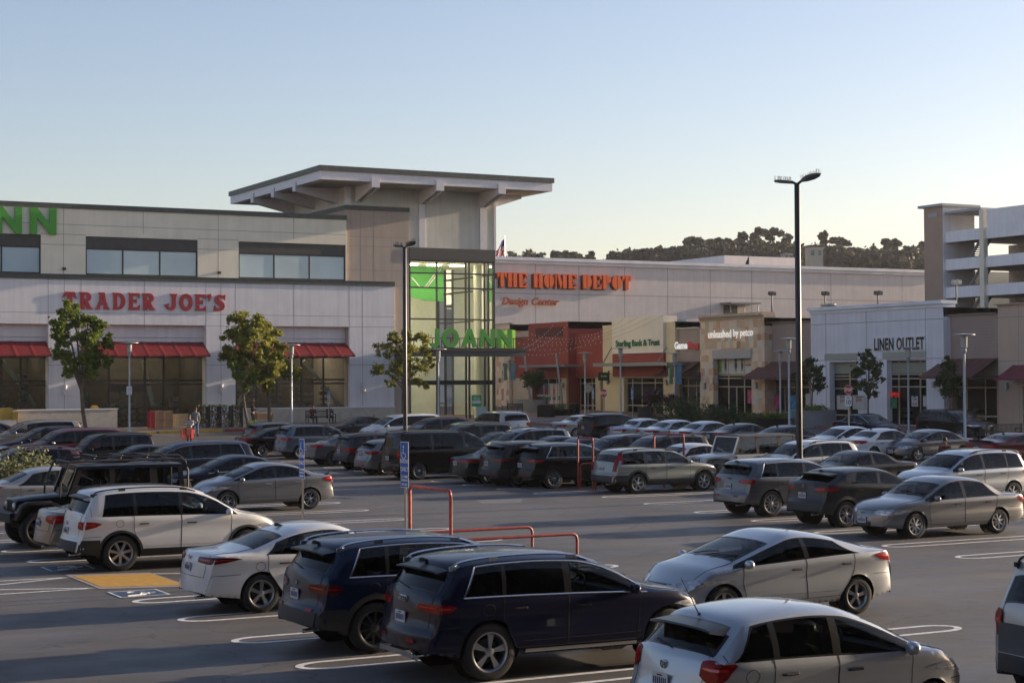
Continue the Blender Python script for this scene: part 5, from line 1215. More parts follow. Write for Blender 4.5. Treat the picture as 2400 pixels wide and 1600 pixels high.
jointed(mb, F, [(F.u(p), zc0-3.3 if p in (339, 819) else zg, zc0) for p in (113, 151, 339, 483, 518, 689, 819, 850)]+[(F.u(552), F.z(552, 767), zc0), (F.u(190), F.z(190, 767), zc0)], [(F.z(300, 734.5), xl, F.u(924)), (F.z(860, 766), F.u(819)+.02, F.u(924)), (F.z(515, 764), F.u(483)+.02, F.u(552)-.02), (F.z(150, 757.5), F.u(113)+.02, F.u(190)-.02), (F.z(150, 855), F.u(113)+.02, F.u(190)-.02), (F.z(515, 855), F.u(483)+.02, F.u(552)-.02), (F.z(870, 855), F.u(819)+.02, F.u(924))], 0, .03)
mb.build('wall', [STWHITE, JOINT], B)
# stone plinth
mb = MB()
STONEB = mat('pale_stone', (.50, .45, .37), .85, var=.14, vscale=2.5, bump=.3, bscale=8)
for a, b in ((552, 924), ): F.box(mb, F.u(a), F.u(b), 0, .08, zg, zsill-.02)
mb.mat(1); F.box(mb, F.u(552), F.u(924), .001, .12, zsill-.02, zsill+.06); mb.build('plinth', [STONEB, STWHITE], B)
mb = MB(); F.box(mb, xl, F.u(925), -1.0, .10, zc0+.0, zc1); F.box(mb, xl, F.u(925), -1.0, .14, zc1, zc1+.05); mb.build('cornice', [CAPM], B)
for i, (a, b) in enumerate(bays):
    a0, a1 = F.u(max(a, -200)), F.u(b)
    awning(F, B, F.u(a)+.0, F.u(b)-.02, zawt, zawb, -.60, 1.75, REDAWN, 8)
zt = F.z(400, 896)
for i, (a, b) in enumerate(bays):
    z0 = [F.z(50, 960), zg+.12, zsill][i]; cuts = [[3, 48], [210, 255, 339, 383], [601, 648, 706, 757]][i]
    u0, u1 = F.u(a, -.8), F.u(b, -.8)-.05
    o = glazing(F, B, u0, u1, z0, F.z(330, 834), [F.u(c, -.8) for c in cuts], [zt-.14, zt+.14], -.72, w_=.13)
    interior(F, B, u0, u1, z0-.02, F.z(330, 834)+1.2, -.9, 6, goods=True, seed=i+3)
    lm = MB()                                   # lit tubes on the ceiling
    for k in range(6): x = u0+.8+(u1-u0-1.6)*k/5; F.box(lm, x-.6, x+.6, -3.6-.7*(k % 3), -3.4-.7*(k % 3), F.z(330, 834)+1.1, F.z(330, 834)+1.15)
    lm.build('ceiling_lamp', [mat('lit_tube', (.9, .9, .9), emit=(1, .88, .66), es=16)], B)
    if i == 1:
        dr = MB(); F.box(dr, F.u(258, -.8), F.u(339, -.8), -.72, -.66, zt-.62, zt-.14); dr.build('door_header', [FRAMED], B)
    # slanted steel braces behind the glass
    br = MB()
    for c0, c1 in {0: [(5, 42)], 1: [(336, 318)], 2: [(712, 758)]}[i]:
        br.tube([F.pt(F.u(c0, -1.6), -1.6, F.z(c0, 845, -1.6)), F.pt(F.u(c1+ (38 if i == 2 else 40), -1.6), -1.6, F.z(c1, 950, -1.6))], .16, 6)
    if i == 2: br.tube([F.pt(F.u(590, -1.6), -1.6, F.z(590, 900, -1.6)), F.pt(F.u(545, -1.6), -1.6, F.z(545, 960, -1.6))], .16, 6)
    br.build('brace', [mat('brace_paint', (.62, .68, .60), .5)], B)
# upper floor
FU = lambda px, d=-.12: F.u(px, d)
zu1, zu0 = F.z(450, 489.5, -.12), F.z(450, 500.5, -.12); zw1, zw0, zsp = F.z(333, 558, -.12), F.z(333, 646.7, -.12), F.z(333, 584.7, -.12)
mb = MB(); wins = [(-160, 96), (201, 464), (560, 811)]
wall_open(mb, F, xl, FU(813), zc1, zu0, [(FU(a), FU(b), zw0, zw1) for a, b in wins], -.12, .2)
body_box(mb, F, xl, FU(813), zc1, zu0, -.12, 40); mb.mat(1)
jointed(mb, F, [(FU(p), zc1, zu0) for p in (149, 512)]+[(FU(p), zw1+.3, zu0) for p in (336, 689)], [(F.z(450, y, -.12), xl, FU(813)) for y in (537,)]+[(F.z(450, 559, -.12), a, b) for a, b in ((FU(96), FU(201)), (FU(464), FU(560)))]+[(F.z(450, 583, -.12), a, b) for a, b in ((FU(96), FU(201)), (FU(464), FU(560)))], -.12, .03)
mb.build('upper_wall', [STCREAM, JOINT], B)
mb = MB(); F.box(mb, xl, FU(813), -40, -.02, zu0, zu1); mb.build('roof_edge', [CAPM], B)
GBLUE = mat('frosted_glass', (.46, .58, .62), .16, 0, .8, coat=.6, var=.12, vscale=.35)
for (a, b), cs in zip(wins, ((-75, 4), (289, 376), (644, 727))):
    m_ = MB(); F.box(m_, FU(a), FU(b), -.30, -.22, zsp, zw1); 
    o = glazing(F, B, FU(a), FU(b), zw0, zsp, [FU(c) for c in cs], [], -.22, DKM, GBLUE, .10)
    m_.build('spandrel', [mat('spandrel_grey', (.075, .07, .065), .5, .3, var=.1)], o)
# taupe stair block
mb = MB(); zt1 = F.z(885, 484, -.3); a0, a1 = F.u(812, -.3), F.u(959, -.3)
F.box(mb, a0, a1, -9, -.3, zg, F.z(885, 494, -.3)); mb.mat(1)
jointed(mb, F, [(F.u(p, -.3), zc1 if p < 924 else zg, zt1-.4) for p in (846, 877)], [(F.z(885, y, -.3), a0, a1) for y in (556, 578, 634, 668)], -.3, .03)
mb.build('stair_block', [STTAUPE, JOINT], B); mb = MB(); F.box(mb, a0-.08, a1+.05, -9, -.2, F.z(885, 494, -.3), zt1); mb.build('block_cap', [CAPM], B)
# siding tower and its canopy roof
SID = mat('cream_siding', (.66, .63, .55), .75, var=.08, vscale=.6, streak=.12)
tx0, tx1, ty0 = F.u(815, -.5), F.u(1162, -.5), YT+.5
r0 = ray(815, 440); r1 = ray(677, 440); ty1 = tx0*r1[1]/r1[0]
ct = 2.6; cx0 = F.u(753, ct); cz1 = F.z(753, 387, ct); cz0 = F.z(755, 420, ct); czm = F.z(753, 399, ct); cx1 = F.u(1297, ct)
rl = ray(540, 450); cyb = cx0*rl[1]/rl[0]
ztw = F.z(1050, 583, -.5)
mb = MB(); mb.box(tx0, tx1, ty0, ty1, ztw, cz0+.2); n = 34
for i in range(n):                               # lap boards
    z = ztw+(cz0-ztw)*i/n; h = (cz0-ztw)/n
    mb.face([(tx0, ty0-.03, z), (tx1, ty0-.03, z), (tx1, ty0-.008, z+h), (tx0, ty0-.008, z+h)]); mb.face([(tx0, ty0-.03, z), (tx1, ty0-.03, z), (tx1, ty0, z), (tx0, ty0, z)][::-1])
    mb.face([(tx0-.03, ty0, z), (tx0-.008, ty0, z+h), (tx0-.008, ty1, z+h), (tx0-.03, ty1, z)]); mb.face([(tx0-.03, ty0, z), (tx0, ty0, z), (tx0, ty1, z), (tx0-.03, ty1, z)])
mb.build('tower_wall', [SID], B)
for a, b in ((984, 998), (1127, 1141)): mb = MB(); F.box(mb, F.u(a, -.4), F.u(b, -.4), -.5, -.38, ztw, cz0); mb.build('pilaster', [TRIMW], B)
mb = MB(); mb.box(tx0-.1, tx0+.25, ty0-.12, ty0+.3, ztw+3, cz0); mb.build('pilaster', [TRIMW], B); mb = MB(); mb.box(tx1-.12, tx1+.05, ty0-.08, ty0+.2, ztw, cz0); mb.build('pilaster', [TRIMW], B)
mb = MB(); mb.mat(0).box(cx0, cx1, YT-ct, cyb, cz0, czm); mb.mat(1).box(cx0-.12, cx1+.12, YT-ct-.12, cyb+.12, czm, cz1); mb.mat(2).box(cx0+.5, cx1-.5, YT-ct+.5, cyb-.5, cz0-.05, cz0-.001)
mb.build('canopy_roof', [TRIMW, CAPM, mat('soffit', (.42, .36, .28), .8, var=.08)], B)
def brack(p0, p1, zr, zf, side):    # p0 root, p1 tip (xy)
    mb = MB()
    d = Vector((p1[0]-p0[0], p1[1]-p0[1], 0)).normalized(); s_ = Vector((-d.y, d.x, 0))
    for k in (-.22, .22):
        o_ = s_*k; q = []
        for t in (-.06, .06): q.append([tuple(Vector((p0[0], p0[1], zr))+o_+s_*t), tuple(Vector((p1[0], p1[1], zf))+o_+s_*t), tuple(Vector((p1[0], p1[1], cz0+.1))+o_+s_*t), tuple(Vector((p0[0], p0[1], cz0+.1))+o_+s_*t)])
        mb.face(q[0]); mb.face(q[1][::-1])
        for i in range(4): mb.face([q[0][i], q[1][i], q[1][(i+1) % 4], q[0][(i+1) % 4]])
    e = Vector((p1[0], p1[1], 0))
    mb.box(p1[0]-.32, p1[0]+.32, p1[1]-.04, p1[1]+.04, zf, cz0+.35) if side == 'f' else mb.box(p1[0]-.04, p1[0]+.04, p1[1]-.32, p1[1]+.32, zf, cz0+.35)
    mb.build('roof_bracket', [mat('bracket_white', (.68, .64, .65), .6, var=.05)], B)
zr_, zf_ = F.z(991, 481, -.5), F.z(1036, 449, 2.2)
for pr in (842, 991, 1134): x = F.u(pr, -.5); brack((x, ty0), (x, YT-ct-.05), zr_, zf_, 'f')
brack((tx1, ty0+.6), (cx1-.9, ty0+.6), zr_+.1, zf_+.1, 's')
for k in range(3): y = ty0+2.0+(ty1-ty0-1.5)*k/2.3; brack((tx0, y), (cx0-.05, y), zr_, zf_, 's')
# glazed entrance tower
ga0, ga1 = F.u(960, -.3), F.u(1161, -.3); zgt = F.z(1050, 611, -.3); zmar0, zmar1 = F.z(1100, 834, 3), F.z(1100, 817, 3)
cols = [F.u(p, -.3) for p in (1025, 1093, 1101, 1137, 1146)]
mb = MB(); F.box(mb, ga0, ga1, -.75, -.22, zgt, ztw); mb.build('dark_band', [mat('band_bronze', (.085, .08, .07), .45, .3, var=.08)], B)
G2 = glassmat('tower_glass', (.86, .90, .86), .9, .01)
glazing(F, B, ga0, ga1, zg+.1, zgt, cols, [F.z(1050, y, -.3) for y in (641, 675, 748, 818, 893, 900)], -.3, DKM, G2, .11, dp=.14)
mb = MB(); F.box(mb, ga0, ga1, -.6, -.4, F.z(1050, 893, -.3), F.z(1050, 900, -.3)+.0); mb.build('transom', [DKM], B)
ya, yb = YT+.5, YT+9; mb = MB()             # lobby: floor, back and left wall, ceiling
PALEY = mat('pale_yellow_wall', (.88, .88, .78), .8, var=.04)
for q in ([(ga0+.02, ya, zg), (ga0+.02, yb, zg), (ga0+.02, yb, zgt), (ga0+.02, ya, zgt)], [(ga0, yb, zg), (ga0+6.6, yb, zg), (ga0+6.6, yb, zgt), (ga0, yb, zgt)], [(ga0, ya, zgt-.1), (ga1, ya, zgt-.1), (ga1, yb, zgt-.1), (ga0, yb, zgt-.1)], [(ga0, ya, zg+.05), (ga1, ya, zg+.05), (ga1, yb, zg+.05), (ga0, yb, zg+.05)]): mb.face(q)
mb.box(ga0+1.0, ga0+3.9, YT+4.0, YT+4.1, F.z(1000, 892, -4), F.z(1000, 840, -4)); mb.build('lobby', [PALEY], B)
mb = MB()
for zz in (641, 675, 748, 818, 893): mb.box(ga1-.12, ga1, ya, yb, F.z(1050, zz, -.3)-.06, F.z(1050, zz, -.3)+.06)
for y in np.linspace(ya, yb, 2): mb.box(ga1-.14, ga1-.001, y-.08, y+.08, zg, zgt)
for zz in (641, 675, 748, 818, 893): mb.box(ga0+6.6, ga1-.15, yb-.1, yb, F.z(1050, zz, -.3)-.06, F.z(1050, zz, -.3)+.06)
for x in (ga0+6.6,): mb.box(x-.08, x+.08, yb-.12, yb+.001, zg, zgt)
fr = mb.build('side_glazing', [DKM], B); g = MB(); g.face([(ga1-.06, ya, zg), (ga1-.06, yb, zg), (ga1-.06, yb, zgt), (ga1-.06, ya, zgt)]); g.build('pane', [G2], fr)
mb = MB(); cxp = (F.u(1123, -2.5)); mb.lathe([(.42, zg), (.42, zgt)], (cxp, YT+2.5, 0), 20); mb.build('lobby_column', [mat('column_white', (.66, .66, .56), .6)], B, 40)
mb = MB(); x0, x1 = F.u(962, -6), F.u(1040, -6); zz0, zz1 = F.z(1000, 706, -6), F.z(1000, 625, -6)
GRN = mat('green_banner', (.10, .42, .09), .7, var=.06); 
mb.mat(0)
pts = [(x0, zz0+.35), (x0+(x1-x0)*.45, zz0+.05), (x1, zz0), (x1, zz1), (x0, zz1)]; mb.prism(pts, YT+6.0, YT+6.05); mb.mat(1)
W0 = [(x0+.1, zz0+1.9), (x0+.9, zz0+1.05), (x0+1.25, zz0+1.1), (x1-.4, zz1-.1)]
mb.tube([(x, YT+5.97, z) for x, z in W0], .05, 4); mb.tube([(x+.25, YT+5.97, z+.05) for x, z in W0[1:]], .05, 4); mb.build('wall_banner', [GRN, PAINTW], B)
mb = MB(); 
for k in range(3): mb.box(ga0+1+2*k, ga0+2+2*k, YT+3, YT+3.5, zgt-.2, zgt-.15)
mb.build('ceiling_lamp', [MATS['lit_tube']], B)
# marquee with raised letters
mb = MB(); ma0, ma1 = F.u(965, 3), F.u(1232, 3); mb.mat(0); F.box(mb, ma0, ma1, -.2, 3, zmar0, zmar1-.18); mb.mat(1); F.box(mb, ma0-.12, ma1+.12, -.2, 3.12, zmar1-.18, zmar1)
mb.build('marquee', [mat('marquee_grey', (.085, .085, .08), .5, .3, var=.1), DKM], B)
mb = MB()
for z in (zmar1+.03, zmar1+.78):
    mb.tube([F.pt(F.u(970, 2.8), 2.8, z), F.pt(ma1-.2, 2.8, z), F.pt(ma1-.2, -.2, z)], .035, 6)
for k in range(13): x = F.u(970, 2.8)+(ma1-.2-F.u(970, 2.8))*k/12; mb.box(x-.025, x+.025, YT-2.83, YT-2.78, zmar1, zmar1+.8)
mb.build('sign_rail', [DKM], B)
def sansf():
    O = lambda r, a, b: [(a+r*.5*math.sin(t*PI/15), .5+b*math.cos(t*PI/15)) for t in range(30)]
    return {'J': (.62, [[(.36, 1), (.62, 1), (.62, .30)]+[(.30+.32*math.cos(t), .30-.32*math.sin(t)) for t in lin(.2, PI*.93, 8)]+[(.17, .24), (.26, .20), (.34, .24), (.36, .34)]]), 'O': (1.1, [O(1.1, .55, .52), O(.58, .55, .29)]),
     'A': (1.06, [[(.40, 1), (.66, 1), (1.06, 0), (.78, 0), (.70, .22), (.36, .22), (.28, 0), (.0, 0)], [(.53, .70), (.44, .42), (.62, .42)]]), 'N': (.98, [[(.0, 0), (.0, 1), (.26, 1), (.72, .42), (.72, 1), (.98, 1), (.98, 0), (.74, 0), (.26, .62), (.26, 0)]])}
def string_outline(font, s, gap=.10, wordgap=.6):
    x = 0; out = []
    for ch in s:
        if ch == ' ': x += wordgap; continue
        w_, polys = font[ch]
        if ch == "'": x -= .06
        out += [[(px+x, py) for px, py in P] for P in polys]; x += w_+gap
    return out
SGRN = mat('sign_green', (.075, .34, .035), .45, var=.04)
def joann(px0, px1, pyb, hpx, d):
    me = outline_mesh('letter_sign', string_outline(sansf(), 'JOANN', .16), .09)
    hh = F.z(px0, pyb-hpx, d)-F.z(px0, pyb, d); me.transform(Matrix.Diagonal((1, 1, hh, 1)))
    return sign_mesh(None, F, 'letter_sign', me, px0, px1, pyb, SGRN, d)
o = joann(1007, 1199, 814, 44, 2.95); tag(o, 'green craft shop letters standing on the dark entrance marquee', 'sign')
me = text_mesh('letter_sign', 'JO', 1.35, .10, .03, space=1.1); o = link_mesh('letter_sign', me, mat('sign_lime', (.26, .50, .04), .4, emit=(.5, .9, .1), es=.08), None, (ma1-.6, YT-1.3, zmar1+.08), PI/2)
tag(o, 'lime lit letters seen from behind round the corner of the marquee', 'sign')
me = outline_mesh('letter_sign', string_outline(sansf(), 'NN', .30), .07); hh = F.z(90, 484, -.15)-F.z(90, 546, -.15); me.transform(Matrix.Diagonal((1, 1, hh, 1)))
o = sign_mesh(None, F, 'letter_sign', me, -12, 132, 548, SGRN, .02); tag(o, 'large green letters high on the cream wall at the left edge', 'sign')
# red flared lettering over the supermarket: outlines drawn letter by letter (unit height)
def arc(cx, cy, rx, ry, a0, a1, n=14): return [(cx+rx*math.cos(math.radians(a0+(a1-a0)*i/n)), cy+ry*math.sin(math.radians(a0+(a1-a0)*i/n))) for i in range(n+1)]
TJ = {
 'T': (.95, [[(.0, .62), (.16, 1), (.80, 1), (.95, .60), (.78, .74), (.64, .80), (.64, .12), (.72, 0), (.26, 0), (.34, .12), (.34, .80), (.18, .76)]]),
 'R': (.92, [[(.0, 1), (.48, 1)]+arc(.50, .72, .30, .28, 90, -75, 8)+[(.62, .40), (.74, .16), (.92, 0), (.52, 0), (.42, .22), (.36, .42), (.34, .42), (.34, .12), (.38, 0), (.04, 0), (.09, .12), (.09, .86)], [(.34, .84), (.44, .84)]+arc(.44, .71, .10, .13, 90, -90, 6)+[(.34, .58)]]),
 'A': (1.0, [[(.22, 1), (.64, 1), (.72, .5), (.86, .14), (1.0, 0), (.58, 0), (.60, .20), (.58, .26), (.36, .26), (.31, .12), (.34, 0), (.0, 0), (.12, .14), (.28, .52), (.32, .84)], [(.47, .70), (.53, .40), (.40, .40)]]),
 'D': (.92, [[(.0, 1), (.42, 1)]+arc(.42, .5, .46, .5, 90, -90, 12)+[(.02, 0), (.10, .12), (.10, .86)], [(.34, .86), (.40, .86)]+arc(.40, .5, .20, .36, 90, -90, 10)+[(.34, .14)]]),
 'E': (.82, [[(.0, 1), (.78, 1), (.80, .70), (.62, .84), (.34, .86), (.34, .60), (.50, .60), (.58, .68), (.58, .38), (.50, .46), (.34, .46), (.34, .14), (.62, .16), (.82, .32), (.78, 0), (.0, 0), (.09, .12), (.09, .88)]]),
 'J': (.92, [[(.36, 1), (.92, 1), (.84, .88), (.80, .70), (.80, .34)]+arc(.48, .32, .32, .34, 0, -95, 8)+[(.18, .10), (.0, .34), (.36, .42), (.28, .28), (.36, .16), (.48, .16), (.55, .30), (.55, .72), (.48, .90)]]),
 'O': (.92, [arc(.46, .5, .46, .52, 0, 360, 26)[:-1], arc(.46, .5, .19, .30, 0, 360, 18)[:-1]]),
 "'": (.30, [[(.02, 1.0), (.26, 1.04), (.30, .82), (.12, .56), (.05, .60), (.12, .76), (.0, .80)]]),
 'S': (.86, [[(.86, 1.0), (.80, .66), (.66, .80), (.46, .84), (.36, .74), (.44, .66), (.62, .58), (.76, .46), (.80, .28), (.72, .10), (.52, 0), (.26, 0), (.0, .0), (.08, .36), (.22, .20), (.42, .14), (.50, .24), (.42, .34), (.22, .44), (.10, .56), (.08, .76), (.18, .92), (.38, 1.0), (.62, .96)]]),
}
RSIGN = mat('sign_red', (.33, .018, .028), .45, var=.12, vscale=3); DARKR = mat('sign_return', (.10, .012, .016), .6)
hh = F.z(330, 687)-F.z(330, 726)
me = outline_mesh('letter_sign', [[(a, b*hh) for a, b in P] for P in string_outline(TJ, "TRADER JOE'S", .13, .45)], .05)
o = sign_mesh(None, F, 'letter_sign', me, 146, 529, 726, RSIGN, .06); tag(o, 'red flared supermarket lettering on the pale grey wall', 'sign')
for px, y0, y1, lab in ((152, 902, 925, 'white cylinder lamp between the first and second shop bays'), (518, 900, 921, 'white cylinder lamp above the flower racks'), (851, 896, 917, 'white cylinder lamp right of the last red awning')): wall_lamp(F, px, y0, y1, lab)
for px, py, lab in ((150, 631, 'small black floodlight on the cream wall left of the upper windows'), (514, 640, 'small black floodlight on the cream wall between the upper windows')):
    x, y, z = F.pt(F.u(px, -.15), -.15, F.z(px, py, -.15)); m_ = MB(); m_.box(-.12, .10, -.14, .14, -.06, .12); m_.tube([(0, .1, 0), (0, .26, -.1)], .03, 5); tag(m_.build('floodlight', [DKM], loc=(x, y, z)), lab, 'floodlight')
# low stone wall in front
mb = MB(); FW = Fac('x', YT-3.2); a0, a1 = FW.u(42), FW.u(275); zt_ = FW.z(160, 961)
FW.box(mb, a0, a1, -.4, 0, gz(30, 115), zt_); mb.mat(1); FW.box(mb, a0-.05, a1+.05, -.45, .05, zt_, zt_+.08); mb.mat(0)
o = mb.build('garden_wall', [STONEB, STWHITE]); tag(o, 'low pale stone wall left of the supermarket doors', 'low wall')
# ---- home improvement store behind
H = Fac('x', 176.0); BH = empty('warehouse_store', (0, 0, 0), 0, 'huge beige windowless store with a white cornice behind the small shops', 'shop building')
STBEIGE = stucco('beige_stucco', (.70, .625, .575), .08); mb = MB(); hx0, hx1 = H.u(1100), H.u(2260); hz = H.z(1650, 631)
H.box(mb, hx0, hx1, -60, 0, -1, hz); mb.mat(1)
jointed(mb, H, [(H.u(p), 0, hz) for p in (1256, 1358, 1465, 1566, 1666, 1763, 1949, 2116)], [(H.z(1600, 695.5), hx0, hx1)], 0, .07)
mb.build('wall', [STBEIGE, JOINT], BH); mb = MB(); zt2 = H.z(1650, 616.8); hm = (hz+zt2)/2
H.box(mb, hx0, hx1, -60.3, .25, hz, hm); H.box(mb, hx0, hx1, -60.6, .5, hm, zt2); mb.build('cornice', [mat('cornice_white', (.76, .74, .75), .7, var=.1, vscale=.5)], BH)
mb = MB(); a0, a1 = H.u(1700, -14), H.u(1878, -14)
H.box(mb, a0, a1, -30, -14, zt2-1, H.z(1800, 602, -14)); mb.face([H.pt(H.u(1655, -14), -14, zt2-.2), H.pt(a0+4, -14, zt2-.2), H.pt(a0+4, -14, H.z(1790, 600, -14)), H.pt(H.u(1655, -14)+6, -14, zt2+.3)]); mb.build('roof_house', [STBEIGE], BH)
mb = MB(); a0, a1 = H.u(1700, 1), H.u(1771, 1); H.box(mb, a0, a1, .0, 2.2, H.z(1730, 714), H.z(1730, 710)); 
for a in (a0+.2, a1-.2, (a0+a1)/2): mb.tube([H.pt(a, 1.9, H.z(1730, 733)), H.pt(a, 1.9, H.z(1730, 714))], .06, 6)
mb.build('door_canopy', [mat('canopy_grey', (.22, .24, .25), .5, .3)], BH); mb = MB(); H.box(mb, a0+.5, a1-2, -.02, .05, H.z(1730, 750), H.z(1730, 716)); mb.build('doorway', [DKM], BH)
ORG = mat('sign_orange', (.86, .13, .012), .45, var=.05)
def crescent(cx, w_, k=1):     # solid half bowl, k=1 right, -1 left
    return [(cx+k*w_*math.cos(math.radians(a)), .5+.5*math.sin(math.radians(a))) for a in range(-90, 91, 12)]
def st(x0, x1): return [(x0-.05, 1), (x1+.05, 1), (x1, .93), (x1, .07), (x1+.05, 0), (x0-.05, 0), (x0, .07), (x0, .93)]
HDF = {'T': (.98, [[(.0, 1), (.26, 1), (.24, .80), (.06, .62), (.0, .62)], [(.32, 1), (.68, 1), (.66, .08), (.72, 0), (.28, 0), (.34, .08)], [(.74, 1), (.98, 1), (.98, .62), (.92, .62), (.76, .80)]]),
 'H': (1.04, [st(.06, .42), [(.47, .44), (.53, .44), (.53, .58), (.47, .58)], st(.60, .98)]),
 'E': (.98, [st(.06, .42), [(.48, 1), (.96, 1), (.96, .64), (.90, .64), (.74, .86), (.48, .92)], [(.48, .44), (.58, .44), (.72, .36), (.72, .68), (.58, .58), (.48, .58)], [(.48, 0), (.96, 0), (.96, .36), (.90, .36), (.74, .14), (.48, .08)]]),
 'O': (1.06, [crescent(.50, .50, -1), crescent(.58, .48, 1)]),
 'M': (1.34, [[(.0, 1), (.18, 1), (.18, .07), (.24, 0), (.0, 0), (.06, .07), (.06, .93)], [(.24, 1), (.52, 1), (.80, .36), (.66, 0), (.58, 0)], st(.88, 1.26)]),
 'D': (1.02, [st(.06, .42), crescent(.50, .50, 1)]),
 'P': (.98, [st(.06, .42), [(.48+.46*math.cos(math.radians(a)), .70+.30*math.sin(math.radians(a))) for a in range(-90, 91, 15)]])}
hh = H.z(1320, 642)-H.z(1320, 675)
OUT = string_outline(HDF, 'THE HOME DEPOT', .10, .5)
me = outline_mesh('letter_sign', [[(a, b*hh) for a, b in P] for P in OUT], .12)
o = sign_mesh(None, H, 'letter_sign', me, 1166, 1480, 675.5, ORG, .28); tag(o, 'large orange stencil lettering on the beige store wall', 'sign')
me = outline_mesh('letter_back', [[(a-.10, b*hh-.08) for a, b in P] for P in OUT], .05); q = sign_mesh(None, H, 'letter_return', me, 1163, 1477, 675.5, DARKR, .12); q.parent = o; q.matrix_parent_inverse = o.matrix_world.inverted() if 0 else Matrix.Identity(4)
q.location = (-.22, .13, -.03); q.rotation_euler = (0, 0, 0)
me = text_mesh('letter_sign', 'Design Center', 1, .06, .03, .28, space=1.02); hh = H.z(1240, 697)-H.z(1240, 713.5); me.transform(Matrix.Diagonal((1, 1, hh, 1)))
o = sign_mesh(None, H, 'letter_sign', me, 1177, 1311, 714, mat('sign_rust', (.40, .07, .02), .5), .3); tag(o, 'slanted rust-red lettering under the orange stencil sign', 'sign')
# ---- row of small shops
S = Fac('y', XS); zgr = .65
def unit(name, label, px0, px1, pytop, m, d=0, depth=13, ops=(), joints=(), cap=None, capm=None, ztop=None):
    root = empty(name, (0, 0, 0), 0, label, 'shop building'); a0, a1 = S.u(px1, d), S.u(px0, d); z1 = ztop or S.z((px0+px1)/2, pytop, d); mb = MB()
    wall_open(mb, S, a0, a1, zgr-.3, z1, [(min(S.u(o[0], d), S.u(o[1], d)), max(S.u(o[0], d), S.u(o[1], d)), o[2], o[3]) for o in ops], d, .45)
    body_box(mb, S, a0, a1, zgr-.3, z1, d, depth)
    if joints: mb.mat(1); jointed(mb, S, [(S.u(p, d), zgr, z1) for p in joints[0]], [(S.z((px0+px1)/2, y, d), a0+.01, a1-.01) for y in joints[1]], d, .04)
    mb.build('wall', [m, JOINT], root)
    if cap:
        mb = MB(); S.box(mb, a0-.02, a1+.02, -.4, d+.08, z1, z1+cap*.5); S.box(mb, a0-.1, a1+.1, -.5, d+.25, z1+cap*.5, z1+cap); mb.build('cornice', [capm or TRIMW], root)
    return root, a0, a1, z1
def store_front(root, px0, px1, zb_, zt_, cuts, zc_, d=-.3, fm=None, poster=None, goods=True, depth=4, intm=None, seed=4):
    a0, a1 = S.u(px1, d), S.u(px0, d)
    o = glazing(S, root, a0, a1, zb_, zt_, [S.u(c, d) for c in cuts], zc_, d, fm or FRB, GW, .09, name='shop_window'); interior(S, root, a0, a1, zb_-.02, zt_+.02, d-.12, depth, intm, goods, seed)
    return o
FRB = mat('beige_frame', (.42, .36, .28), .5, .2)
def siding(name, col):
    m = mat(name, col, .7, var=.06, vscale=.7)
    if m.get('sid'): return m
    m['sid'] = 1; N = m.node_tree.nodes; K = m.node_tree.links; tc = N.new('ShaderNodeTexCoord'); wv = N.new('ShaderNodeTexWave'); wv.wave_type = 'BANDS'; wv.bands_direction = 'Z'; wv.wave_profile = 'SAW'; wv.inputs['Scale'].default_value = 1.6
    K.new(tc.outputs['Object'], wv.inputs['Vector']); bp = N.new('ShaderNodeBump'); bp.inputs['Strength'].default_value = .8; bp.inputs['Distance'].default_value = .05; K.new(wv.outputs['Fac'], bp.inputs['Height']); K.new(bp.outputs[0], N['Principled BSDF'].inputs['Normal']); return m
def stone_mat():
    m = bpy.data.materials.new('stone_cladding'); m.use_nodes = True; N = m.node_tree.nodes; K = m.node_tree.links; b = N['Principled BSDF']
    tc = N.new('ShaderNodeTexCoord'); sp = N.new('ShaderNodeSeparateXYZ'); K.new(tc.outputs['Object'], sp.inputs[0]); ad = N.new('ShaderNodeMath'); ad.operation = 'ADD'; K.new(sp.outputs[0], ad.inputs[0]); K.new(sp.outputs[1], ad.inputs[1])
    cb = N.new('ShaderNodeCombineXYZ'); K.new(ad.outputs[0], cb.inputs[0]); K.new(sp.outputs[2], cb.inputs[1])
    v = N.new('ShaderNodeTexVoronoi'); v.distance = 'CHEBYCHEV'; v.inputs['Scale'].default_value = 1.9; v.inputs['Randomness'].default_value = .45; K.new(cb.outputs[0], v.inputs['Vector'])
    se = N.new('ShaderNodeSeparateColor'); K.new(v.outputs['Color'], se.inputs[0]); cr = N.new('ShaderNodeValToRGB'); cr.color_ramp.interpolation = 'CONSTANT'
    for i, (p, c) in enumerate([(0, (.70, .53, .36)), (.2, (.80, .63, .43)), (.4, (.63, .46, .30)), (.55, (.75, .59, .45)), (.75, (.66, .39, .23)), (.87, (.62, .60, .50)), (.95, (.50, .29, .16))]):
        e = cr.color_ramp.elements[i] if i < 2 else cr.color_ramp.elements.new(p); e.position = p; e.color = (*c, 1)
    K.new(se.outputs[0], cr.inputs[0]); K.new(cr.outputs[0], b.inputs['Base Color']); b.inputs['Roughness'].default_value = .85
    bp = N.new('ShaderNodeBump'); bp.inputs['Strength'].default_value = .5; bp.inputs['Distance'].default_value = .05; K.new(se.outputs[1], bp.inputs['Height']); K.new(bp.outputs[0], b.inputs['Normal']); MATS['stone'] = m; return m
STONE = stone_mat(); BCAP = mat('brown_cap', (.30, .25, .22), .6); SBR = siding('brown_siding', (.38, .30, .255)); SRED = siding('red_siding', (.33, .06, .042)); STTAN = stucco('tan_stucco', (.55, .42, .32), .05); STYEL = stucco('yellow_stucco', (.70, .58, .37), .05); STLIN = stucco('linen_stucco', (.78, .77, .80), .12)
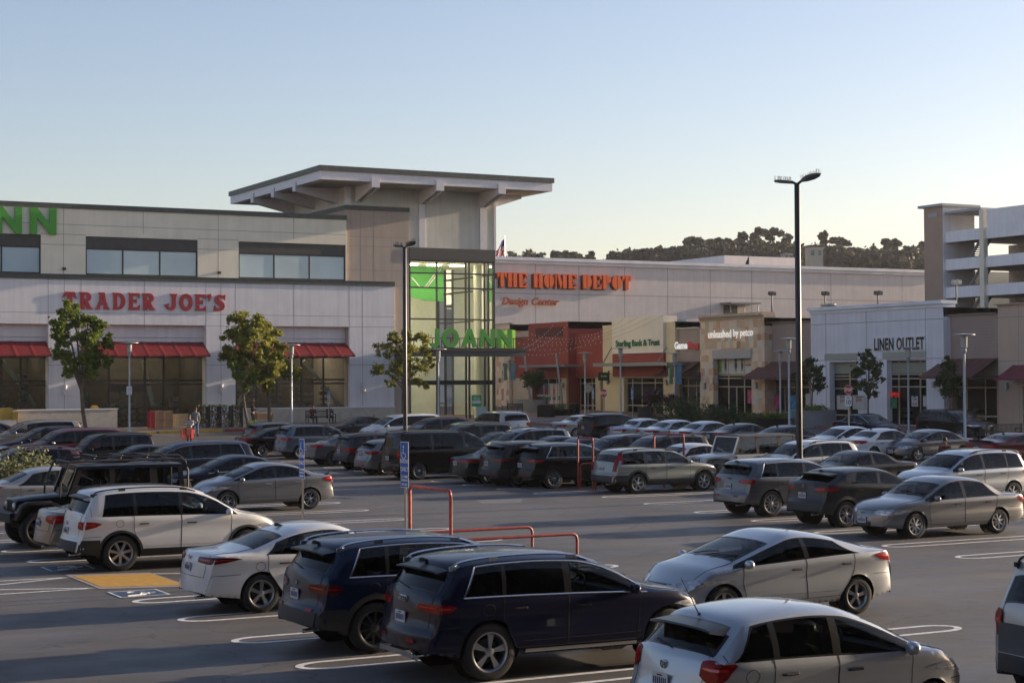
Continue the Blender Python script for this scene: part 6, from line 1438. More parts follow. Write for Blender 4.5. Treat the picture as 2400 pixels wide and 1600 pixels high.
AWB = mat('brown_awning', (.12, .045, .035), .6, var=.12); AWP = mat('plum_awning', (.16, .02, .035), .6, var=.1); GLS = mat('pale_green_panel', (.36, .38, .31), .7)
zhead = S.z(1730, 893); z0 = zgr+.05
# tan end shop
r, a0, a1, z1 = unit('tan_shop', 'tan plastered shop at the right edge with a plum awning', 2340, 2520, 712, STTAN, .35, joints=((2388,), (740, 845)), cap=.12, capm=STTAN, ops=[(2396, 2500, zgr, S.z(2430, 905))])
awning(S, r, S.u(2500, .35), S.u(2375, .35), S.z(2390, 855, .35), S.z(2350, 889, 1.9), .35, 1.5, AWP, 5); store_front(r, 2396, 2500, z0, S.z(2430, 905), [2440], [], .1)
# brown shop with hipped awning
r, a0, a1, z1 = unit('brown_shop', 'brown siding shop with a rust awning left of the tan shop', 2212, 2340, 738.5, SBR, 0, cap=.10, capm=BCAP, ops=[(2232, 2338, zgr, S.z(2285, 886))])
awning(S, r, S.u(2339, .05), S.u(2214, .05), S.z(2285, 840, .05), S.z(2250, 885, 2.3), .03, 2.2, AWB, 7)
store_front(r, 2232, 2338, z0, S.z(2285, 886), [2266, 2309], [S.z(2285, 908), S.z(2285, 975)], -.3, seed=9)
# linen shop
zl = S.z(2060, 719, .6)
r, a0, a1, z1 = unit('linen_shop', 'white plastered linen shop with two tall window bays', 1901, 2212, 728, STLIN, .6, 16, ops=[(1944, 2010, zgr, S.z(1980, 848, .6)), (2078, 2171, zgr, S.z(2125, 843, .6))], joints=((1936, 2031, 2170), (754, 842)), cap=.45, capm=mat('cornice_white2', (.76, .78, .80), .7, var=.1, vscale=.6))
for p0, p1, y0, y1 in ((1934, 2010, 828, 843), (2070, 2171, 824, 838)):
    mb = MB(); S.box(mb, S.u(p1, .6), S.u(p0, .6), .6, .66, S.z((p0+p1)/2, y1, .6), S.z((p0+p1)/2, y0, .6)); mb.build('lintel_band', [GLS], r)
o = store_front(r, 1950, 2016, z0, S.z(1980, 848, .6), [1991], [S.z(1980, y) for y in (881, 888, 910, 972)], 0.15, seed=5); store_front(r, 2084, 2176, z0, S.z(2125, 843, .6), [2106, 2156], [S.z(2125, y) for y in (877, 887, 906)], .15, seed=6)
mb = MB()
for q0, q1 in ((1951, 2009), (2085, 2170)): mb = MB(); S.box(mb, S.u(q1, .2), S.u(q0, .2), .14, .17, S.z(2060, 875, .15), S.z(2060, 850, .15)); mb.build('frosted_band', [mat('frosted_green', (.26, .29, .23), .3)], r)
mb = MB(); S.box(mb, S.u(2170, .6), S.u(2045, .6), .60, .66, S.z(2108, 821, .6), S.z(2108, 788, .6)); o = mb.build('sign_board', [mat('sign_white', (.72, .72, .74), .5)]); tag(o, 'white board reading LINEN OUTLET above the shop doors', 'sign')
me = text_mesh('lettering', 'LINEN OUTLET', 1, .004, .03, space=1.08); hh = S.z(2108, 791, .6)-S.z(2108, 818, .6); me.transform(Matrix.Diagonal((1, 1, hh, 1))); sign_mesh(o, S, 'lettering', me, 2049, 2166, 818.5, mat('sign_black', (.012, .012, .014), .5), .69)
# brown shop between linen and stone fronts
r, a0, a1, z1 = unit('brown_shop', 'brown siding shop front between the white shop and the stone front', 1792, 1901, 757, SBR, 0, cap=.10, capm=BCAP, ops=[(1806, 1898, zgr, S.z(1850, 888))])
awning(S, r, S.u(1900, .05), S.u(1794, .05), S.z(1850, 847, .05), S.z(1800, 887, 2.3), .03, 2.2, AWB, 7); store_front(r, 1806, 1898, z0, S.z(1850, 888), [1839, 1870], [S.z(1850, 907), S.z(1850, 966)], -.3, seed=7)
# stone pet shop front
r, a0, a1, z1 = unit('stone_shop', 'square honey stone shop front with a pet shop sign', 1641, 1792, 748, STONE, .7, 9, ops=[(1671, 1761, zgr, S.z(1716, 840, .7))])
mb = MB(); CS = mat('buff_cornice', (.50, .38, .27), .8, var=.06); S.box(mb, a0-.05, a1+.05, -.3, .80, z1, z1+.2); S.box(mb, a0+.05, a1-.05, -.3, 1.0, z1+.2, z1+.28); S.box(mb, a0+.05, a1-.05, -.3, .85, z1+.28, z1+.42); mb.build('cornice', [CS], r)
mb = MB(); S.box(mb, S.u(1760, .8), S.u(1671, .8), .7, .85, S.z(1716, 840, .8), S.z(1716, 819, .8)); mb.build('lintel', [stucco('pale_lintel', (.5, .46, .42))], r)
store_front(r, 1681, 1768, z0, S.z(1716, 878, .1), [1707, 1744], [S.z(1716, 886), S.z(1716, 906)], .1, seed=8, goods=False)
mb = MB(); zz = [S.z(1716, y, .1) for y in (879, 875, 861, 841)]
S.box(mb, S.u(1768, .1), S.u(1675, .1), .02, .12, zz[0], zz[1]); mb.build('transom', [FRB], r)
mb = MB(); mb.mat(0); S.box(mb, S.u(1768, .1), S.u(1681, .1), .0, .05, zz[1], zz[3]); mb.mat(1); S.box(mb, S.u(1690, .1), S.u(1681, .1), .051, .06, zz[1]+.1, zz[3]-.02)
mb.mat(2)
for p in (1706, 1744): S.box(mb, S.u(p, .1)-.03, S.u(p, .1)+.03, .0, .08, zz[1], zz[3]-.01)
mb.mat(3)
for p, k in ((1699, 1), (1723, 1.25), (1738, 1)):          # three small dog shapes on the poster
    a = S.u(p, .12)
    for (da, dz, ra, rz) in ((0, .45, .16*k, .30), (0, .82, .13*k, .14), (-.09, .95, .04, .10), (.09, .95, .04, .10), (-.08, .1, .04, .2), (.08, .1, .04, .2)):
        mb.face([S.pt(a+da+ra*math.cos(2*PI*t/10), .062+.001*len(mb.f)/50, zz[1]+.16+dz+rz*math.sin(2*PI*t/10)) for t in range(10)][::-1])
mb.build('poster', [mat('poster_white', (.62, .62, .60), .5), mat('poster_lime', (.35, .55, .05), .5), FRB, mat('dog_brown', (.14, .11, .085), .8, var=.3, vscale=8)], r)
def shop_text(par, F_, s, px0, px1, pyb, pyt, m, d, bold=.02, shear=0, lab=None, name='letter_sign', ext=.012):
    me = text_mesh(name, s, 1, ext, bold, shear); c = (px0+px1)/2; hh = F_.z(c, pyt, d)-F_.z(c, pyb, d); me.transform(Matrix.Diagonal((1, 1, hh, 1))); o = sign_mesh(par, F_, name, me, px0, px1, pyb, m, d)
    if lab: tag(o, lab, 'sign')
    return o
WLET = mat('letter_white', (.85, .84, .82), .4, emit=(1, .97, .9), es=.2); RLET = mat('letter_red', (.55, .012, .012), .4, emit=(.8, .02, .02), es=.02); GLET = mat('letter_green', (.012, .13, .035), .5)
shop_text(None, S, 'unleashed', 1660, 1714, 791, 773, WLET, .75, .012, lab='white lettering of the pet shop on the stone front'); 
o = shop_text(None, S, 'by petco', 1719, 1765, 787, 770, WLET, .75, .012, lab='white smaller pet shop lettering right of the first word')
shop_text(r, S, 'come', 1747, 1760, 857, 851, mat('letter_orange', (.6, .12, .05), .6), .12, .02, name='lettering')
doors = MB(); 
for p in (1716, 1735): S.box(doors, S.u(p+9, .16)-.0, S.u(p-9, .16), .101, .13, z0, z0+.08)
for p in (1707, 1725.5, 1744): S.box(doors, S.u(p, .16)-.06, S.u(p, .16)+.06, .101, .15, z0, S.z(1716, 908, .1))
doors.build('door', [FRB], r)
# game shop
r, a0, a1, z1 = unit('game_shop', 'narrow brown siding game shop between the bank and the stone front', 1583, 1641, 771, SBR, 0, cap=.12, capm=TRIMW, ops=[(1592, 1641, zgr, S.z(1615, 884))])
awning(S, r, S.u(1641, .05), S.u(1584, .05), S.z(1612, 847, .05), S.z(1580, 882, 2.2), .03, 2.1, AWB, 4); store_front(r, 1592, 1641, z0, S.z(1615, 884), [1613, 1632], [S.z(1615, 904)], -.3, seed=10)
shop_text(None, S, 'Game', 1581, 1611, 817, 801, WLET, .66, .04, lab='white half of the game shop lettering'); shop_text(None, S, 'Stop', 1612, 1638, 816, 800, RLET, .15, .04, lab='red half of the game shop lettering')
# bank
r, a0, a1, z1 = unit('bank_building', 'cream and yellow bank front with a flat grey metal canopy', 1413, 1583, 758, STYEL, .3, 9, ops=[(1462, 1555, zgr, S.z(1510, 884, .3))])
mb = MB(); b0, b1 = S.u(1556, .5), S.u(1436, .5); zt_ = S.z(1496, 742, .5); zr0 = S.z(1496, 826, .5)
S.box(mb, b0, b1, -.8, .55, zr0, zt_); mb.build('parapet', [stucco('cream_bank', (.80, .72, .60), .03)], r)
mb = MB(); S.box(mb, b0, b1, .301, .52, S.z(1496, 882, .5), zr0-.05); mb.build('red_band', [SRED], r); mb = MB(); S.box(mb, b0, b1, .3, .60, zr0-.05, zr0); mb.build('trim', [TRIMW], r)
store_front(r, 1462, 1555, z0, S.z(1510, 884, .3), [1482, 1504, 1535], [S.z(1510, 897), S.z(1510, 950)], 0, goods=False, intm=mat('bank_interior', (.10, .10, .075), .9))
mb = MB(); CAN = mat('canopy_metal', (.24, .245, .25), .4, .5); q0, q1 = S.u(1566, 2.4), S.u(1392, 2.4); zc_ = S.z(1480, 857, 2.4); S.box(mb, q0, q1, .3, 2.4, zc_, zc_+.22); S.box(mb, q0, q1, 2.4, 2.5, zc_-.02, zc_+.26); mb.build('canopy', [CAN], r)
mb = MB()
for p in (1412, 1540): mb = MB(); mb.tube([S.pt(S.u(p, 2.2), 2.2, zc_+.2), S.pt(S.u(p+22, .35), .35, S.z(p+22, 814, .35))], .05, 6); mb.build('tie_rod', [CAN], r)
shop_text(None, S, 'Sterling Bank & Trust', 1443, 1546, 810, 796, GLET, .62, .035, lab='dark green bank lettering on the cream parapet')
# red shops
r, a0, a1, z1 = unit('red_shop', 'low dark red siding shop wing left of the bank', 1332, 1413, 782, SRED, .1, 12, ops=[(1345, 1402, zgr, S.z(1380, 884))]); store_front(r, 1345, 1402, z0, S.z(1380, 884), [1360, 1387], [S.z(1380, 898), S.z(1380, 950)], -.2, goods=False, intm=mat('blind_beige', (.20, .17, .12), .9, streak=.2))
mb = MB(); STB2 = mat('shop_stone', (.50, .41, .30), .85, var=.1, vscale=2)
for p0, p1 in ((1332, 1345), (1402, 1414)): mb = MB(); S.box(mb, S.u(p1), S.u(p0), .101, .3, zgr-.3, S.z(1372, 886)); mb.build('stone_pier', [STB2], r)
r, a0, a1, z1 = unit('red_shop', 'tall dark red siding shop with a recessed panel and leaning posts', 1239, 1332, 756, SRED, .9, 9, ops=[(1250, 1322, zgr, S.z(1290, 886, .9))]); 
mb = MB(); S.box(mb, S.u(1320, .9), S.u(1256, .9), .901, .93, S.z(1288, 790, .9), S.z(1288, 768, .9)); mb.build('panel', [mat('dark_red_panel', (.10, .02, .014), .8)], r)
store_front(r, 1250, 1322, z0, S.z(1290, 886, .9), [1266, 1285, 1304], [S.z(1290, 899)], .5, goods=False)
mb = MB(); S.box(mb, S.u(1332, .9)+.01, S.u(1320, .9), .901, 1.1, zgr-.3, S.z(1290, 886, .9)); mb.build('stone_pier', [STB2], r); mb = MB(); S.box(mb, S.u(1250, .9), S.u(1239, .9), .901, 1.1, zgr-.3, S.z(1290, 886, .9)); mb.build('stone_pier', [STB2], r)
mb = MB(); q0, q1 = S.u(1322, 2.6), S.u(1216, 2.6); zc_ = S.z(1270, 860, 2.6); S.box(mb, q0, q1, .9, 2.6, zc_, zc_+.2); mb.build('canopy', [CAN], r)
mb = MB()
for p, yb_, yt_ in ((1238, 950, 832), (1312, 948, 829)): mb = MB(); mb.tube([S.pt(S.u(p+8, 2.8), 2.8, zgr+.1), S.pt(S.u(p-8, 2.8), 2.8, S.z(p, yt_, 2.8))], .11, 8); mb.build('leaning_post', [CAN], r)
pw = MB()
for p0, p1, c0, c1, ch in ((1252, 1282, 948, 898, 1), (1286, 1304, 962, 900, 0), (1305, 1320, 962, 900, 0)):
    pw.mat(0 if ch else 1); S.box(pw, S.u(p1, .6), S.u(p0, .6), .51, .53, S.z(p0, c0, .55), S.z(p0, c1, .55))
for i, p in enumerate((1275, 1287, 1298, 1311)):
    a = S.u(p, .55); pw.mat(2); S.box(pw, a-.25, a+.25, .535, .55, zgr+1.35, zgr+1.75); pw.mat(3+i % 2)
    S.box(pw, a-.16, a+.16, .551, .56, zgr+1.76, zgr+2.4); pw.mat(5); pw.face([S.pt(a+.13*math.cos(2*PI*t/10), .565, zgr+2.55+.2*math.sin(2*PI*t/10)) for t in range(10)][::-1]); pw.mat(4); S.box(pw, a-.14, a+.14, .551, .56, zgr+.3, zgr+1.3)
pw.build('window_poster', [mat('poster_navy', (.02, .03, .05), .5), mat('poster_pale', (.55, .52, .48), .5), mat('poster_green', (.03, .10, .05), .5), mat('poster_redm', (.5, .05, .05), .5), mat('poster_pink', (.45, .2, .22), .5), mat('poster_skin', (.35, .2, .13), .5)], r)
shop_text(r, S, 'NOW LEASING', 1256, 1302, 929.5, 924, mat('letter_pale', (.5, .5, .48), .5), .57, .03, name='lettering', ext=.01)
r, a0, a1, z1 = unit('red_shop', 'dark red siding shop end beside the stone pier', 1195, 1239, 790, SRED, .1, 12)
mb = MB(); S.box(mb, a0, a1, .101, .3, zgr-.3, S.z(1215, 886)); mb.build('stone_pier', [STB2], r)
r, a0, a1, z1 = unit('stone_shop', 'honey stone pier beside the glass entrance tower', 1130, 1195, 762, STONE, .6, 12)
mb = MB(); S.box(mb, a0-.03, a1, .3, .68, z1, z1+.15); mb.build('cornice', [CS], r)
# roof clutter
for i, (p, y0, y1, wd, back) in enumerate(((1213, 786, 774, 2.2, 3), (1379, 778, 766, 1.2, 4), (1399, 784, 771, 2.4, 5), (1572, 760, 749, 1.8, 4), (1634, 774, 758, .7, 3), (1850, 756, 747, 2.4, 8), (1943, 728, 712, 1.2, 6))):
    a = S.u(p, -back); zz0, zz1 = S.z(p, y0, -back)-1.2, S.z(p, y1, -back); root = empty('roof_vent' if wd < 1.5 else 'roof_air_unit', S.pt(a, -back, zz0), 0, ['dark louvred air unit beyond the glass tower', 'steel air unit behind the tall red front', 'wide air unit above the low red wing', 'dark air unit behind the bank parapet', 'white vent beside the stone front', 'grey air unit above the brown front', 'round steel vent left of the white cornice'][i], 'roof unit')
    mb = MB(); h_ = zz1-zz0
    if p in (1943, 1634): mb.lathe([(0, h_), (wd*.5, h_), (wd*.5, h_-.12), (wd*.45, h_-.2), (wd*.45, 0)], n=18)
    else:
        mb.box(-1, 1, -wd/2, wd/2, 0, h_); 
        for k in range(5): mb.box(-1.04, -1.001, -wd/2+.1, wd/2-.1, h_*.4+k*.16, h_*.4+k*.16+.08)
    mb.build('casing', [mat('galvanised', (.34, .36, .37), .45, .5, var=.15)], root)
for p, yt_, yb_, back, lab in ((1810, 691, 742, 6, 'twin floodlight mast behind the brown front'), (1935, 691, 725, 6, 'twin floodlight mast above the left end of the white cornice'), (2059, 690, 718, 6, 'twin floodlight mast above the middle of the white cornice'), (2243, 665, 718, 3, 'pale floodlight mast before the parking garage')):
    a = S.u(p, -back); zz0, zz1 = S.z(p, yb_, -back)-1, S.z(p, yt_, -back); root = empty('roof_floodlight', S.pt(a, -back, zz0), 0, lab, 'floodlight', 'floodlight masts on the shop roofs'); mb = MB(); mb.tube([(0, 0, 0), (0, 0, zz1-zz0)], .05, 6); mb.build('mast', [DKM], root)
    mb = MB()
    for s_ in (-1, 1): mb.prism([(-.15, zz1-zz0+.02), (.2, zz1-zz0-.05), (.2, zz1-zz0+.22), (-.1, zz1-zz0+.28)], s_*.20-.12, s_*.20+.12)
    mb.box(-.03, .03, -.3, .3, zz1-zz0-.04, zz1-zz0+.02); mb.build('lamp_head', [DKM if p != 2243 else mat('head_pale', (.4, .4, .34), .5)], root)
# ---- parking garage
gx, gy0 = 137.0, 151.0; G_ = Fac('y', gx); r = empty('parking_garage', (0, 0, 0), 0, 'open white concrete parking garage with a brown stair tower', 'parking garage')
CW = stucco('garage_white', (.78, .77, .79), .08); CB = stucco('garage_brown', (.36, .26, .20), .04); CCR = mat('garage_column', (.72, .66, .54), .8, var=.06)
ta0, ta1 = G_.u(2213), G_.u(2169); zt_ = G_.z(2190, 486); mb = MB(); mb.mat(0); mb.box(gx, gx+.4, ta0, ta1, 0, zt_); mb.mat(1); mb.box(gx+.4, gx+4.8, ta0, ta1, 0, zt_); mb.box(gx, gx+4.8, ta0-.02, ta0, 0, zt_)
mb.build('stair_tower', [CB, CW], r); mb = MB(); mb.box(gx-.5, gx+5.3, ta0-.5, ta1+.5, zt_, zt_+.3); mb.build('tower_roof', [mat('roof_metal', (.26, .28, .30), .5, .3)], r)
mb = MB(); mb.box(gx-.06, gx-.003, G_.u(2201), G_.u(2180), G_.z(2190, 509), G_.z(2190, 500)); mb.build('louvre', [mat('roof_metal', (.26, .28, .30), .5, .3)], r)
lv = [G_.z(2258, 538), G_.z(2258, 604), G_.z(2258, 670), G_.z(2258, 736), G_.z(2258, 802), G_.z(2258, 868)]; sh = G_.z(2258, 538)-G_.z(2258, 564)
gend = 36.0; mb = MB(); sx = gx+.3
c0, c1 = G_.u(2309, -.0), G_.u(2299)
bay_p = [ta0, (c0+c1)/2]; step = 9.6; y = (c0+c1)/2
while y > gend: y -= step; bay_p.append(y)
for z in lv:
    mb.box(sx, sx+.3, gend, ta0-.03, z-sh, z)
mb.build('spandrel', [CW], r)
mb = MB(); 
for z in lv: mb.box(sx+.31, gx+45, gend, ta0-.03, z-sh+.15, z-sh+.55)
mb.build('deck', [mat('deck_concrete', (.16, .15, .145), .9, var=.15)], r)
mb = MB()
for i, y in enumerate(bay_p[1:]): mb.box(gx-.05, gx+.6, y-.32, y+.32, 0, lv[0]+(2.0 if i == 0 else .6))
mb.build('column', [CCR], r)
mb = MB(); y1_ = (c0+c1)/2-.46; mb.box(sx+.01, sx+.25, y1_-26, y1_, lv[0]+.01, lv[0]+2.0);  mb.build('parapet_wall', [CW], r)
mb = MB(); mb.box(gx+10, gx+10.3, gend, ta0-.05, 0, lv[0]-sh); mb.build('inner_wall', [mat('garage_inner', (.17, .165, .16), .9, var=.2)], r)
mb = MB(); mb.box(sx, gx+9, (c0+c1)/2+.4, ta0-.03, lv[0]+2.02, lv[0]+2.3); mb.box(gx+9, gx+9.2, (c0+c1)/2+.4, ta0, lv[0], lv[0]+2.0); mb.build('stair_roof', [mat('roof_metal', (.26, .28, .30), .5, .3)], r)
mb = MB(); CCG = mat('stair_grey', (.22, .225, .23), .8)
for i in range(4):
    za, zb_ = lv[i+1]-sh*.5, lv[i]-sh*.6; ya_, yb_ = ta0-2.2, (c0+c1)/2+1.2
    for dx in (1.5, 2.9): mb.face([(gx+dx, ya_, za-.2), (gx+dx, yb_, zb_-.2), (gx+dx, yb_, zb_+.5), (gx+dx, ya_, za+.5)])
    for k in range(14):
        t = k/14; mb.box(gx+1.5, gx+2.9, yb_+(ya_-yb_)*(1-t)-.18, yb_+(ya_-yb_)*(1-t)+.18, za+(zb_-za)*t-.05, za+(zb_-za)*t+.05)
mb.build('stairs', [CCG], r)
# ------------------------------------------------------------------ trees and plants
def leafmat(name, c0, c1, trans=.25, scale=.9):
    if name in MATS: return MATS[name]
    m = bpy.data.materials.new(name); m.use_nodes = True; N = m.node_tree.nodes; K = m.node_tree.links; b = N['Principled BSDF']; b.inputs['Roughness'].default_value = .6; b.inputs['Specular IOR Level'].default_value = .25
    tc = N.new('ShaderNodeTexCoord'); n = N.new('ShaderNodeTexNoise'); n.inputs['Scale'].default_value = scale; n.inputs['Detail'].default_value = 7; n.inputs['Roughness'].default_value = .75; K.new(tc.outputs['Object'], n.inputs['Vector'])
    cr = N.new('ShaderNodeValToRGB'); cr.color_ramp.elements[0].position = .36; cr.color_ramp.elements[0].color = (*c0, 1); cr.color_ramp.elements[1].position = .64; cr.color_ramp.elements[1].color = (*c1, 1); K.new(n.outputs[0], cr.inputs[0]); K.new(cr.outputs[0], b.inputs['Base Color'])
    t = N.new('ShaderNodeBsdfTranslucent'); K.new(cr.outputs[0], t.inputs[0]); mx = N.new('ShaderNodeMixShader'); mx.inputs[0].default_value = trans; K.new(b.outputs[0], mx.inputs[1]); K.new(t.outputs[0], mx.inputs[2]); K.new(mx.outputs[0], N['Material Output'].inputs[0]); MATS[name] = m; return m
LEAF = leafmat('leaf_green', (.07, .11, .018), (.27, .33, .06), .35); LEAFY = leafmat('leaf_yellowgreen', (.11, .13, .028), (.42, .40, .09), .4); LEAFD = leafmat('leaf_dark', (.03, .05, .018), (.09, .12, .04))
LEAFH = leafmat('leaf_hill_hazed', (.055, .052, .036), (.17, .15, .10), .15, .12); LEAFP = leafmat('leaf_pale', (.10, .12, .05), (.34, .34, .19)); BARK = mat('bark', (.13, .10, .075), .95, var=.25, vscale=6, bump=.5, bscale=20); LEAFPU = leafmat('leaf_purple', (.05, .025, .03), (.14, .07, .08))  # hill leaves lightened and browned: distance haze put into their colour
def crown_mb(blobs, n, size, seed, asp=.6, droop=0):
    r = random.Random(seed); mb = MB(); W_ = [b[3]*b[4]*b[5] for b in blobs]; tot = sum(W_); acc = []; s_ = 0
    for q in W_: s_ += q/tot; acc.append(s_)
    # sub-clumps for uneven outline
    cl = []
    for b in blobs:
        k = max(9, int(70*(b[3]*b[4]*b[5]/tot)+8))
        for _ in range(k):
            v = Vector((r.gauss(0, 1), r.gauss(0, 1), r.gauss(0, 1))).normalized()*r.uniform(.35, 1.0)
            cl.append((b[0]+v.x*b[3], b[1]+v.y*b[4], b[2]+v.z*b[5], (b[3]*b[4]*b[5])**(1/3)*r.uniform(.20, .45)))
    for _ in range(n):
        c = cl[r.randrange(len(cl))]; v = Vector((r.gauss(0, 1), r.gauss(0, 1), r.gauss(0, .8))).normalized()*c[3]*abs(r.gauss(.55, .42))
        p = Vector(c[:3])+v; s = size*r.uniform(.6, 1.35); a = Vector((r.gauss(0, 1), r.gauss(0, 1), r.gauss(0, .6)-droop)).normalized(); bb = a.cross(Vector((r.gauss(0, 1), r.gauss(0, 1), r.gauss(0, 1)))).normalized()*asp
        mb.face([p-a*s*.5, p+bb*s*.5, p+a*s*.5, p-bb*s*.5])
    return mb, cl
def limbs(mb, base, top, cl, r0, seed, n=9):
    r = random.Random(seed); mb.tube([base, tuple((Vector(base)*.5+Vector(top)*.5)+Vector((r.uniform(-.08, .08), r.uniform(-.08, .08), 0))), top], [r0, r0*.8, r0*.62], 8)
    tgt = r.sample(cl, min(n, len(cl)))
    for c in tgt:
        k = r.uniform(.75, 1.0); s = Vector(base).lerp(Vector(top), k); e = Vector(c[:3]); m_ = s.lerp(e, .5)+Vector((0, 0, .12*(e-s).length))
        mb.tube([tuple(s), tuple(m_), tuple(e)], [r0*.45, r0*.3, r0*.1], 5)
def px_tree(Y, bpx, blobs, n, size, seed, lm, label, nm='tree', r0=.13, group=None, fork=None, X=None, asp=.6, zbase=None):
    """blobs: (px, py, rx px, rz px) on the plane y=Y (or x=X)"""
    PL = Fac('x', Y) if X is None else Fac('y', X)
    def P(px, py, dd=0): a, z = PL.p(px, py); return PL.pt(a, dd, z)
    b0 = P(bpx, 950); gx_, gy_ = b0[0], b0[1]; zb_ = gz(gx_, gy_)+(zbase or 0); dist = gx_*math.cos(YAW)+gy_*math.sin(YAW); k = dist/FPX; r = random.Random(seed)
    B_ = []
    for (px, py, rx, rz) in blobs:
        p = P(px, py, r.uniform(-.3, .3)*rx*k); B_.append((p[0]-gx_, p[1]-gy_, p[2]-zb_, rx*k, rx*k, rz*k))
    root = empty(nm, (gx_, gy_, zb_), 0, label, 'tree' if 'tree' in nm else 'shrub', group)
    mb, cl = crown_mb(B_, n, size, seed, asp); mb.build('crown', [lm], root)
    t = MB(); low = min(b[2]-b[5]*.6 for b in B_); cxm = sum(b[0]*b[3] for b in B_)/sum(b[3] for b in B_)
    tp = P(fork[0], fork[1]) if fork else (gx_+cxm*.3, gy_, zb_+low+.4); limbs(t, (0, 0, -.1), (tp[0]-gx_, tp[1]-gy_, tp[2]-zb_), cl, r0, seed+5, 12); t.build('trunk', [BARK], root, 50)
    return root
px_tree(113, 203, [(163, 722, 26, 18), (150, 757, 30, 26), (190, 745, 28, 24), (225, 765, 22, 26), (205, 795, 34, 26), (152, 795, 28, 22), (140, 822, 22, 20), (170, 835, 30, 22), (222, 835, 26, 26), (250, 800, 18, 20), (252, 850, 16, 16), (205, 868, 30, 18), (160, 870, 18, 12)], 15000, .25, 3, LEAF, 'street tree with a leaning trunk in front of the red supermarket letters', r0=.16, fork=(190, 905))
px_tree(112.3, 633, [(560, 750, 22, 26), (548, 785, 30, 24), (590, 765, 34, 32), (625, 775, 32, 30), (535, 830, 24, 24), (580, 815, 40, 34), (640, 815, 40, 36), (560, 862, 26, 20), (615, 865, 40, 30), (672, 860, 26, 24), (690, 880, 14, 14), (630, 905, 22, 18)], 24000, .25, 5, LEAFY, 'broad yellow-green street tree between the second and third shop bays', r0=.17, fork=(628, 900))
px_tree(111.5, 585, [(560, 880, 16, 14), (590, 890, 16, 14), (548, 855, 14, 12), (575, 905, 12, 8)], 1500, .24, 9, LEAF, 'darker thin-stemmed street tree behind the flower racks', r0=.12, fork=(568, 905))
px_tree(112, 945, [(925, 790, 22, 22), (955, 785, 20, 18), (985, 795, 22, 20), (905, 820, 26, 22), (950, 825, 34, 26), (1000, 825, 24, 20), (890, 860, 20, 22), (930, 865, 28, 22), (980, 855, 30, 24), (1012, 850, 14, 16), (915, 900, 14, 16), (975, 890, 22, 14), (1000, 905, 10, 8)], 9500, .24, 7, LEAFY, 'loose reddish-green street tree before the glass entrance', r0=.13, fork=(944, 880), asp=.4)
px_tree(0, 1250, [(1240, 882, 20, 14), (1262, 880, 18, 13), (1252, 897, 24, 12)], 1700, .24, 12, LEAFD, 'small tree with a purple-green crown in the grey planter', r0=.06, X=71.5, zbase=.9, group='small trees along the shops')
px_tree(0, 1905, [(1898, 850, 12, 16), (1910, 870, 20, 18), (1890, 885, 16, 16), (1925, 885, 16, 14), (1915, 905, 20, 12)], 1300, .24, 13, LEAFD, 'sparse young tree rising from the round grey planter', r0=.06, X=73.5, group='small trees along the shops')
px_tree(0, 2035, [(2025, 835, 18, 18), (2045, 855, 26, 22), (2010, 870, 20, 18), (2060, 885, 20, 20), (2025, 905, 26, 16), (2045, 925, 16, 10)], 1600, .24, 14, LEAFD, 'sparse young tree with a few purple blooms left of the shop door', r0=.07, X=70, group='small trees along the shops')
px_tree(0, 2226, [(2225, 852, 16, 16), (2215, 875, 24, 20), (2235, 890, 20, 20), (2200, 895, 14, 12), (2225, 915, 22, 14), (2245, 925, 14, 10)], 3200, .22, 15, LEAFD, 'dense dark tree before the rust awning', r0=.07, X=73, group='small trees along the shops')
# bush and shrubs
def shrub(x, y, rx, ry, rz, n, size, lm, label, seed, nm='shrub', cz=.55, asp=.45, group=None):
    r_ = empty(nm, (x, y, gz(x, y)), 0, label, 'shrub', group); rr = random.Random(seed)
    B_ = [(rr.uniform(-.5, .5)*rx, rr.uniform(-.5, .5)*ry, rz*cz*rr.uniform(.7, 1.2), rx*.62, ry*.62, rz*.5) for _ in range(5)]
    mb, cl = crown_mb(B_, n, size, seed, asp); mb.build('foliage', [lm], r_); t = MB()
    for c in rr.sample(cl, 8): t.tube([(0, 0, 0), (c[0]*.5, c[1]*.5, c[2]*.6), c[:3]], [.03, .02, .008], 4)
    t.build('stem', [BARK], r_); return r_
bx_, by_ = 12.6, 56.6; shrub(bx_, by_, 1.5, 1.5, 1.9, 3800, .14, LEAFP, 'pale silvery-green bush between the yellow posts at the left edge', 31)
for (px, py, lab) in ((18, 1107, 'short yellow post in front of the pale bush'), (143, 1090, 'short yellow post right of the pale bush')):
    x, y = at(px, py-28, 1.0); b = MB(); b.lathe([(.085, 0), (.085, .92), (.07, .97), (.03, 1.0), (0, 1.01)], n=14); tag(b.build('bollard', [mat('bollard_yellow', (.55, .33, .02), .45, coat=.3, var=.1)], None, 50, loc=(x, y, gz(x, y))), lab, 'bollard', 'yellow bollards by the bush')
for (px, X_, rx, ry, rz, lab, sd) in ((1590, 68, 2.1, 3.6, 2.1, 'wide clipped hedge mound in front of the stone pet shop', 41), (1688, 66.5, 1.7, 2.2, 1.9, 'smaller clipped hedge mound right of the wide one', 42)):
    y = Fac('y', X_).u(px); shrub(X_, y, rx, ry, rz, 5200, .16, LEAFD, lab, sd, 'hedge_mound', cz=.45, group='clipped hedge mounds')
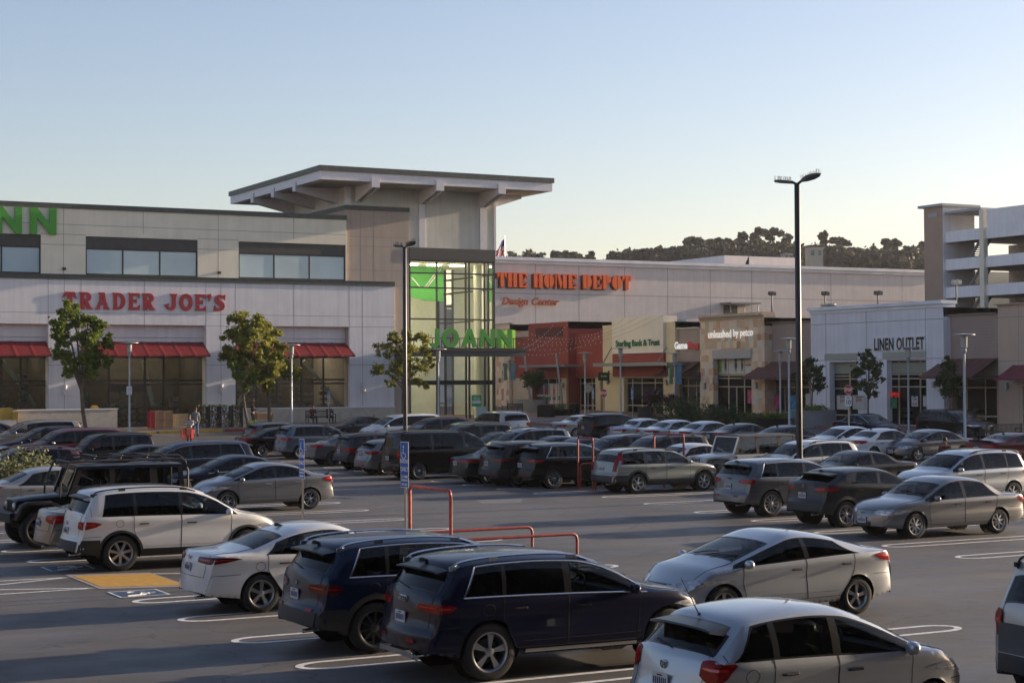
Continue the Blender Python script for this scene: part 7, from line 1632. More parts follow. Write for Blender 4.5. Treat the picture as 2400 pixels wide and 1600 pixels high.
def spiky(px, X_, ytop, ybot, lab, seed, n=110):
    PL = Fac('y', X_); a, zt_ = PL.p(px, ytop); zb_ = PL.z(px, ybot); r_ = empty('spiky_plant', (X_, a, gz(X_, a)), 0, lab, 'plant', 'purple spiky plants'); rr = random.Random(seed); c = (zt_+zb_)/2-gz(X_, a)-.2; R_ = (zt_-zb_)*.62; mb = MB()
    for _ in range(n):
        v = Vector((rr.gauss(0, 1), rr.gauss(0, 1), rr.gauss(.35, .7))).normalized(); s_ = v.cross(Vector((rr.gauss(0, 1), rr.gauss(0, 1), 1))).normalized()*.035; p = Vector((0, 0, c)); L = R_*rr.uniform(.7, 1.1); mb.face([p-s_, p+v*L*.5-s_*1.4, p+v*L-Vector((0, 0, L*.12)), p+v*L*.5+s_*1.4, p+s_])
    mb.build('leaves', [LEAFPU], r_); t = MB(); t.tube([(0, 0, 0), (0, 0, c)], [.09, .07], 7); t.build('trunk', [BARK], r_)
spiky(1533, 71, 895, 962, 'largest purple spiky plant before the bank doors', 1, 170); spiky(1573, 71.5, 912, 955, 'small purple spiky plant under the blue banner', 2); spiky(1590, 70, 915, 965, 'purple spiky plant between the banner pole and the hedge', 3)
fl_ = shrub(*at(600, 1018)[:2], .9, .7, .9, 700, .2, LEAF, 'strappy green plant at the end of the grey car row', 44, asp=.2)
# ------------------------------------------------------------------ hill
def hillz(x, y):
    s = x*math.cos(YAW)+y*math.sin(YAW); l = x*math.sin(YAW)-y*math.cos(YAW); t = min(1, max(0, (s-330)/260)); t = t*t*(3-2*t)
    px = 1200+FPX*l/max(s, 1); return -1.5+t*(40.5+4.0*math.exp(-((px-1750)/260)**2)+1.5*math.sin(l*.02)-.018*max(0, s-620))
mb = MB(); c_, s_ = math.cos(YAW), math.sin(YAW); P = []
for i in range(25):
    s = 330+i*25; r = []
    for j in range(41):
        l = -700+j*35; x, y = s*c_+l*s_, s*s_-l*c_; r.append((x, y, hillz(x, y)))
    P.append(r)
mb.grid(P, flip=False); flipfix(mb); o = mb.build('hill', [mat('hill_scrub', (.045, .05, .028), .95, var=.4, vscale=.03)], smooth=60); tag(o, kind='structure')
def hill_tree(px, ytop, wpx, kind, s, label, seed, ybase=None, nl=None):
    rr = random.Random(seed); l = (px-1200)/FPX*s; x, y = s*c_+l*s_, s*s_-l*c_; zg_ = hillz(x, y); k = s/FPX; ztop = CAMH+(Vector((0, 0, 0)).x)+(886-.0055*(px-1200)-ytop)*k; h = max(6, ztop-zg_); w_ = wpx*k/2
    nm = {'u': 'cypress_tree', 'r': 'round_tree', 'p': 'palm_tree', 'm': 'pine_tree'}[kind]; root = empty(nm, (x, y, zg_), 0, label, 'tree', 'trees on the hill'); t = MB()
    if kind == 'p':
        t.tube([(0, 0, 0), (.2, 0, h-2.5)], [.5, .35], 6); t.build('trunk', [BARK], root); mb = MB()
        for q in range(46):
            a = q*2.4; e = rr.uniform(-.5, 1.2); v = Vector((math.cos(a)*math.cos(e), math.sin(a)*math.cos(e), math.sin(e))); p = Vector((0, 0, h-2.6)); s_2 = v.cross(Vector((0, 0, 1))).normalized()*.35; L = 3.2; mb.face([p, p+v*L*.5-s_2, p+v*L-Vector((0, 0, .9)), p+v*L*.5+s_2])
        mb.build('crown', [LEAFH], root); return
    B_ = []
    if kind == 'u':
        for q in range(7): a = rr.uniform(-1, 1); B_.append((a*w_*.72, rr.uniform(-.5, .5)*w_, h*(.86-.16*abs(a))+rr.uniform(-.4, .2), w_*.36, w_*.36, h*.085))
        for q in range(3): B_.append((rr.uniform(-.6, .6)*w_, 0, h*rr.uniform(.55, .7), w_*.26, w_*.26, h*.05))
    elif kind == 'm':
        for q in range(9): z = .3+.62*q/8; B_.append((rr.uniform(-.45, .45)*w_*(1.25-z), rr.uniform(-.4, .4)*w_, h*z, w_*(1.15-z*.75)*.75, w_*.6, h*.07))
    else:
        for q in range(7): B_.append((rr.uniform(-.5, .5)*w_, rr.uniform(-.5, .5)*w_, h*rr.uniform(.36, .68), w_*.55, w_*.55, h*.22))
    n = nl or int(1500*max(1, wpx/40)); q_ = 1.3 if kind == 'r' else 1.0; mb, cl = crown_mb([(b[0], b[1], b[2], b[3]*q_, b[4]*q_, b[5]*q_*1.1) for b in B_], n, 1.15, seed, .75); mb.build('crown', [LEAFH], root); limbs(t, (0, 0, -.5), (rr.uniform(-.1, .1)*w_, 0, h*.55), cl, .42, seed+1, 9); t.build('trunk', [BARK], root)
HT = [(1168, 583, 30, 'r', 560), (1205, 582, 44, 'r', 560), (1248, 585, 60, 'r', 570), (1302, 584, 40, 'u', 560), (1335, 583, 44, 'u', 565), (1386, 590, 30, 'm', 560), (1432, 604, 26, 'r', 560), (1473, 600, 30, 'u', 560), (1500, 594, 40, 'r', 560), (1525, 586, 26, 'p', 560), (1545, 598, 40, 'r', 560),
 (1600, 582, 60, 'r', 540), (1627, 550, 58, 'u', 560), (1655, 575, 60, 'r', 545), (1678, 556, 56, 'u', 570), (1705, 560, 46, 'm', 560), (1737, 545, 56, 'm', 565), (1700, 585, 70, 'r', 540), (1755, 588, 60, 'r', 540), (1778, 533, 50, 'm', 560), (1812, 528, 56, 'u', 565), (1845, 548, 40, 'm', 560), (1835, 585, 50, 'r', 540), (1800, 592, 60, 'r', 530),
 (1872, 580, 40, 'r', 560), (1932, 538, 30, 'u', 560), (1934, 560, 26, 'm', 562), (1970, 548, 56, 'u', 565), (1905, 592, 50, 'r', 540), (1950, 585, 60, 'r', 545), (2000, 572, 60, 'r', 550), (2030, 570, 60, 'r', 560), (2060, 572, 50, 'r', 550), (2078, 556, 34, 'u', 560), (2100, 556, 36, 'u', 565), (2130, 570, 40, 'r', 560), (2090, 585, 60, 'r', 545), (2150, 575, 50, 'r', 550), (2162, 566, 24, 'm', 560), (1985, 595, 70, 'r', 535), (2045, 597, 70, 'r', 535), (2120, 600, 70, 'r', 535), (1860, 600, 70, 'r', 530), (1650, 602, 70, 'r', 530), (1720, 605, 70, 'r', 530), (2165, 598, 50, 'r', 540), (1580, 600, 50, 'r', 540)]
kn = {'u': 'flat-topped dark cypress', 'r': 'rounded dark tree', 'm': 'ragged tall pine', 'p': 'palm'}
ONES = ['first', 'second', 'third', 'fourth', 'fifth', 'sixth', 'seventh', 'eighth', 'ninth']; TENS = ['', 'twenty', 'thirty', 'forty', 'fifty', 'sixty', 'seventy', 'eighty']
HT += [(px, 588+7*math.sin(px*.7), 62, 'r', 545) for px in range(1572, 2166, 33)]+[(px, 603, 50, 'r', 555) for px in (1180, 1225, 1320, 1360, 1455, 1515)]
TEEN = ['tenth', 'eleventh', 'twelfth', 'thirteenth', 'fourteenth', 'fifteenth', 'sixteenth', 'seventeenth', 'eighteenth', 'nineteenth']; TY = ['', '', 'twentieth', 'thirtieth', 'fortieth', 'fiftieth', 'sixtieth', 'seventieth', 'eightieth']
def ordinal(n): return ONES[n-1] if n < 10 else TEEN[n-10] if n < 20 else TY[n//10] if n % 10 == 0 else TENS[n//10-1]+'-'+ONES[n % 10-1]
for i, (px, yt_, wd, kd, s) in enumerate(sorted(HT)):
    lab = '%s, %s tree from the left along the hill' % (kn[kd], ordinal(i+1))
    hill_tree(px, yt_, wd, kd, s, lab, 100+i)
def hill_house(px, py, s, w_, h, lab, roofc):
    l = (px-1200)/FPX*s; x, y = s*c_+l*s_, s*s_-l*c_; z = CAMH+(886-.0055*(px-1200)-py)*s/FPX; r = empty('hill_house', (x, y, z-h), -.3, lab, 'house', 'houses on the hill'); m_ = MB(); m_.box(-w_/2, w_/2, -1.8, 1.8, -4, h); m_.build('wall', [mat('house_wall', (.42, .36, .30), .8)], r)
    m_ = MB(); m_.face([(-w_/2-.3, -2.1, h+.1), (w_/2+.3, -2.1, h+.5), (w_/2+.3, 2.1, h+.5), (-w_/2-.3, 2.1, h+.1)]); m_.box(-w_/2-.3, w_/2+.3, -2.1, 2.1, h+.51, h+.6); m_.build('roof', [mat(roofc, (.16, .15, .15), .7)], r)
    for k in (-1, 1): m_ = MB(); m_.box(k*w_*.25-.5, k*w_*.25+.5, -1.86, -1.801, h*.35, h*.75); m_.build('window', [mat('house_window', (.10, .12, .14), .2)], r)
hill_house(1910, 580, 520, 4.4, 3.8, 'small modern house among the trees behind the tall pole', 'house_roof'); hill_house(1846, 594, 520, 2.6, 2.4, 'pale house half hidden between two pines', 'house_roof')
# ------------------------------------------------------------------ street furniture
LPG = mat('lamp_grey', (.36, .39, .42), .45, .4, var=.08); BLKP = mat('pole_black', (.012, .011, .011), .4, var=.1)
def lamp_post(x, y, ztop, label, rs=.07, head=.62, ends=None):
    h = ztop-gz(x, y); r = empty('lamp_post', (x, y, gz(x, y)), 0, label, 'lamp post', 'grey disc-topped lamp posts')
    m_ = MB(); m_.lathe([(.16, 0), (.16, .12), (rs, .25), (rs*.85, h-1.0)], n=12); m_.build('pole', [LPG], r, 50)
    m_ = MB(); m_.lathe([(rs, h-1.0), (.12, h-.92), (.12, h-.78), (.08, h-.74)], n=12); m_.build('collar', [LPG], r, 40)
    m_ = MB(); m_.lathe([(.10, h-.74), (.16, h-.68), (.17, h-.12), (.08, h-.08)], n=14); m_.build('lantern', [mat('lantern_glass', (.42, .42, .38), .25)], r, 40)
    m_ = MB(); m_.lathe([(0, h), (head, h-.05), (head, h-.08), (.1, h-.10)], n=24); m_.build('disc_shade', [LPG], r, 40); return r
for px, X_, Y_, py, lab in ((303, None, 112, 801, 'grey lamp post with a small notice before the supermarket doors'), (683, None, 111.6, 806, 'grey lamp post right of the broad yellow-green tree'), (1027, None, 111.8, 816, 'grey lamp post before the glass entrance'),
    (1371, 73.4, None, 825, 'grey lamp post with hanging flower baskets'), (1454, 68.5, None, 814, 'pale lamp post left of the bank doors'), (1581, 72, None, 826, 'grey lamp post carrying green and blue banners'), (1194, 73, None, 842, 'grey banner post beside the glass entrance tower'),
    (1828, 71.5, None, 820, 'shorter lamp post of the pair left of the tall black pole'), (1848, 64, None, 791, 'taller lamp post of the pair left of the tall black pole'), (2128, 72, None, 812, 'lamp post in front of the linen shop doors'), (2259, 60, None, 781, 'lamp post in front of the rust awning beside the black SUV')):
    if X_ is None: x = Fac('x', Y_).u(px); y = Y_; z = Fac('x', Y_).z(px, py)
    else: x = X_; y, z = Fac('y', X_).p(px, py)
    lamp_post(x, y, z, lab, head=.62 if X_ is None or X_ > 66 else .55)
def car_park_light(px, X_, pytop, label, k=1):
    y, z = Fac('y', X_).p(px, pytop); h = z-gz(X_, y); r = empty('parking_light', (X_, y, gz(X_, y)), 0, label, 'light pole', 'tall black parking light poles')
    m_ = MB(); m_.lathe([(.30, 0), (.30, .7), (.28, .75)], n=16); m_.build('footing', [CONC], r, 40)
    m_ = MB(); m_.lathe([(.105, .7), (.095, h-.35), (.06, h-.3), (.0, h-.28)], n=14); m_.build('pole', [BLKP], r, 60)
    m_ = MB()
    for sx in (-1, 1): m_.tube([(0, 0, h-.35), (0, sx*.30, h-.22)], .045, 6)
    m_.build('arm', [BLKP], r, 40)
    for sx in (-1, 1):
        m_ = MB(); P = []
        for t, wd, th in ((0, .05, .03), (.15, .12, .06), (.45, .18, .075), (.75, .15, .06), (.95, .04, .03)): P.append([(-wd, sx*(.25+t), h-.27+t*.16+th), (-wd, sx*(.25+t), h-.27+t*.16-th*.6), (wd, sx*(.25+t), h-.27+t*.16-th*.6), (wd, sx*(.25+t), h-.27+t*.16+th)])
        m_.grid(P, closed=True, flip=sx > 0); m_.face(P[0]); m_.face(P[-1]); hd = m_.build('lamp_head', [BLKP], r, 50); m_ = MB(); rr = random.Random(3+sx)
        for q in range(46): t = rr.uniform(.05, .9); x0 = rr.uniform(-.13, .13); y0 = sx*(.25+t); z0_ = h-.27+t*.16+.05; m_.tube([(x0, y0, z0_), (x0+rr.uniform(-.05, .05), y0+rr.uniform(-.05, .05), z0_+.14)], .004, 3)
        m_.build('bird_spikes', [DKM], hd)
car_park_light(1868, 35.3, 408, 'nearer and taller-looking black parking light pole right of centre'); car_park_light(948, 35.3, 565, 'farther black parking light pole before the craft shop entrance')
# cart corrals
RAILM = mat('rail_red', (.32, .045, .035), .5, var=.25, vscale=8)
def rounded(p, q, r, n=4):
    return None
def loop(mb, pts, rad):
    out = [Vector(pts[0])]
    for a, b, c in zip(pts, pts[1:], pts[2:]):
        a, b, c = Vector(a), Vector(b), Vector(c); u, v = (a-b).normalized(), (c-b).normalized(); k = .12
        for t in (0, .33, .66, 1): out.append((b+u*k)*(1-t)**2+b*2*t*(1-t)+(b+v*k)*t*t)
    out.append(Vector(pts[-1])); mb.tube(out, rad, 8)
def corral(x0, x1, y0, y1, label):
    r = empty('cart_corral', (x0, (y0+y1)/2, gz(x0, y0)), 0, label, 'cart corral', 'red tube cart corrals'); L = x1-x0; w_ = (y1-y0)/2
    m_ = MB(); loop(m_, [(0, w_, 0), (0, w_, 1.85), (0, -w_, 1.85), (0, -w_, 0)], .035); m_.build('arch', [RAILM], r, 50)
    for sg in (1, -1): m_ = MB(); loop(m_, [(.1, sg*w_, 0), (.1, sg*w_, .9), (L, sg*w_, .9), (L, sg*w_, 0)], .030); m_.tube([(.1, sg*w_, .45), (L, sg*w_, .45)], .02, 6) if 0 else None; m_.build('side_rail', [RAILM], r, 50)
corral(14.65, 17.45, 29.85, 31.7, 'red tube cart corral between the black parking pole sign and the silver saloon')
x, y = at(1366, 1147); z_ = 1.85; yA = Fac('y', 34.6).u(1533); yB = Fac('y', 34.6).u(1602); corral(31.6, 34.6, 52.9, 53.95, 'low red cart corral rails left of the sage estate car')
r = empty('cart_arch', (36.0, 55.2, gz(36, 55)), 0, 'tall red tube arch behind the sage estate car', 'cart corral', 'red tube cart corrals'); m_ = MB(); ya_, za_ = Fac('y', 36.0).p(1533, 1017); yb_, zb_ = Fac('y', 36.0).p(1602, 1018)
g0 = gz(36, 55); loop(m_, [(0, ya_-55.2, 0), (0, ya_-55.2, za_-g0), (0, yb_-55.2, zb_-g0), (0, yb_-55.2, 0)], .04); m_.build('arch', [RAILM], r, 50)
# signs
SGB = mat('sign_blue', (.012, .10, .42), .4); SGW = mat('sign_face_white', (.7, .7, .7), .45); SGR = mat('sign_red_face', (.45, .01, .015), .4); STEEL = mat('steel_post', (.40, .38, .35), .4, .6); TXW = mat('text_white', (.75, .75, .75), .5); TXB = mat('text_black', (.02, .02, .02), .5)
def sign_txt(par, s, h, z, y=-.02, m=None, sx=.8, bold=.02):
    me = text_mesh('lettering', s, h, .002, bold, sx=sx); link_mesh('lettering', me, m or TXW, par, (0, y, z))
def access_sign(x, y, ztop, label, rz, big=True):
    r = empty('parking_sign', (x, y, gz(x, y)), rz, label, 'parking sign', 'blue accessible parking signs'); h = ztop-gz(x, y)
    m_ = MB(); m_.box(-.03, .03, -.012, .02, 0, h-.02); m_.build('post', [STEEL], r)
    m_ = MB(); m_.mat(0).box(-.155, .155, -.022, -.014, h-.68, h); m_.mat(1).box(-.143, .143, -.024, -.022, h-.665, h-.015); p = m_.build('sign_panel', [SGW, SGB], r)
    m_ = MB(); m_.mat(0).box(-.155, .155, -.022, -.014, h-.90, h-.70); m_.mat(1).box(-.145, .145, -.024, -.022, h-.89, h-.71); q = m_.build('sign_panel', [SGW, SGB], r)
    m_ = MB(); c = (0, h-.20)
    m_.tube([(-.02+.075*math.cos(t), -.027, c[1]-.06+.075*math.sin(t)) for t in lin(-3.9, .3, 14)], .011, 5); m_.tube([(-.03, -.027, c[1]+.06), (-.025, -.027, c[1]-.03), (.045, -.027, c[1]-.035), (.075, -.027, c[1]-.11)], .013, 5); m_.lathe([(0, -.002), (.024, -.002), (.024, 0)], (-.03, -.026, c[1]+.10), 12, 'y'); m_.build('wheelchair_symbol', [TXW], p)
    sign_txt(p, 'PARKING', .075, h-.42, -.025, sx=.75); sign_txt(p, 'ONLY', .085, h-.58, -.025, sx=.9); sign_txt(q, 'MINIMUM', .045, h-.78, -.025, sx=.9); sign_txt(q, 'FINE $250', .045, h-.86, -.025, sx=.8)
RZ = YAW-PI/2
x = 14.3; access_sign(x, 36.7, 2.66, 'blue accessible parking sign beside the dented grey saloon', -PI/2); access_sign(14.3, 31.15, 2.76, 'blue accessible parking sign beside the red corral arch', -PI/2+.10)
for px, py, Y_, X_, lab, rz in ((770, 918, 110.3, None, 'small blue parking sign before the supermarket bench', -PI/2+.15), (1390, 908, None, 70, 'blue parking sign left of the red stop sign', -PI/2), (1482, 908, None, 69, 'blue parking sign in front of the bank windows', -PI/2)):
    if X_: x = X_; y, z = Fac('y', X_).p(px, py)
    else: y = Y_; x, z = Fac('x', Y_).p(px, py)
    access_sign(x, y, z, lab, rz)
def octagon(mb, c, r_, y0, y1):
    pts = [(c[0]+r_*math.cos(PI/8+k*PI/4), c[1]+r_*math.sin(PI/8+k*PI/4)) for k in range(8)]; mb.prism(pts, y0, y1)
def stop_sign(px, pyc, X_, rpx, lab, rz, back=False, extra=False):
    y, zc = Fac('y', X_).p(px, pyc); d = X_*math.cos(YAW)+y*math.sin(YAW); R_ = rpx*d/FPX*1.08; r = empty('stop_sign', (X_, y, gz(X_, y)), rz, lab, 'stop sign', 'stop signs by the shops'); h = zc-gz(X_, y)
    m_ = MB(); m_.box(-.035, .035, .01, .06, 0, h+R_*.9); m_.build('post', [STEEL], r); m_ = MB(); m_.mat(0); octagon(m_, (0, h), R_, 0, .009); m_.mat(1); octagon(m_, (0, h), R_*.93, -.006, -.001); p = m_.build('sign_face', [SGW if not back else STEEL, SGR if not back else STEEL], r)
    if not back: sign_txt(p, 'STOP', R_*.62, h-R_*.30, -.010, sx=.78, bold=.03)
    if extra: m_ = MB(); m_.box(-.22, .22, -.012, 0, h-R_-.62, h-R_-.06); p = m_.build('limit_panel', [SGW], r); sign_txt(p, '10', .24, h-R_-.52, -.016, TXB, 1.0); sign_txt(p, 'LIMIT', .07, h-R_-.2, -.016, TXB, .9)
stop_sign(1415, 921, 69.5, 10, 'red stop sign left of the bank windows', -PI/2+.35); stop_sign(1988, 913, 62, 11, 'red stop sign with a small ten limit plate before the linen shop', -PI/2+.3, extra=True); stop_sign(1379, 910, 67, 10, 'grey back of a stop sign before the red shop', PI/2+.3, back=True)
def banner(px0, px1, y0, y1, X_, m, lab, txt=None):
    PL = Fac('y', X_); a0, a1 = PL.u(px1), PL.u(px0); z0_, z1_ = PL.z((px0+px1)/2, y1), PL.z((px0+px1)/2, y0); P = [[(X_+.03*math.sin(i*1.1), a0+(a1-a0)*j/3+(.04*math.sin(i*.8)), z0_+(z1_-z0_)*i/8) for j in range(4)] for i in range(9)]
    mb = MB(); mb.grid(P); mb.v += [(x-.012, y, z) for x, y, z in mb.v[:]]; n_ = 36; mb.f += [tuple(k+n_ for k in f[::-1]) for f in mb.f[:]]; mb.m += mb.m[:]
    rail = MB(); rail.tube([(X_, a0-.05, z1_+.03), (X_, a1+.05, z1_+.03)], .02, 5); o = mb.build('banner', [m]); tag(o, lab, 'banner', 'banners on the lamp posts'); rail.build('rod', [LPG], o)
    if txt: me = text_mesh('lettering', txt, .22, .002, .02, sx=.8); q = link_mesh('lettering', me, TXW, o, (X_-.05, (a0+a1)/2+.11, z0_+.6)); q.rotation_euler = (PI/2*0, -PI/2, -PI/2)
BG, BB = mat('banner_green', (.07, .15, .05), .7), mat('banner_blue', (.05, .16, .27), .7)
banner(1567, 1577, 853, 900, 72, BG, 'green banner on the left of the lamp post beside the game shop', 'WESTLAKE'); banner(1585, 1597, 853, 900, 72, BB, 'blue banner on the right of the lamp post beside the game shop')
banner(1178, 1189, 851, 891, 73, BG, 'green banner left of the post beside the glass tower', 'WESTLAKE'); banner(1197, 1208, 851, 891, 73, BB, 'blue banner right of the post beside the glass tower')
# planters, benches, bins
GPL = mat('grey_planter', (.22, .225, .235), .75, var=.1, vscale=2); DPL = mat('dark_planter', (.035, .035, .035), .7, var=.2)
def planter(px, X_, r0, h, lab, m, green=True, seed=1, zt=None, bowl=False):
    y = Fac('y', X_).u(px); r = empty('planter', (X_, y, gz(X_, y)), 0, lab, 'planter', 'planters along the shops'); m_ = MB()
    m_.lathe([(r0*.55, 0), (r0, h), (r0*.93, h), (r0*.88, h-.1), (0, h-.1)] if bowl else [(r0*.98, 0), (r0, h), (r0*.9, h), (r0*.88, h-.1), (0, h-.1)], n=28); m_.build('pot', [m], r, 40)
    if green:
        rr = random.Random(seed); B_ = [(rr.uniform(-.5, .5)*r0, rr.uniform(-.5, .5)*r0, h+.12, r0*.5, r0*.5, .24) for _ in range(5)]; mb, _ = crown_mb(B_, 900, .13, seed); mb.build('foliage', [LEAF], r)
planter(1907, 73.5, 1.5, 1.15, 'large round pale grey planter with two green domes', GPL); planter(1242, 71.5, 1.35, 1.15, 'wide grey planter holding the small purple-green tree', GPL, False); planter(1776, 71, 1.25, .62, 'dark bowl planter with low flowers before the stone pet shop', DPL, True, 3, bowl=True); planter(1815, 71, 1.2, .62, 'dark bowl planter nearest the grey lamp post pair', DPL, True, 4, bowl=True); planter(1512, 72, .62, .95, 'dark pot left of the clipped hedges', DPL, False); planter(1310, 69, 1.1, .6, 'dark bowl planter with yellow-green plants by the black bins', DPL, True, 6, bowl=True)
def bench(x, y, rz, w_, lab):
    r = empty('bench', (x, y, gz(x, y)+.15), rz, lab, 'bench', 'black slatted benches'); m_ = MB()
    for k in range(5): m_.box(-w_/2, w_/2, -.45+.10*k, -.38+.10*k, .43, .46)
    m_.build('seat', [BLKP], r); m_ = MB(); n = int(w_/.09)
    for k in range(n+1): xx = -w_/2+w_*k/n; m_.box(xx-.012, xx+.012, .04, .06, .48, .88)
    m_.box(-w_/2, w_/2, .035, .065, .86, .92); m_.box(-w_/2, w_/2, .035, .065, .46, .50); m_.build('backrest', [BLKP], r)
    for sx in (-1, 1):
        m_ = MB(); xx = sx*w_/2; m_.box(xx-.025, xx+.025, -.45, -.40, 0, .66); m_.box(xx-.025, xx+.025, .02, .07, 0, .95); m_.box(xx-.025, xx+.025, -.45, .05, .64, .68); m_.build('leg', [BLKP], r)
fb = Fac('x', 116.6); bench((fb.u(716)+fb.u(782))/2, 116.6, 0, 2.1, 'black bench by the plinth with two seated people')
for px, X_, rz, w_, lab in ((1205, 66.5, -PI/2, 2.6, 'long black bench beside the glass entrance'), (1308, 68.5, -PI/2+.9, 1.8, 'black bench seen end-on before the red shop'), (2350, 69, PI, 2.6, 'black bench at the right edge by the tan shop')): y = Fac('y', X_).u(px); bench(X_, y, rz, w_, lab)
for i, (px, X_, lab) in enumerate(((1272, 66, 'left black slatted litter bin by the crossing'), (1286, 66.2, 'right black slatted litter bin by the crossing'), (1345, 70, 'dark round bin under the flower basket lamp'))):
    y = Fac('y', X_).u(px); r = empty('litter_bin', (X_, y, gz(X_, y)+.1), .5, lab, 'litter bin', 'black litter bins'); m_ = MB(); m_.box(-.32, .32, -.32, .32, .08, .95); 
    for k in range(8): a = -.30+.085*k; m_.box(a-.02, a+.02, -.345, -.321, .05, .98); m_.box(-.345, -.321, a-.02, a+.02, .05, .98)
    m_.build('bin_body', [BLKP], r); m_ = MB(); m_.lathe([(.34, .98), (.34, 1.02), (.15, 1.04), (.14, 1.0)], n=16); m_.build('lid', [BLKP], r)
# flower stand, crates and boxes by the supermarket doors
FR = Fac('x', 114.6); FLM = goods_mat('flower_heads', 7, .6)
def rack(px0, px1, lab, seed):
    a0, a1 = FR.u(px0), FR.u(px1); g0 = gz(a0, 114.6)+.15; r = empty('flower_rack', ((a0+a1)/2, 114.6, g0), 0, lab, 'flower rack', 'flower racks by the supermarket'); w_ = (a1-a0)/2; rr = random.Random(seed)
    m_ = MB()
    for sx in (-w_+.03, w_-.03): m_.box(sx-.02, sx+.02, -.3, .3, 0, 1.45)
    for k, z in enumerate((.12, .62, 1.12)): m_.box(-w_, w_, -.35+.2*k, .1+.2*k, z-.03, z)
    m_.build('frame', [DKM], r); f = MB(); l = MB(); t = MB()
    for k, z in enumerate((.12, .62, 1.12)):
        x = -w_+.12
        while x < w_-.08:
            y0 = -.2+.2*k; h = rr.uniform(.14, .2); t.mat(rr.randrange(3)).lathe([(.05, z), (.075, z+h)], (x, y0, 0), 8)
            for q in range(44): v = Vector((rr.gauss(0, .08), rr.gauss(0, .06), rr.uniform(-.04, .26))); p = Vector((x, y0, z+h))+v; a = Vector((rr.gauss(0, 1), rr.gauss(0, 1), rr.gauss(0, 1))).normalized()*.085; b = a.cross(Vector((rr.random(), rr.random(), 1))).normalized()*.03; (l if q % 3 else f).face([p-a, p+b, p+a, p-b])
            x += rr.uniform(.16, .24)
        for q in range(1): xx = rr.uniform(-w_+.2, w_-.2); t.mat(3).box(xx-.11, xx+.11, -.40+.2*k, -.38+.2*k, z-.1, z+.05); t.mat(4).box(xx-.09, xx+.09, -.405+.2*k, -.401+.2*k, z-.08, z+.03)
    l.build('leaves', [LEAF], r); f.build('flowers', [FLM], r); t.build('pots', [mat('pot_teal', (.10, .26, .24), .6), mat('pot_terracotta', (.34, .12, .05), .7), mat('pot_grey', (.2, .2, .21), .6), mat('price_card_wood', (.40, .26, .13), .7), TXB], r)
rack(462, 486, 'flower rack with green and teal pots, nearest the wooden crate', 1); rack(488, 512, 'second flower rack with yellow flowers', 2); rack(514, 540, 'third flower rack with orange pots', 3); rack(542, 566, 'flower rack with purple flowers next to the tree trunk', 4)
CARD = mat('cardboard', (.36, .21, .11), .85, var=.12, vscale=4); WOODY = mat('crate_wood', (.50, .33, .16), .8, var=.15, vscale=5); REDC = mat('crate_red', (.42, .02, .03), .5); YELC = mat('crate_yellow', (.55, .34, .05), .6, var=.1)
def crate(px0, px1, y0, y1, Y_, m, nm, lab, cat, grp, dep=.7):
    PL = Fac('x', Y_); a0, a1 = PL.u(px0), PL.u(px1); z0_, z1_ = PL.z((px0+px1)/2, y1), PL.z((px0+px1)/2, y0); r = MB(); w_ = (a1-a0)/2; h = z1_-z0_
    r.box(-w_, w_, 0, dep, 0, h); 
    for sx in (-w_, w_-.05): r.box(sx, sx+.05, -.03, -.001, 0, h)
    for z in (0, h*.45, h-.06): r.box(-w_+.051, w_-.051, -.02, -.001, z, z+.05)
    o = r.build(nm, [m]); o.location = ((a0+a1)/2, Y_, z0_); tag(o, lab, cat, grp)
for a in ((352, 362, 964, 1003, 114.3, REDC, 'crate_stack', 'tall red crate stack beside the doors', 'crate', 'crates by the doors'), (363, 383, 963, 984, 114.3, CARD, 'cardboard_box', 'upper left cardboard box by the doors', 'box', 'cardboard boxes by the doors'), (384, 404, 963, 983, 114.3, CARD, 'cardboard_box', 'upper right cardboard box with a yellow price disc', 'box', 'cardboard boxes by the doors'),
          (363, 383, 985, 1004, 114.3, CARD, 'cardboard_box', 'lower left cardboard box by the doors', 'box', 'cardboard boxes by the doors'), (384, 404, 984, 1004, 114.3, CARD, 'cardboard_box', 'lower right cardboard box with printed panels', 'box', 'cardboard boxes by the doors'), (405, 441, 970, 999, 114.3, WOODY, 'wooden_crate', 'large plain wooden crate beside the flower racks', 'crate', 'crates by the doors'),
          (4, 30, 956, 984, 114.6, YELC, 'yellow_bin', 'large yellow bin left of the low stone wall', 'bin', None), (32, 42, 965, 984, 114.2, YELC, 'yellow_crates', 'stack of yellow crates touching the low stone wall', 'crate', None), (603, 640, 968, 982, 115.5, CARD, 'flat_boxes', 'flat cardboard boxes under the third shop window', 'box', None)): crate(*a)
x, z = FR.p(236, 957); r = empty('wooden_birdhouse', (x, 116.2, FR.z(236, 972)), 0, 'yellow wooden birdhouse on the low stone wall', 'birdhouse'); m_ = MB(); m_.box(-.18, .18, -.15, .15, -.2, .42); m_.build('box', [YELC], r); m_ = MB(); m_.prism([(-.28, .42), (.28, .42), (.12, .62), (-.12, .62)], -.22, .22); m_.build('roof', [YELC], r)
x, z = FR.p(303, 905); m_ = MB(); fx_ = Fac('x', 111.85); a, z = fx_.p(303, 915); m_.box(-.17, .17, 0, .02, -.27, .27); m_.mat(1)
for k in range(6): m_.box(-.13, .13, -.004, -.001, .18-.08*k, .20-.08*k)
tag(m_.build('notice_board', [SGW, TXB], loc=(a, 111.85, z)), 'small white notice on the lamp post by the doors', 'notice')
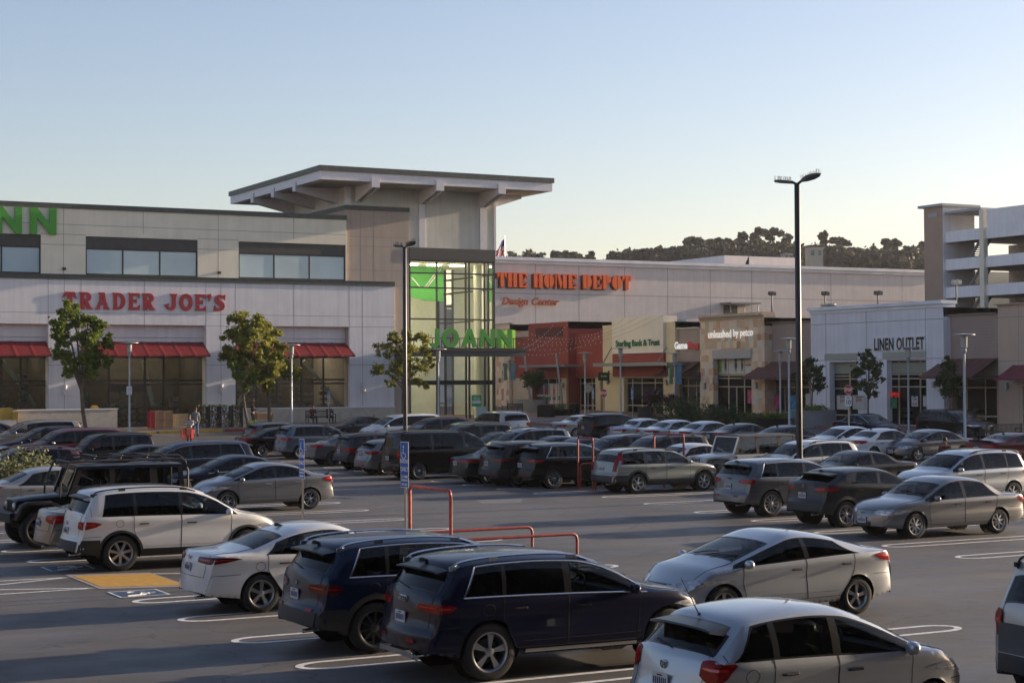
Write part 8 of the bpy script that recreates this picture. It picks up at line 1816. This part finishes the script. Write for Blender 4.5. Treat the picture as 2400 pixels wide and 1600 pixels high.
for px, py0, py1, m, lab, s1, s2 in ((1118, 925, 952, mat('poster_green2', (.02, .38, .10), .5), 'green TEAM poster in the glass entrance', 'TEAM', 'JOIN OUR'), (1129, 952, 980, mat('poster_pale2', (.42, .52, .50), .5), 'pale door poster under the green one', 'OPEN', '')):
    PL = Fac('x', YT+.15-.35); a, zc = PL.p(px, (py0+py1)/2); h = PL.z(px, py0)-PL.z(px, py1); m_ = MB(); m_.box(-.42, .42, -.02, 0, -h/2, h/2); o = m_.build('poster', [m], loc=(a, YT-.1, zc)); tag(o, lab, 'poster', 'posters on the entrance glass'); sign_txt(o, s1, .15, .08 if s2 else -.3, -.025, TXW if s2 else TXB, 1.0)
    if s2: sign_txt(o, s2, .08, .28, -.025, TXW, .9); w2 = MB(); w2.box(-.34, .34, -.024, -.0205, -.22, .02); w2.build('text_panel', [SGW], o)
# posters in the shop windows at the right
PP = dict(pink=mat('poster_pinkred', (.45, .05, .14), .5, var=.5, vscale=3), blue=mat('poster_skyblue', (.04, .22, .42), .5, var=.6, vscale=3), cyan=mat('poster_cyan', (.01, .36, .55), .5), white=mat('poster_white3', (.5, .52, .5), .5, var=.1, vscale=5), green=mat('poster_green3', (.03, .16, .08), .5, var=.5, vscale=4))
def poster(px0, px1, y0, y1, m, lab, d=.0, lines=()):
    a0, a1 = S.u(px1, d), S.u(px0, d); z0_, z1_ = S.z((px0+px1)/2, y1, d), S.z((px0+px1)/2, y0, d); m_ = MB(); m_.box(-.02, 0, -(a1-a0)/2, (a1-a0)/2, -(z1_-z0_)/2, (z1_-z0_)/2); o = m_.build('poster', [m], loc=(XS-d, (a0+a1)/2, (z0_+z1_)/2)); tag(o, lab, 'poster', 'posters in the shop windows')
    for s, h, z, mm in lines: me = text_mesh('lettering', s, h, .002, .02, sx=.75); q = link_mesh('lettering', me, mm, o, (-.025, 0, z)); q.rotation_euler = (0, 0, -PI/2)
TR = mat('text_red', (.45, .02, .02), .5)
poster(1814, 1828, 923, 957, PP['pink'], 'pink poster in the brown shop window by the lamp pair', -.1); poster(1852, 1869, 925, 957, PP['blue'], 'sky blue upper poster beside the tall black pole', -.1); poster(1852, 1869, 958, 987, PP['cyan'], 'plain cyan lower poster beside the tall black pole', -.1); poster(1888, 1901, 922, 955, PP['white'], 'pale poster at the right end of the brown shop window', -.1)
poster(1752, 1762, 913, 945, PP['pink'], 'narrow pink poster right of the pet shop doors', .25)
poster(1961, 1989, 926, 959, PP['white'], 'left sale poster in the linen shop window', .3, (('Sheet Sets', .13, .32, TXB), ('$39.99', .2, .02, TR))); poster(1998, 2027, 926, 959, PP['white'], 'right sale poster in the linen shop window', .66, (('Comforter Sets', .12, .32, TXB), ('$29.99', .2, .05, TR)))
poster(2084, 2102, 932, 956, PP['green'], 'small dark green poster on the linen shop door', .3); poster(2136, 2151, 928, 952, PP['white'], 'towel price poster on the linen shop door', .3, (('Bath', .13, .25, TXB), ('Towels', .13, .08, TXB), ('$4.99', .17, -.25, TR))); poster(2163, 2173, 928, 952, PP['white'], 'narrow poster at the right end of the linen shop', .3)
poster(1536+0, 1545, 915, 937, PP['green'], 'small green poster in the bank window', .2); poster(1397, 1403, 912, 938, PP['white'], 'tall pale notice on the low red wing door', .1)
a, z = S.p(2096, 925, .35); me = text_mesh('neon_sign', 'OPEN', .34, .02, .0, sx=.85); o = link_mesh('neon_sign', me, mat('neon_red', (.8, .05, .03), .4, emit=(1, .04, .02), es=.08), None, (XS-.35, a, z-.15), -PI/2); tag(o, 'red glowing OPEN sign on the linen shop door', 'sign')
for px, py, m, s, lab in ((1415, 882, mat('blade_green', (.01, .10, .04), .5), 'Sterling', 'green blade sign under the bank canopy'), (1634, 882, mat('blade_brown', (.05, .035, .03), .5), '', 'dark brown blade sign beside the stone front')):
    a, z = S.p(px, py, 1.0); m_ = MB(); m_.box(-.55, .45, -.04, .04, -.35, .35); o = m_.build('blade_sign', [m], loc=(XS-1.0, a, z)); tag(o, lab, 'sign', 'blade signs'); m_ = MB(); m_.box(.45, .55, -.05, .05, -.5, .5); m_.box(.55, 1.0, -.03, .03, .2, .26); m_.build('bracket', [DKM], o)
    if s: sign_txt(o, s, .18, -.05, -.045, TXW, .8)
for px, py0, py1, d, lab in ((1409, 895, 905, .35, 'steel wall lamp on the yellow bank pier'), (1425, 891, 900, .35, 'steel wall lamp right of the green blade sign'), (1562, 890, 902, .35, 'steel wall lamp left of the game shop'), (1652, 897, 911, .75, 'steel wall lamp on the left stone pier'), (1773, 896, 910, .75, 'steel wall lamp on the right stone pier'), (1919, 896, 908, .65, 'steel wall lamp on the white shop beside the young tree'), (2190, 894, 908, .65, 'steel wall lamp beside the dense dark tree'), (2360, 896, 911, .4, 'steel wall lamp under the plum awning'), (1171, 886, 896, .65, 'steel wall lamp on the stone pier by the glass tower'), (1319, 896, 908, 1.15, 'steel wall lamp on the tall red shop')):
    wall_lamp(S, px, py0, py1, lab, d, mat('lamp_steel', (.42, .42, .41), .35, .6))
# festoon lights
BULB = mat('bulb', (.7, .7, .68), .3)
def string(p, q, n, sag, lab):
    r = empty('string_light', p, 0, lab, 'string lights', 'string lights across the plaza'); d = Vector(q)-Vector(p); pts = [tuple(d*t+Vector((0, 0, -sag*4*t*(1-t)))) for t in lin(0, 1, 24)]; m_ = MB(); m_.tube(pts, .008, 4); m_.build('wire', [DKM], r); m_ = MB()
    for k in range(1, n): t = k/n; c = d*t+Vector((0, 0, -sag*4*t*(1-t)-.07)); m_.lathe([(0, -.035), (.03, -.01), (.033, .015), (.015, .04)], tuple(c), 6)
    m_.build('bulbs', [BULB], r)
A4 = [S.p(p, y, .6) for p, y in ((1556, 738), (1527, 740), (1497, 742), (1466, 744))]
for i, ((a, z), (px, py, Y_)) in enumerate(zip(A4, ((1165, 815, 117), (1165, 800, 117), (1190, 790, 117), (1200, 778, 117)))):
    x2, z2 = onY(Y_, px, py); string((XS-.6, a, z), (min(x2+2, 68), Y_+1, z2), 30, 1.0, ['string of bulbs from the right corner of the bank parapet', 'second string of bulbs from the bank parapet', 'third string of bulbs from the bank parapet', 'string of bulbs from the left corner of the bank parapet'][i])
for i, (p0, y0, p1, y1) in enumerate(((1334, 755, 1190, 822), (1300, 756, 1170, 822), (1412, 782, 1200, 824))):
    a, z = S.p(p0, y0, 1.0); x2, z2 = onY(116.5, p1, y1); string((XS-1.0, a, z), (min(x2, 66), 116.5, z2), 24, .8, ['string of bulbs from the tall red shop roof', 'lower string of bulbs from the left of the tall red shop', 'string of bulbs from the low red wing'][i])
# flag
x, z = onY(177, 1178, 553); r = empty('flag', (x, 176.5, 17), 0, 'striped flag on a pole behind the store roof', 'flag'); m_ = MB(); m_.tube([(0, 0, 0), (0, 0, z-17)], .05, 6); m_.build('pole', [STEEL], r); m_ = MB(); P = []
for i in range(14):
    P.append([(-.10-1.55*min(1, .12+i/15)*j/6+.1*math.sin(j+i*.3), .10*math.sin(j*1.3), z-17.3-i*.15-.06*j) for j in range(7)])
for i in range(13):
    for j in range(6): m_.mat(2 if (i < 6 and j < 6) else (0 if (j+i//9) % 2 else 1)); m_.face([P[i][j], P[i][j+1], P[i+1][j+1], P[i+1][j]])
m_.build('flag_cloth', [mat('flag_red', (.5, .02, .03), .7), mat('flag_white', (.65, .65, .65), .7), mat('flag_blue', (.04, .04, .22), .7)], r)
# ------------------------------------------------------------------ people
SKIN = mat('skin', (.36, .19, .13), .6, var=.05)
def skin_obj(name, V, E_, R_, m, parent, sub=1):
    me = bpy.data.meshes.new(name); me.from_pydata([tuple(v) for v in V], E_, []); o = bpy.data.objects.new(name, me); COL.objects.link(o)
    md = o.modifiers.new('s', 'SKIN'); 
    for i, r_ in enumerate(R_): me.skin_vertices[0].data[i].radius = (r_, r_) if not isinstance(r_, tuple) else r_
    me.skin_vertices[0].data[0].use_root = True; md.use_smooth_shade = True; sb = o.modifiers.new('u', 'SUBSURF'); sb.levels = sub; sb.render_levels = sub
    dg = bpy.context.evaluated_depsgraph_get(); m2 = bpy.data.meshes.new_from_object(o.evaluated_get(dg)); bpy.data.objects.remove(o); return link_mesh(name, m2, m, parent)
def person(loc, rz, lab, pose, shirt, trousers, hair, h=1.72, stripes=None, long_hair=False, cap=None):
    k = h/1.72; r = empty('person', loc, rz, lab, 'person'); s_ = pose == 'sit'; hz_ = .52 if s_ else .92
    # joints: facing -y
    pel = Vector((0, 0, hz_)); ch = Vector((0, -.02 if not s_ else -.06, hz_+.42)); nk = ch+Vector((0, 0, .13)); hd = nk+Vector((0, -.03, .16)); V = [pel, pel+Vector((0, 0, .2)), ch, nk, hd-Vector((0, 0, .05)), hd+Vector((0, 0, .07))]; E_ = [(0, 1), (1, 2), (2, 3), (3, 4), (4, 5)]; R_ = [(.15, .11), (.14, .10), (.17, .11), .055, (.075, .09), (.07, .085)]
    legs = []; arms = []; step = .16 if pose == 'walk' else .02
    for sg in (-1, 1):
        n = len(V); hip = pel+Vector((sg*.09, 0, -.05))
        if s_: kn_ = Vector((sg*.13, -.46, .50)); an = Vector((sg*.13, -.48, .08))
        else: kn_ = Vector((sg*.10, -.05-sg*step*.5, .49)); an = Vector((sg*.10, .02-sg*step, .08))
        to = an+Vector((0, -.16, -.04)); V += [hip, kn_, an, to]; E_ += [(0, n), (n, n+1), (n+1, n+2), (n+2, n+3)]; R_ += [.095, .06, .04, .035]; legs.append([hip, kn_, an])
        n = len(V); shd = ch+Vector((sg*.18, 0, .06)); 
        if s_ or pose == 'push': el = shd+Vector((sg*.05, -.10, -.26)); wr_ = el+Vector((-sg*.06, -.24, .02))
        elif pose == 'fold': el = shd+Vector((sg*.06, -.05, -.28)); wr_ = el+Vector((-sg*.2, -.2, .06))
        else: el = shd+Vector((sg*.05, .02, -.28)); wr_ = el+Vector((sg*.0, -.08, -.24))
        V += [shd, el, wr_]; E_ += [(2, n), (n, n+1), (n+1, n+2)]; R_ += [.06, .042, .03]; arms.append([shd, el, wr_]); d = (wr_-el).normalized(); pm = wr_+d*.07; V.append(pm); E_.append((n+2, n+3)); R_.append((.035, .018)); sd_ = Vector((1, 0, 0)) if abs(d.x) < .8 else Vector((0, 0, 1))
        for q, (off, ln) in enumerate(((-.03, .06), (-.01, .075), (.01, .08), (.028, .07))): m1 = len(V); V += [pm+sd_*off+d*ln*.6, pm+sd_*off+d*ln+Vector((0, 0, -.015))]; E_ += [(n+3, m1), (m1, m1+1)]; R_ += [.009, .008]
        m1 = len(V); V += [wr_+d*.03-sd_*sg*.04, wr_+d*.07-sd_*sg*.05]; E_ += [(n+2, m1), (m1, m1+1)]; R_ += [.011, .009]
    skin_obj('body', V, E_, R_, SKIN, r)
    # clothes
    V = [pel, pel+Vector((0, 0, .2)), ch, ch+Vector((0, 0, .08))]; E_ = [(0, 1), (1, 2), (2, 3)]; R_ = [(.17, .135), (.165, .125), (.195, .135), (.10, .08)]
    for A in arms: n = len(V); V += [A[0], A[1]]; E_ += [(2, n), (n, n+1)]; R_ += [.078, .06]; 
    if pose != 'shorts':
        for i, A in enumerate(arms): n = len(V); V.append(A[1].lerp(A[2], .8)); E_.append((5+2*i, n)); R_.append(.045)
    so_ = skin_obj('shirt', V, E_, R_, shirt, r)
    V = [pel+Vector((0, 0, .04))]; E_ = []; R_ = [(.16, .12)]
    for A in legs: n = len(V); V += [A[0], A[1], A[2]]; E_ += [(0, n), (n, n+1), (n+1, n+2)]; R_ += [.115, .078, .06]
    skin_obj('trousers', V, E_, R_, trousers, r)
    for sg, A in zip((-1, 1), legs): m_ = MB(); a = A[2]; m_.grid([[(a.x+w_*x_, a.y+y_, z_) for x_, z_ in ((-1, .0), (-1, hh_), (0, hh_+.02), (1, hh_), (1, 0))] for y_, w_, hh_ in ((.07, .035, .08), (0, .045, .10), (-.12, .048, .06), (-.20, .03, .03))]); m_.build('shoe', [TXB], r, 50)
    m_ = MB(); c = hd+Vector((0, .015, .03)); P = []
    for i in range(8):
        a = -.5+(PI/2+.5)*i/7; P.append([tuple(c+Vector((.092*math.cos(a)*math.cos(b), .108*math.cos(a)*math.sin(b)+(.02 if math.sin(b) > 0 else 0), .125*math.sin(a)+(.0 if math.sin(b) > -.3 else .05*max(0, 1-i/5))))) for b in lin(0, 2*PI, 12)[:-1]])
    m_.grid(P, closed=True); 
    if long_hair: m_.grid([[(c.x+.085*math.cos(b), c.y+.03+.07*abs(math.sin(b)), c.z-.02-z_) for b in lin(0, PI, 6)] for z_ in (0, .1, .2, .3)])
    m_.build('hair', [mat(*hair)], r, 50)
    f = MB()
    for sx in (-.03, .03): f.box(c.x+sx-.012, c.x+sx+.012, c.y-.122, c.y-.108, c.z-.045, c.z-.035)
    f.mat(1); f.prism([(c.x-.012, c.z-.085), (c.x+.012, c.z-.085), (c.x, c.z-.04)], c.y-.128, c.y-.105); f.mat(2); f.box(c.x-.025, c.x+.025, c.y-.116, c.y-.100, c.z-.108, c.z-.100); f.build('face', [TXB, SKIN, mat('lips', (.3, .09, .08), .6)], r)
    if cap: m_ = MB(); m_.lathe([(.105, c.z+.02), (.10, c.z+.09), (.05, c.z+.13), (0, c.z+.135)], (c.x, c.y-.005, 0), 14); m_.box(c.x-.07, c.x+.07, c.y-.20, c.y-.09, c.z+.02, c.z+.035); m_.build('cap', [cap], r, 50)
    r.scale = (k, k, k); return r
HB = ('hair_black', (.012, .009, .008), .6); HBR = ('hair_brown', (.04, .025, .015), .6)
def stripemat():
    m = mat('striped_cloth', (.6, .6, .6), .8); N = m.node_tree.nodes; K = m.node_tree.links; tc = N.new('ShaderNodeTexCoord'); wv = N.new('ShaderNodeTexWave'); wv.bands_direction = 'Z'; wv.inputs['Scale'].default_value = 3.2; K.new(tc.outputs['Object'], wv.inputs['Vector']); cr = N.new('ShaderNodeValToRGB'); cr.color_ramp.interpolation = 'CONSTANT'; cr.color_ramp.elements[0].color = (.65, .65, .66, 1); cr.color_ramp.elements[1].position = .5; cr.color_ramp.elements[1].color = (.01, .012, .03, 1); K.new(wv.outputs['Fac'], cr.inputs[0]); K.new(cr.outputs[0], N['Principled BSDF'].inputs['Base Color']); return m
CL = lambda n, c: mat('cloth_'+n, c, .85, var=.08)
JEANS = CL('jeans', (.06, .11, .19)); DARKT = CL('dark', (.02, .02, .025))
wx, wy = at(444, 1040); r0_ = -.35
person((wx, wy, gz(wx, wy)), r0_, 'woman in a black and white striped top pushing a red shopping cart', 'push', stripemat(), DARKT, HBR, 1.65, long_hair=True)
mx_, my_ = at(455, 1022); person((mx_+.1, my_, gz(mx_, my_)), PI-.2, 'person in a grey shirt and blue jeans walking away past the cart', 'walk', CL('grey', (.17, .175, .17)), JEANS, HBR, 1.78)
PLf = Fac('x', 113.4); px_ = PLf.u(592); person((px_, 113.4, gz(px_, 113.4)+.15), .9, 'person in a tan cap and dark top standing by the tree trunk', 'fold', DARKT, CL('slate', (.05, .06, .08)), HBR, 1.8, cap=CL('tan', (.36, .24, .14)))
for px, cl_, lab in ((731, CL('maroon', (.06, .012, .018)), 'person in a maroon jumper sitting on the left of the bench'), (769, CL('plaid', (.06, .075, .11)), 'person in a blue checked shirt sitting on the right of the bench')): a = Fac('x', 116.5).u(px); person((a, 116.42, gz(a, 116)+.15), 0, lab, 'sit', cl_, DARKT, HB, 1.72)
PLf = Fac('y', 74.5); a = PLf.u(1523); person((74.5, a, gz(74.5, a)+.15), PI/2, 'person in dark clothes walking away beside the bank windows', 'walk', DARKT, CL('navy', (.02, .025, .04)), HB, 1.8)
wx, wy = 36.0, 43.7; a = Fac('y', 44.5).u(2213); person((44.5, a, gz(44.5, a)), -.9, 'dark-haired woman whose head shows above the silver-white SUV', 'walk', CL('plum', (.1, .03, .03)), DARKT, HB, 1.66, long_hair=True)
# shopping cart
cxx, cyy = at(436, 1047); r = empty('shopping_cart', (cxx-.1, cyy-.55, gz(cxx, cyy)), r0_-.1, 'red shopping cart with paper bags pushed by the woman in stripes', 'shopping cart'); m_ = MB(); RC = mat('cart_red', (.50, .015, .02), .45)
for i in range(9):
    t = i/8; m_.tube([(-.28, -.45+.9*t, .50), (-.30, -.45+.9*t, .98)], .008, 4); m_.tube([(.28, -.45+.9*t, .50), (.30, -.45+.9*t, .98)], .008, 4); m_.tube([(-.28, -.45+.9*t, .50), (.28, -.45+.9*t, .50)], .008, 4)
for i in range(7): x = -.28+.56*i/6; m_.tube([(x, -.45, .50), (x, -.45, .98)], .008, 4)
for z in (.62, .75, .88, .98): m_.tube([(-.29, -.45, z), (.29, -.45, z), (.29, .45, z), (-.29, .45, z), (-.29, -.45, z)], .010, 4)
m_.build('basket', [RC], r); m_ = MB(); m_.tube([(-.28, .5, 1.05), (.28, .5, 1.05)], .02, 6); m_.build('handle', [RC], r); m_ = MB()
for sx in (-.24, .24): m_.tube([(sx, .45, 1.0), (sx, .42, .2), (sx, -.42, .15)], .014, 5)
m_.build('frame', [RC], r)
for sx in (-.24, .24):
    for sy in (-.42, .42): m_ = MB(); m_.lathe([(0, -.015), (.06, -.015), (.06, .015), (0, .015)], (sx, sy, .06), 12, 'y', None); w_ = m_.build('wheel', [BLKP], r)
for i, (x, y, lab) in enumerate(((-.1, -.15, 'left brown paper bag in the red cart'), (.12, -.2, 'right brown paper bag in the red cart'))):
    m_ = MB(); m_.box(-.13, .13, -.09, .09, 0, .40); m_.tube([(-.05, -.09, .4), (-.05, -.09, .47), (.05, -.09, .47), (.05, -.09, .4)], .006, 4); c_2, s_2 = math.cos(r.rotation_euler.z), math.sin(r.rotation_euler.z)
    tag(m_.build('paper_bag', [CARD], loc=(r.location.x+x*c_2-y*s_2, r.location.y+x*s_2+y*c_2, r.location.z+.7)), lab, 'bag')
spawn_cars()
# ------------------------------------------------------------------ the rest of the centre, seen only as reflections and cast shadows, and a slope added for fill light
for i, (x0, x1, y0, y1, h, m, lab) in enumerate(((-62, -42, -20, 112, 9.5, stucco('far_beige', (.11, .09, .06), .05), 'long beige shop building on the far side of the car park'), (-40, 66, -34, -6, 25, stucco('deck_grey', (.035, .034, .032), .1), 'grey parking deck behind the viewpoint'))):
    r = empty(['shop_building', 'parking_deck', 'office_block'][i], ((x0+x1)/2, (y0+y1)/2, 0), 0, lab, 'building'); w_, d_ = (x1-x0)/2, (y1-y0)/2; mb = MB(); mb.box(-w_, w_, -d_, d_, -.5, h); mb.build('wall', [m], r)
    for k in range(14):
        mb = MB(); t = -1+2*(k+.5)/14
        if i == 2: mb.box(-w_-.05, -w_-.001, t*d_-1.5, t*d_+1.5, 24, 29)
        elif i == 0: mb.box(w_+.001, w_+.05, t*d_-3, t*d_+3, .8, 4.2)
        else: mb.box(t*w_-3.2, t*w_+3.2, d_+.001, d_+.05, 1.2, 3.0); mb.box(t*w_-3.2, t*w_+3.2, d_+.001, d_+.05, 4.6, 6.4)
        mb.build('window', [mat('dark_opening', (.012, .012, .013), .3)], r)
mb = MB(); mb.grid([[(x-.0004*(y+60)**2, y, z*(1+.1*math.sin(y*.021+x))) for y in range(-420, 201, 20)] for x, z in ((-150, -5), (-190, 18), (-240, 45), (-290, 72), (-350, 90), (-420, 94))]); flipfix(mb); o = mb.build('fill_slope', [mat('fill_reflector_pale', (.48, .44, .40), .95, var=.25, vscale=.05)], smooth=60); tag(o, kind='structure')  # unseen slope, added to bounce sunlight onto the shaded shop fronts
mb = MB(); mb.box(-710, 1010, -710, 1210, -8, 112); hz_m = bpy.data.materials.new('haze'); hz_m.use_nodes = True; N = hz_m.node_tree.nodes; N.remove(N['Principled BSDF']); pv = N.new('ShaderNodeVolumePrincipled'); pv.inputs['Color'].default_value = (.93, .95, 1, 1); pv.inputs['Density'].default_value = .0001; pv.inputs['Anisotropy'].default_value = .35
hz_m.node_tree.links.new(pv.outputs[0], N['Material Output'].inputs['Volume']); o = mb.build('haze', [hz_m]); tag(o, kind='stuff')
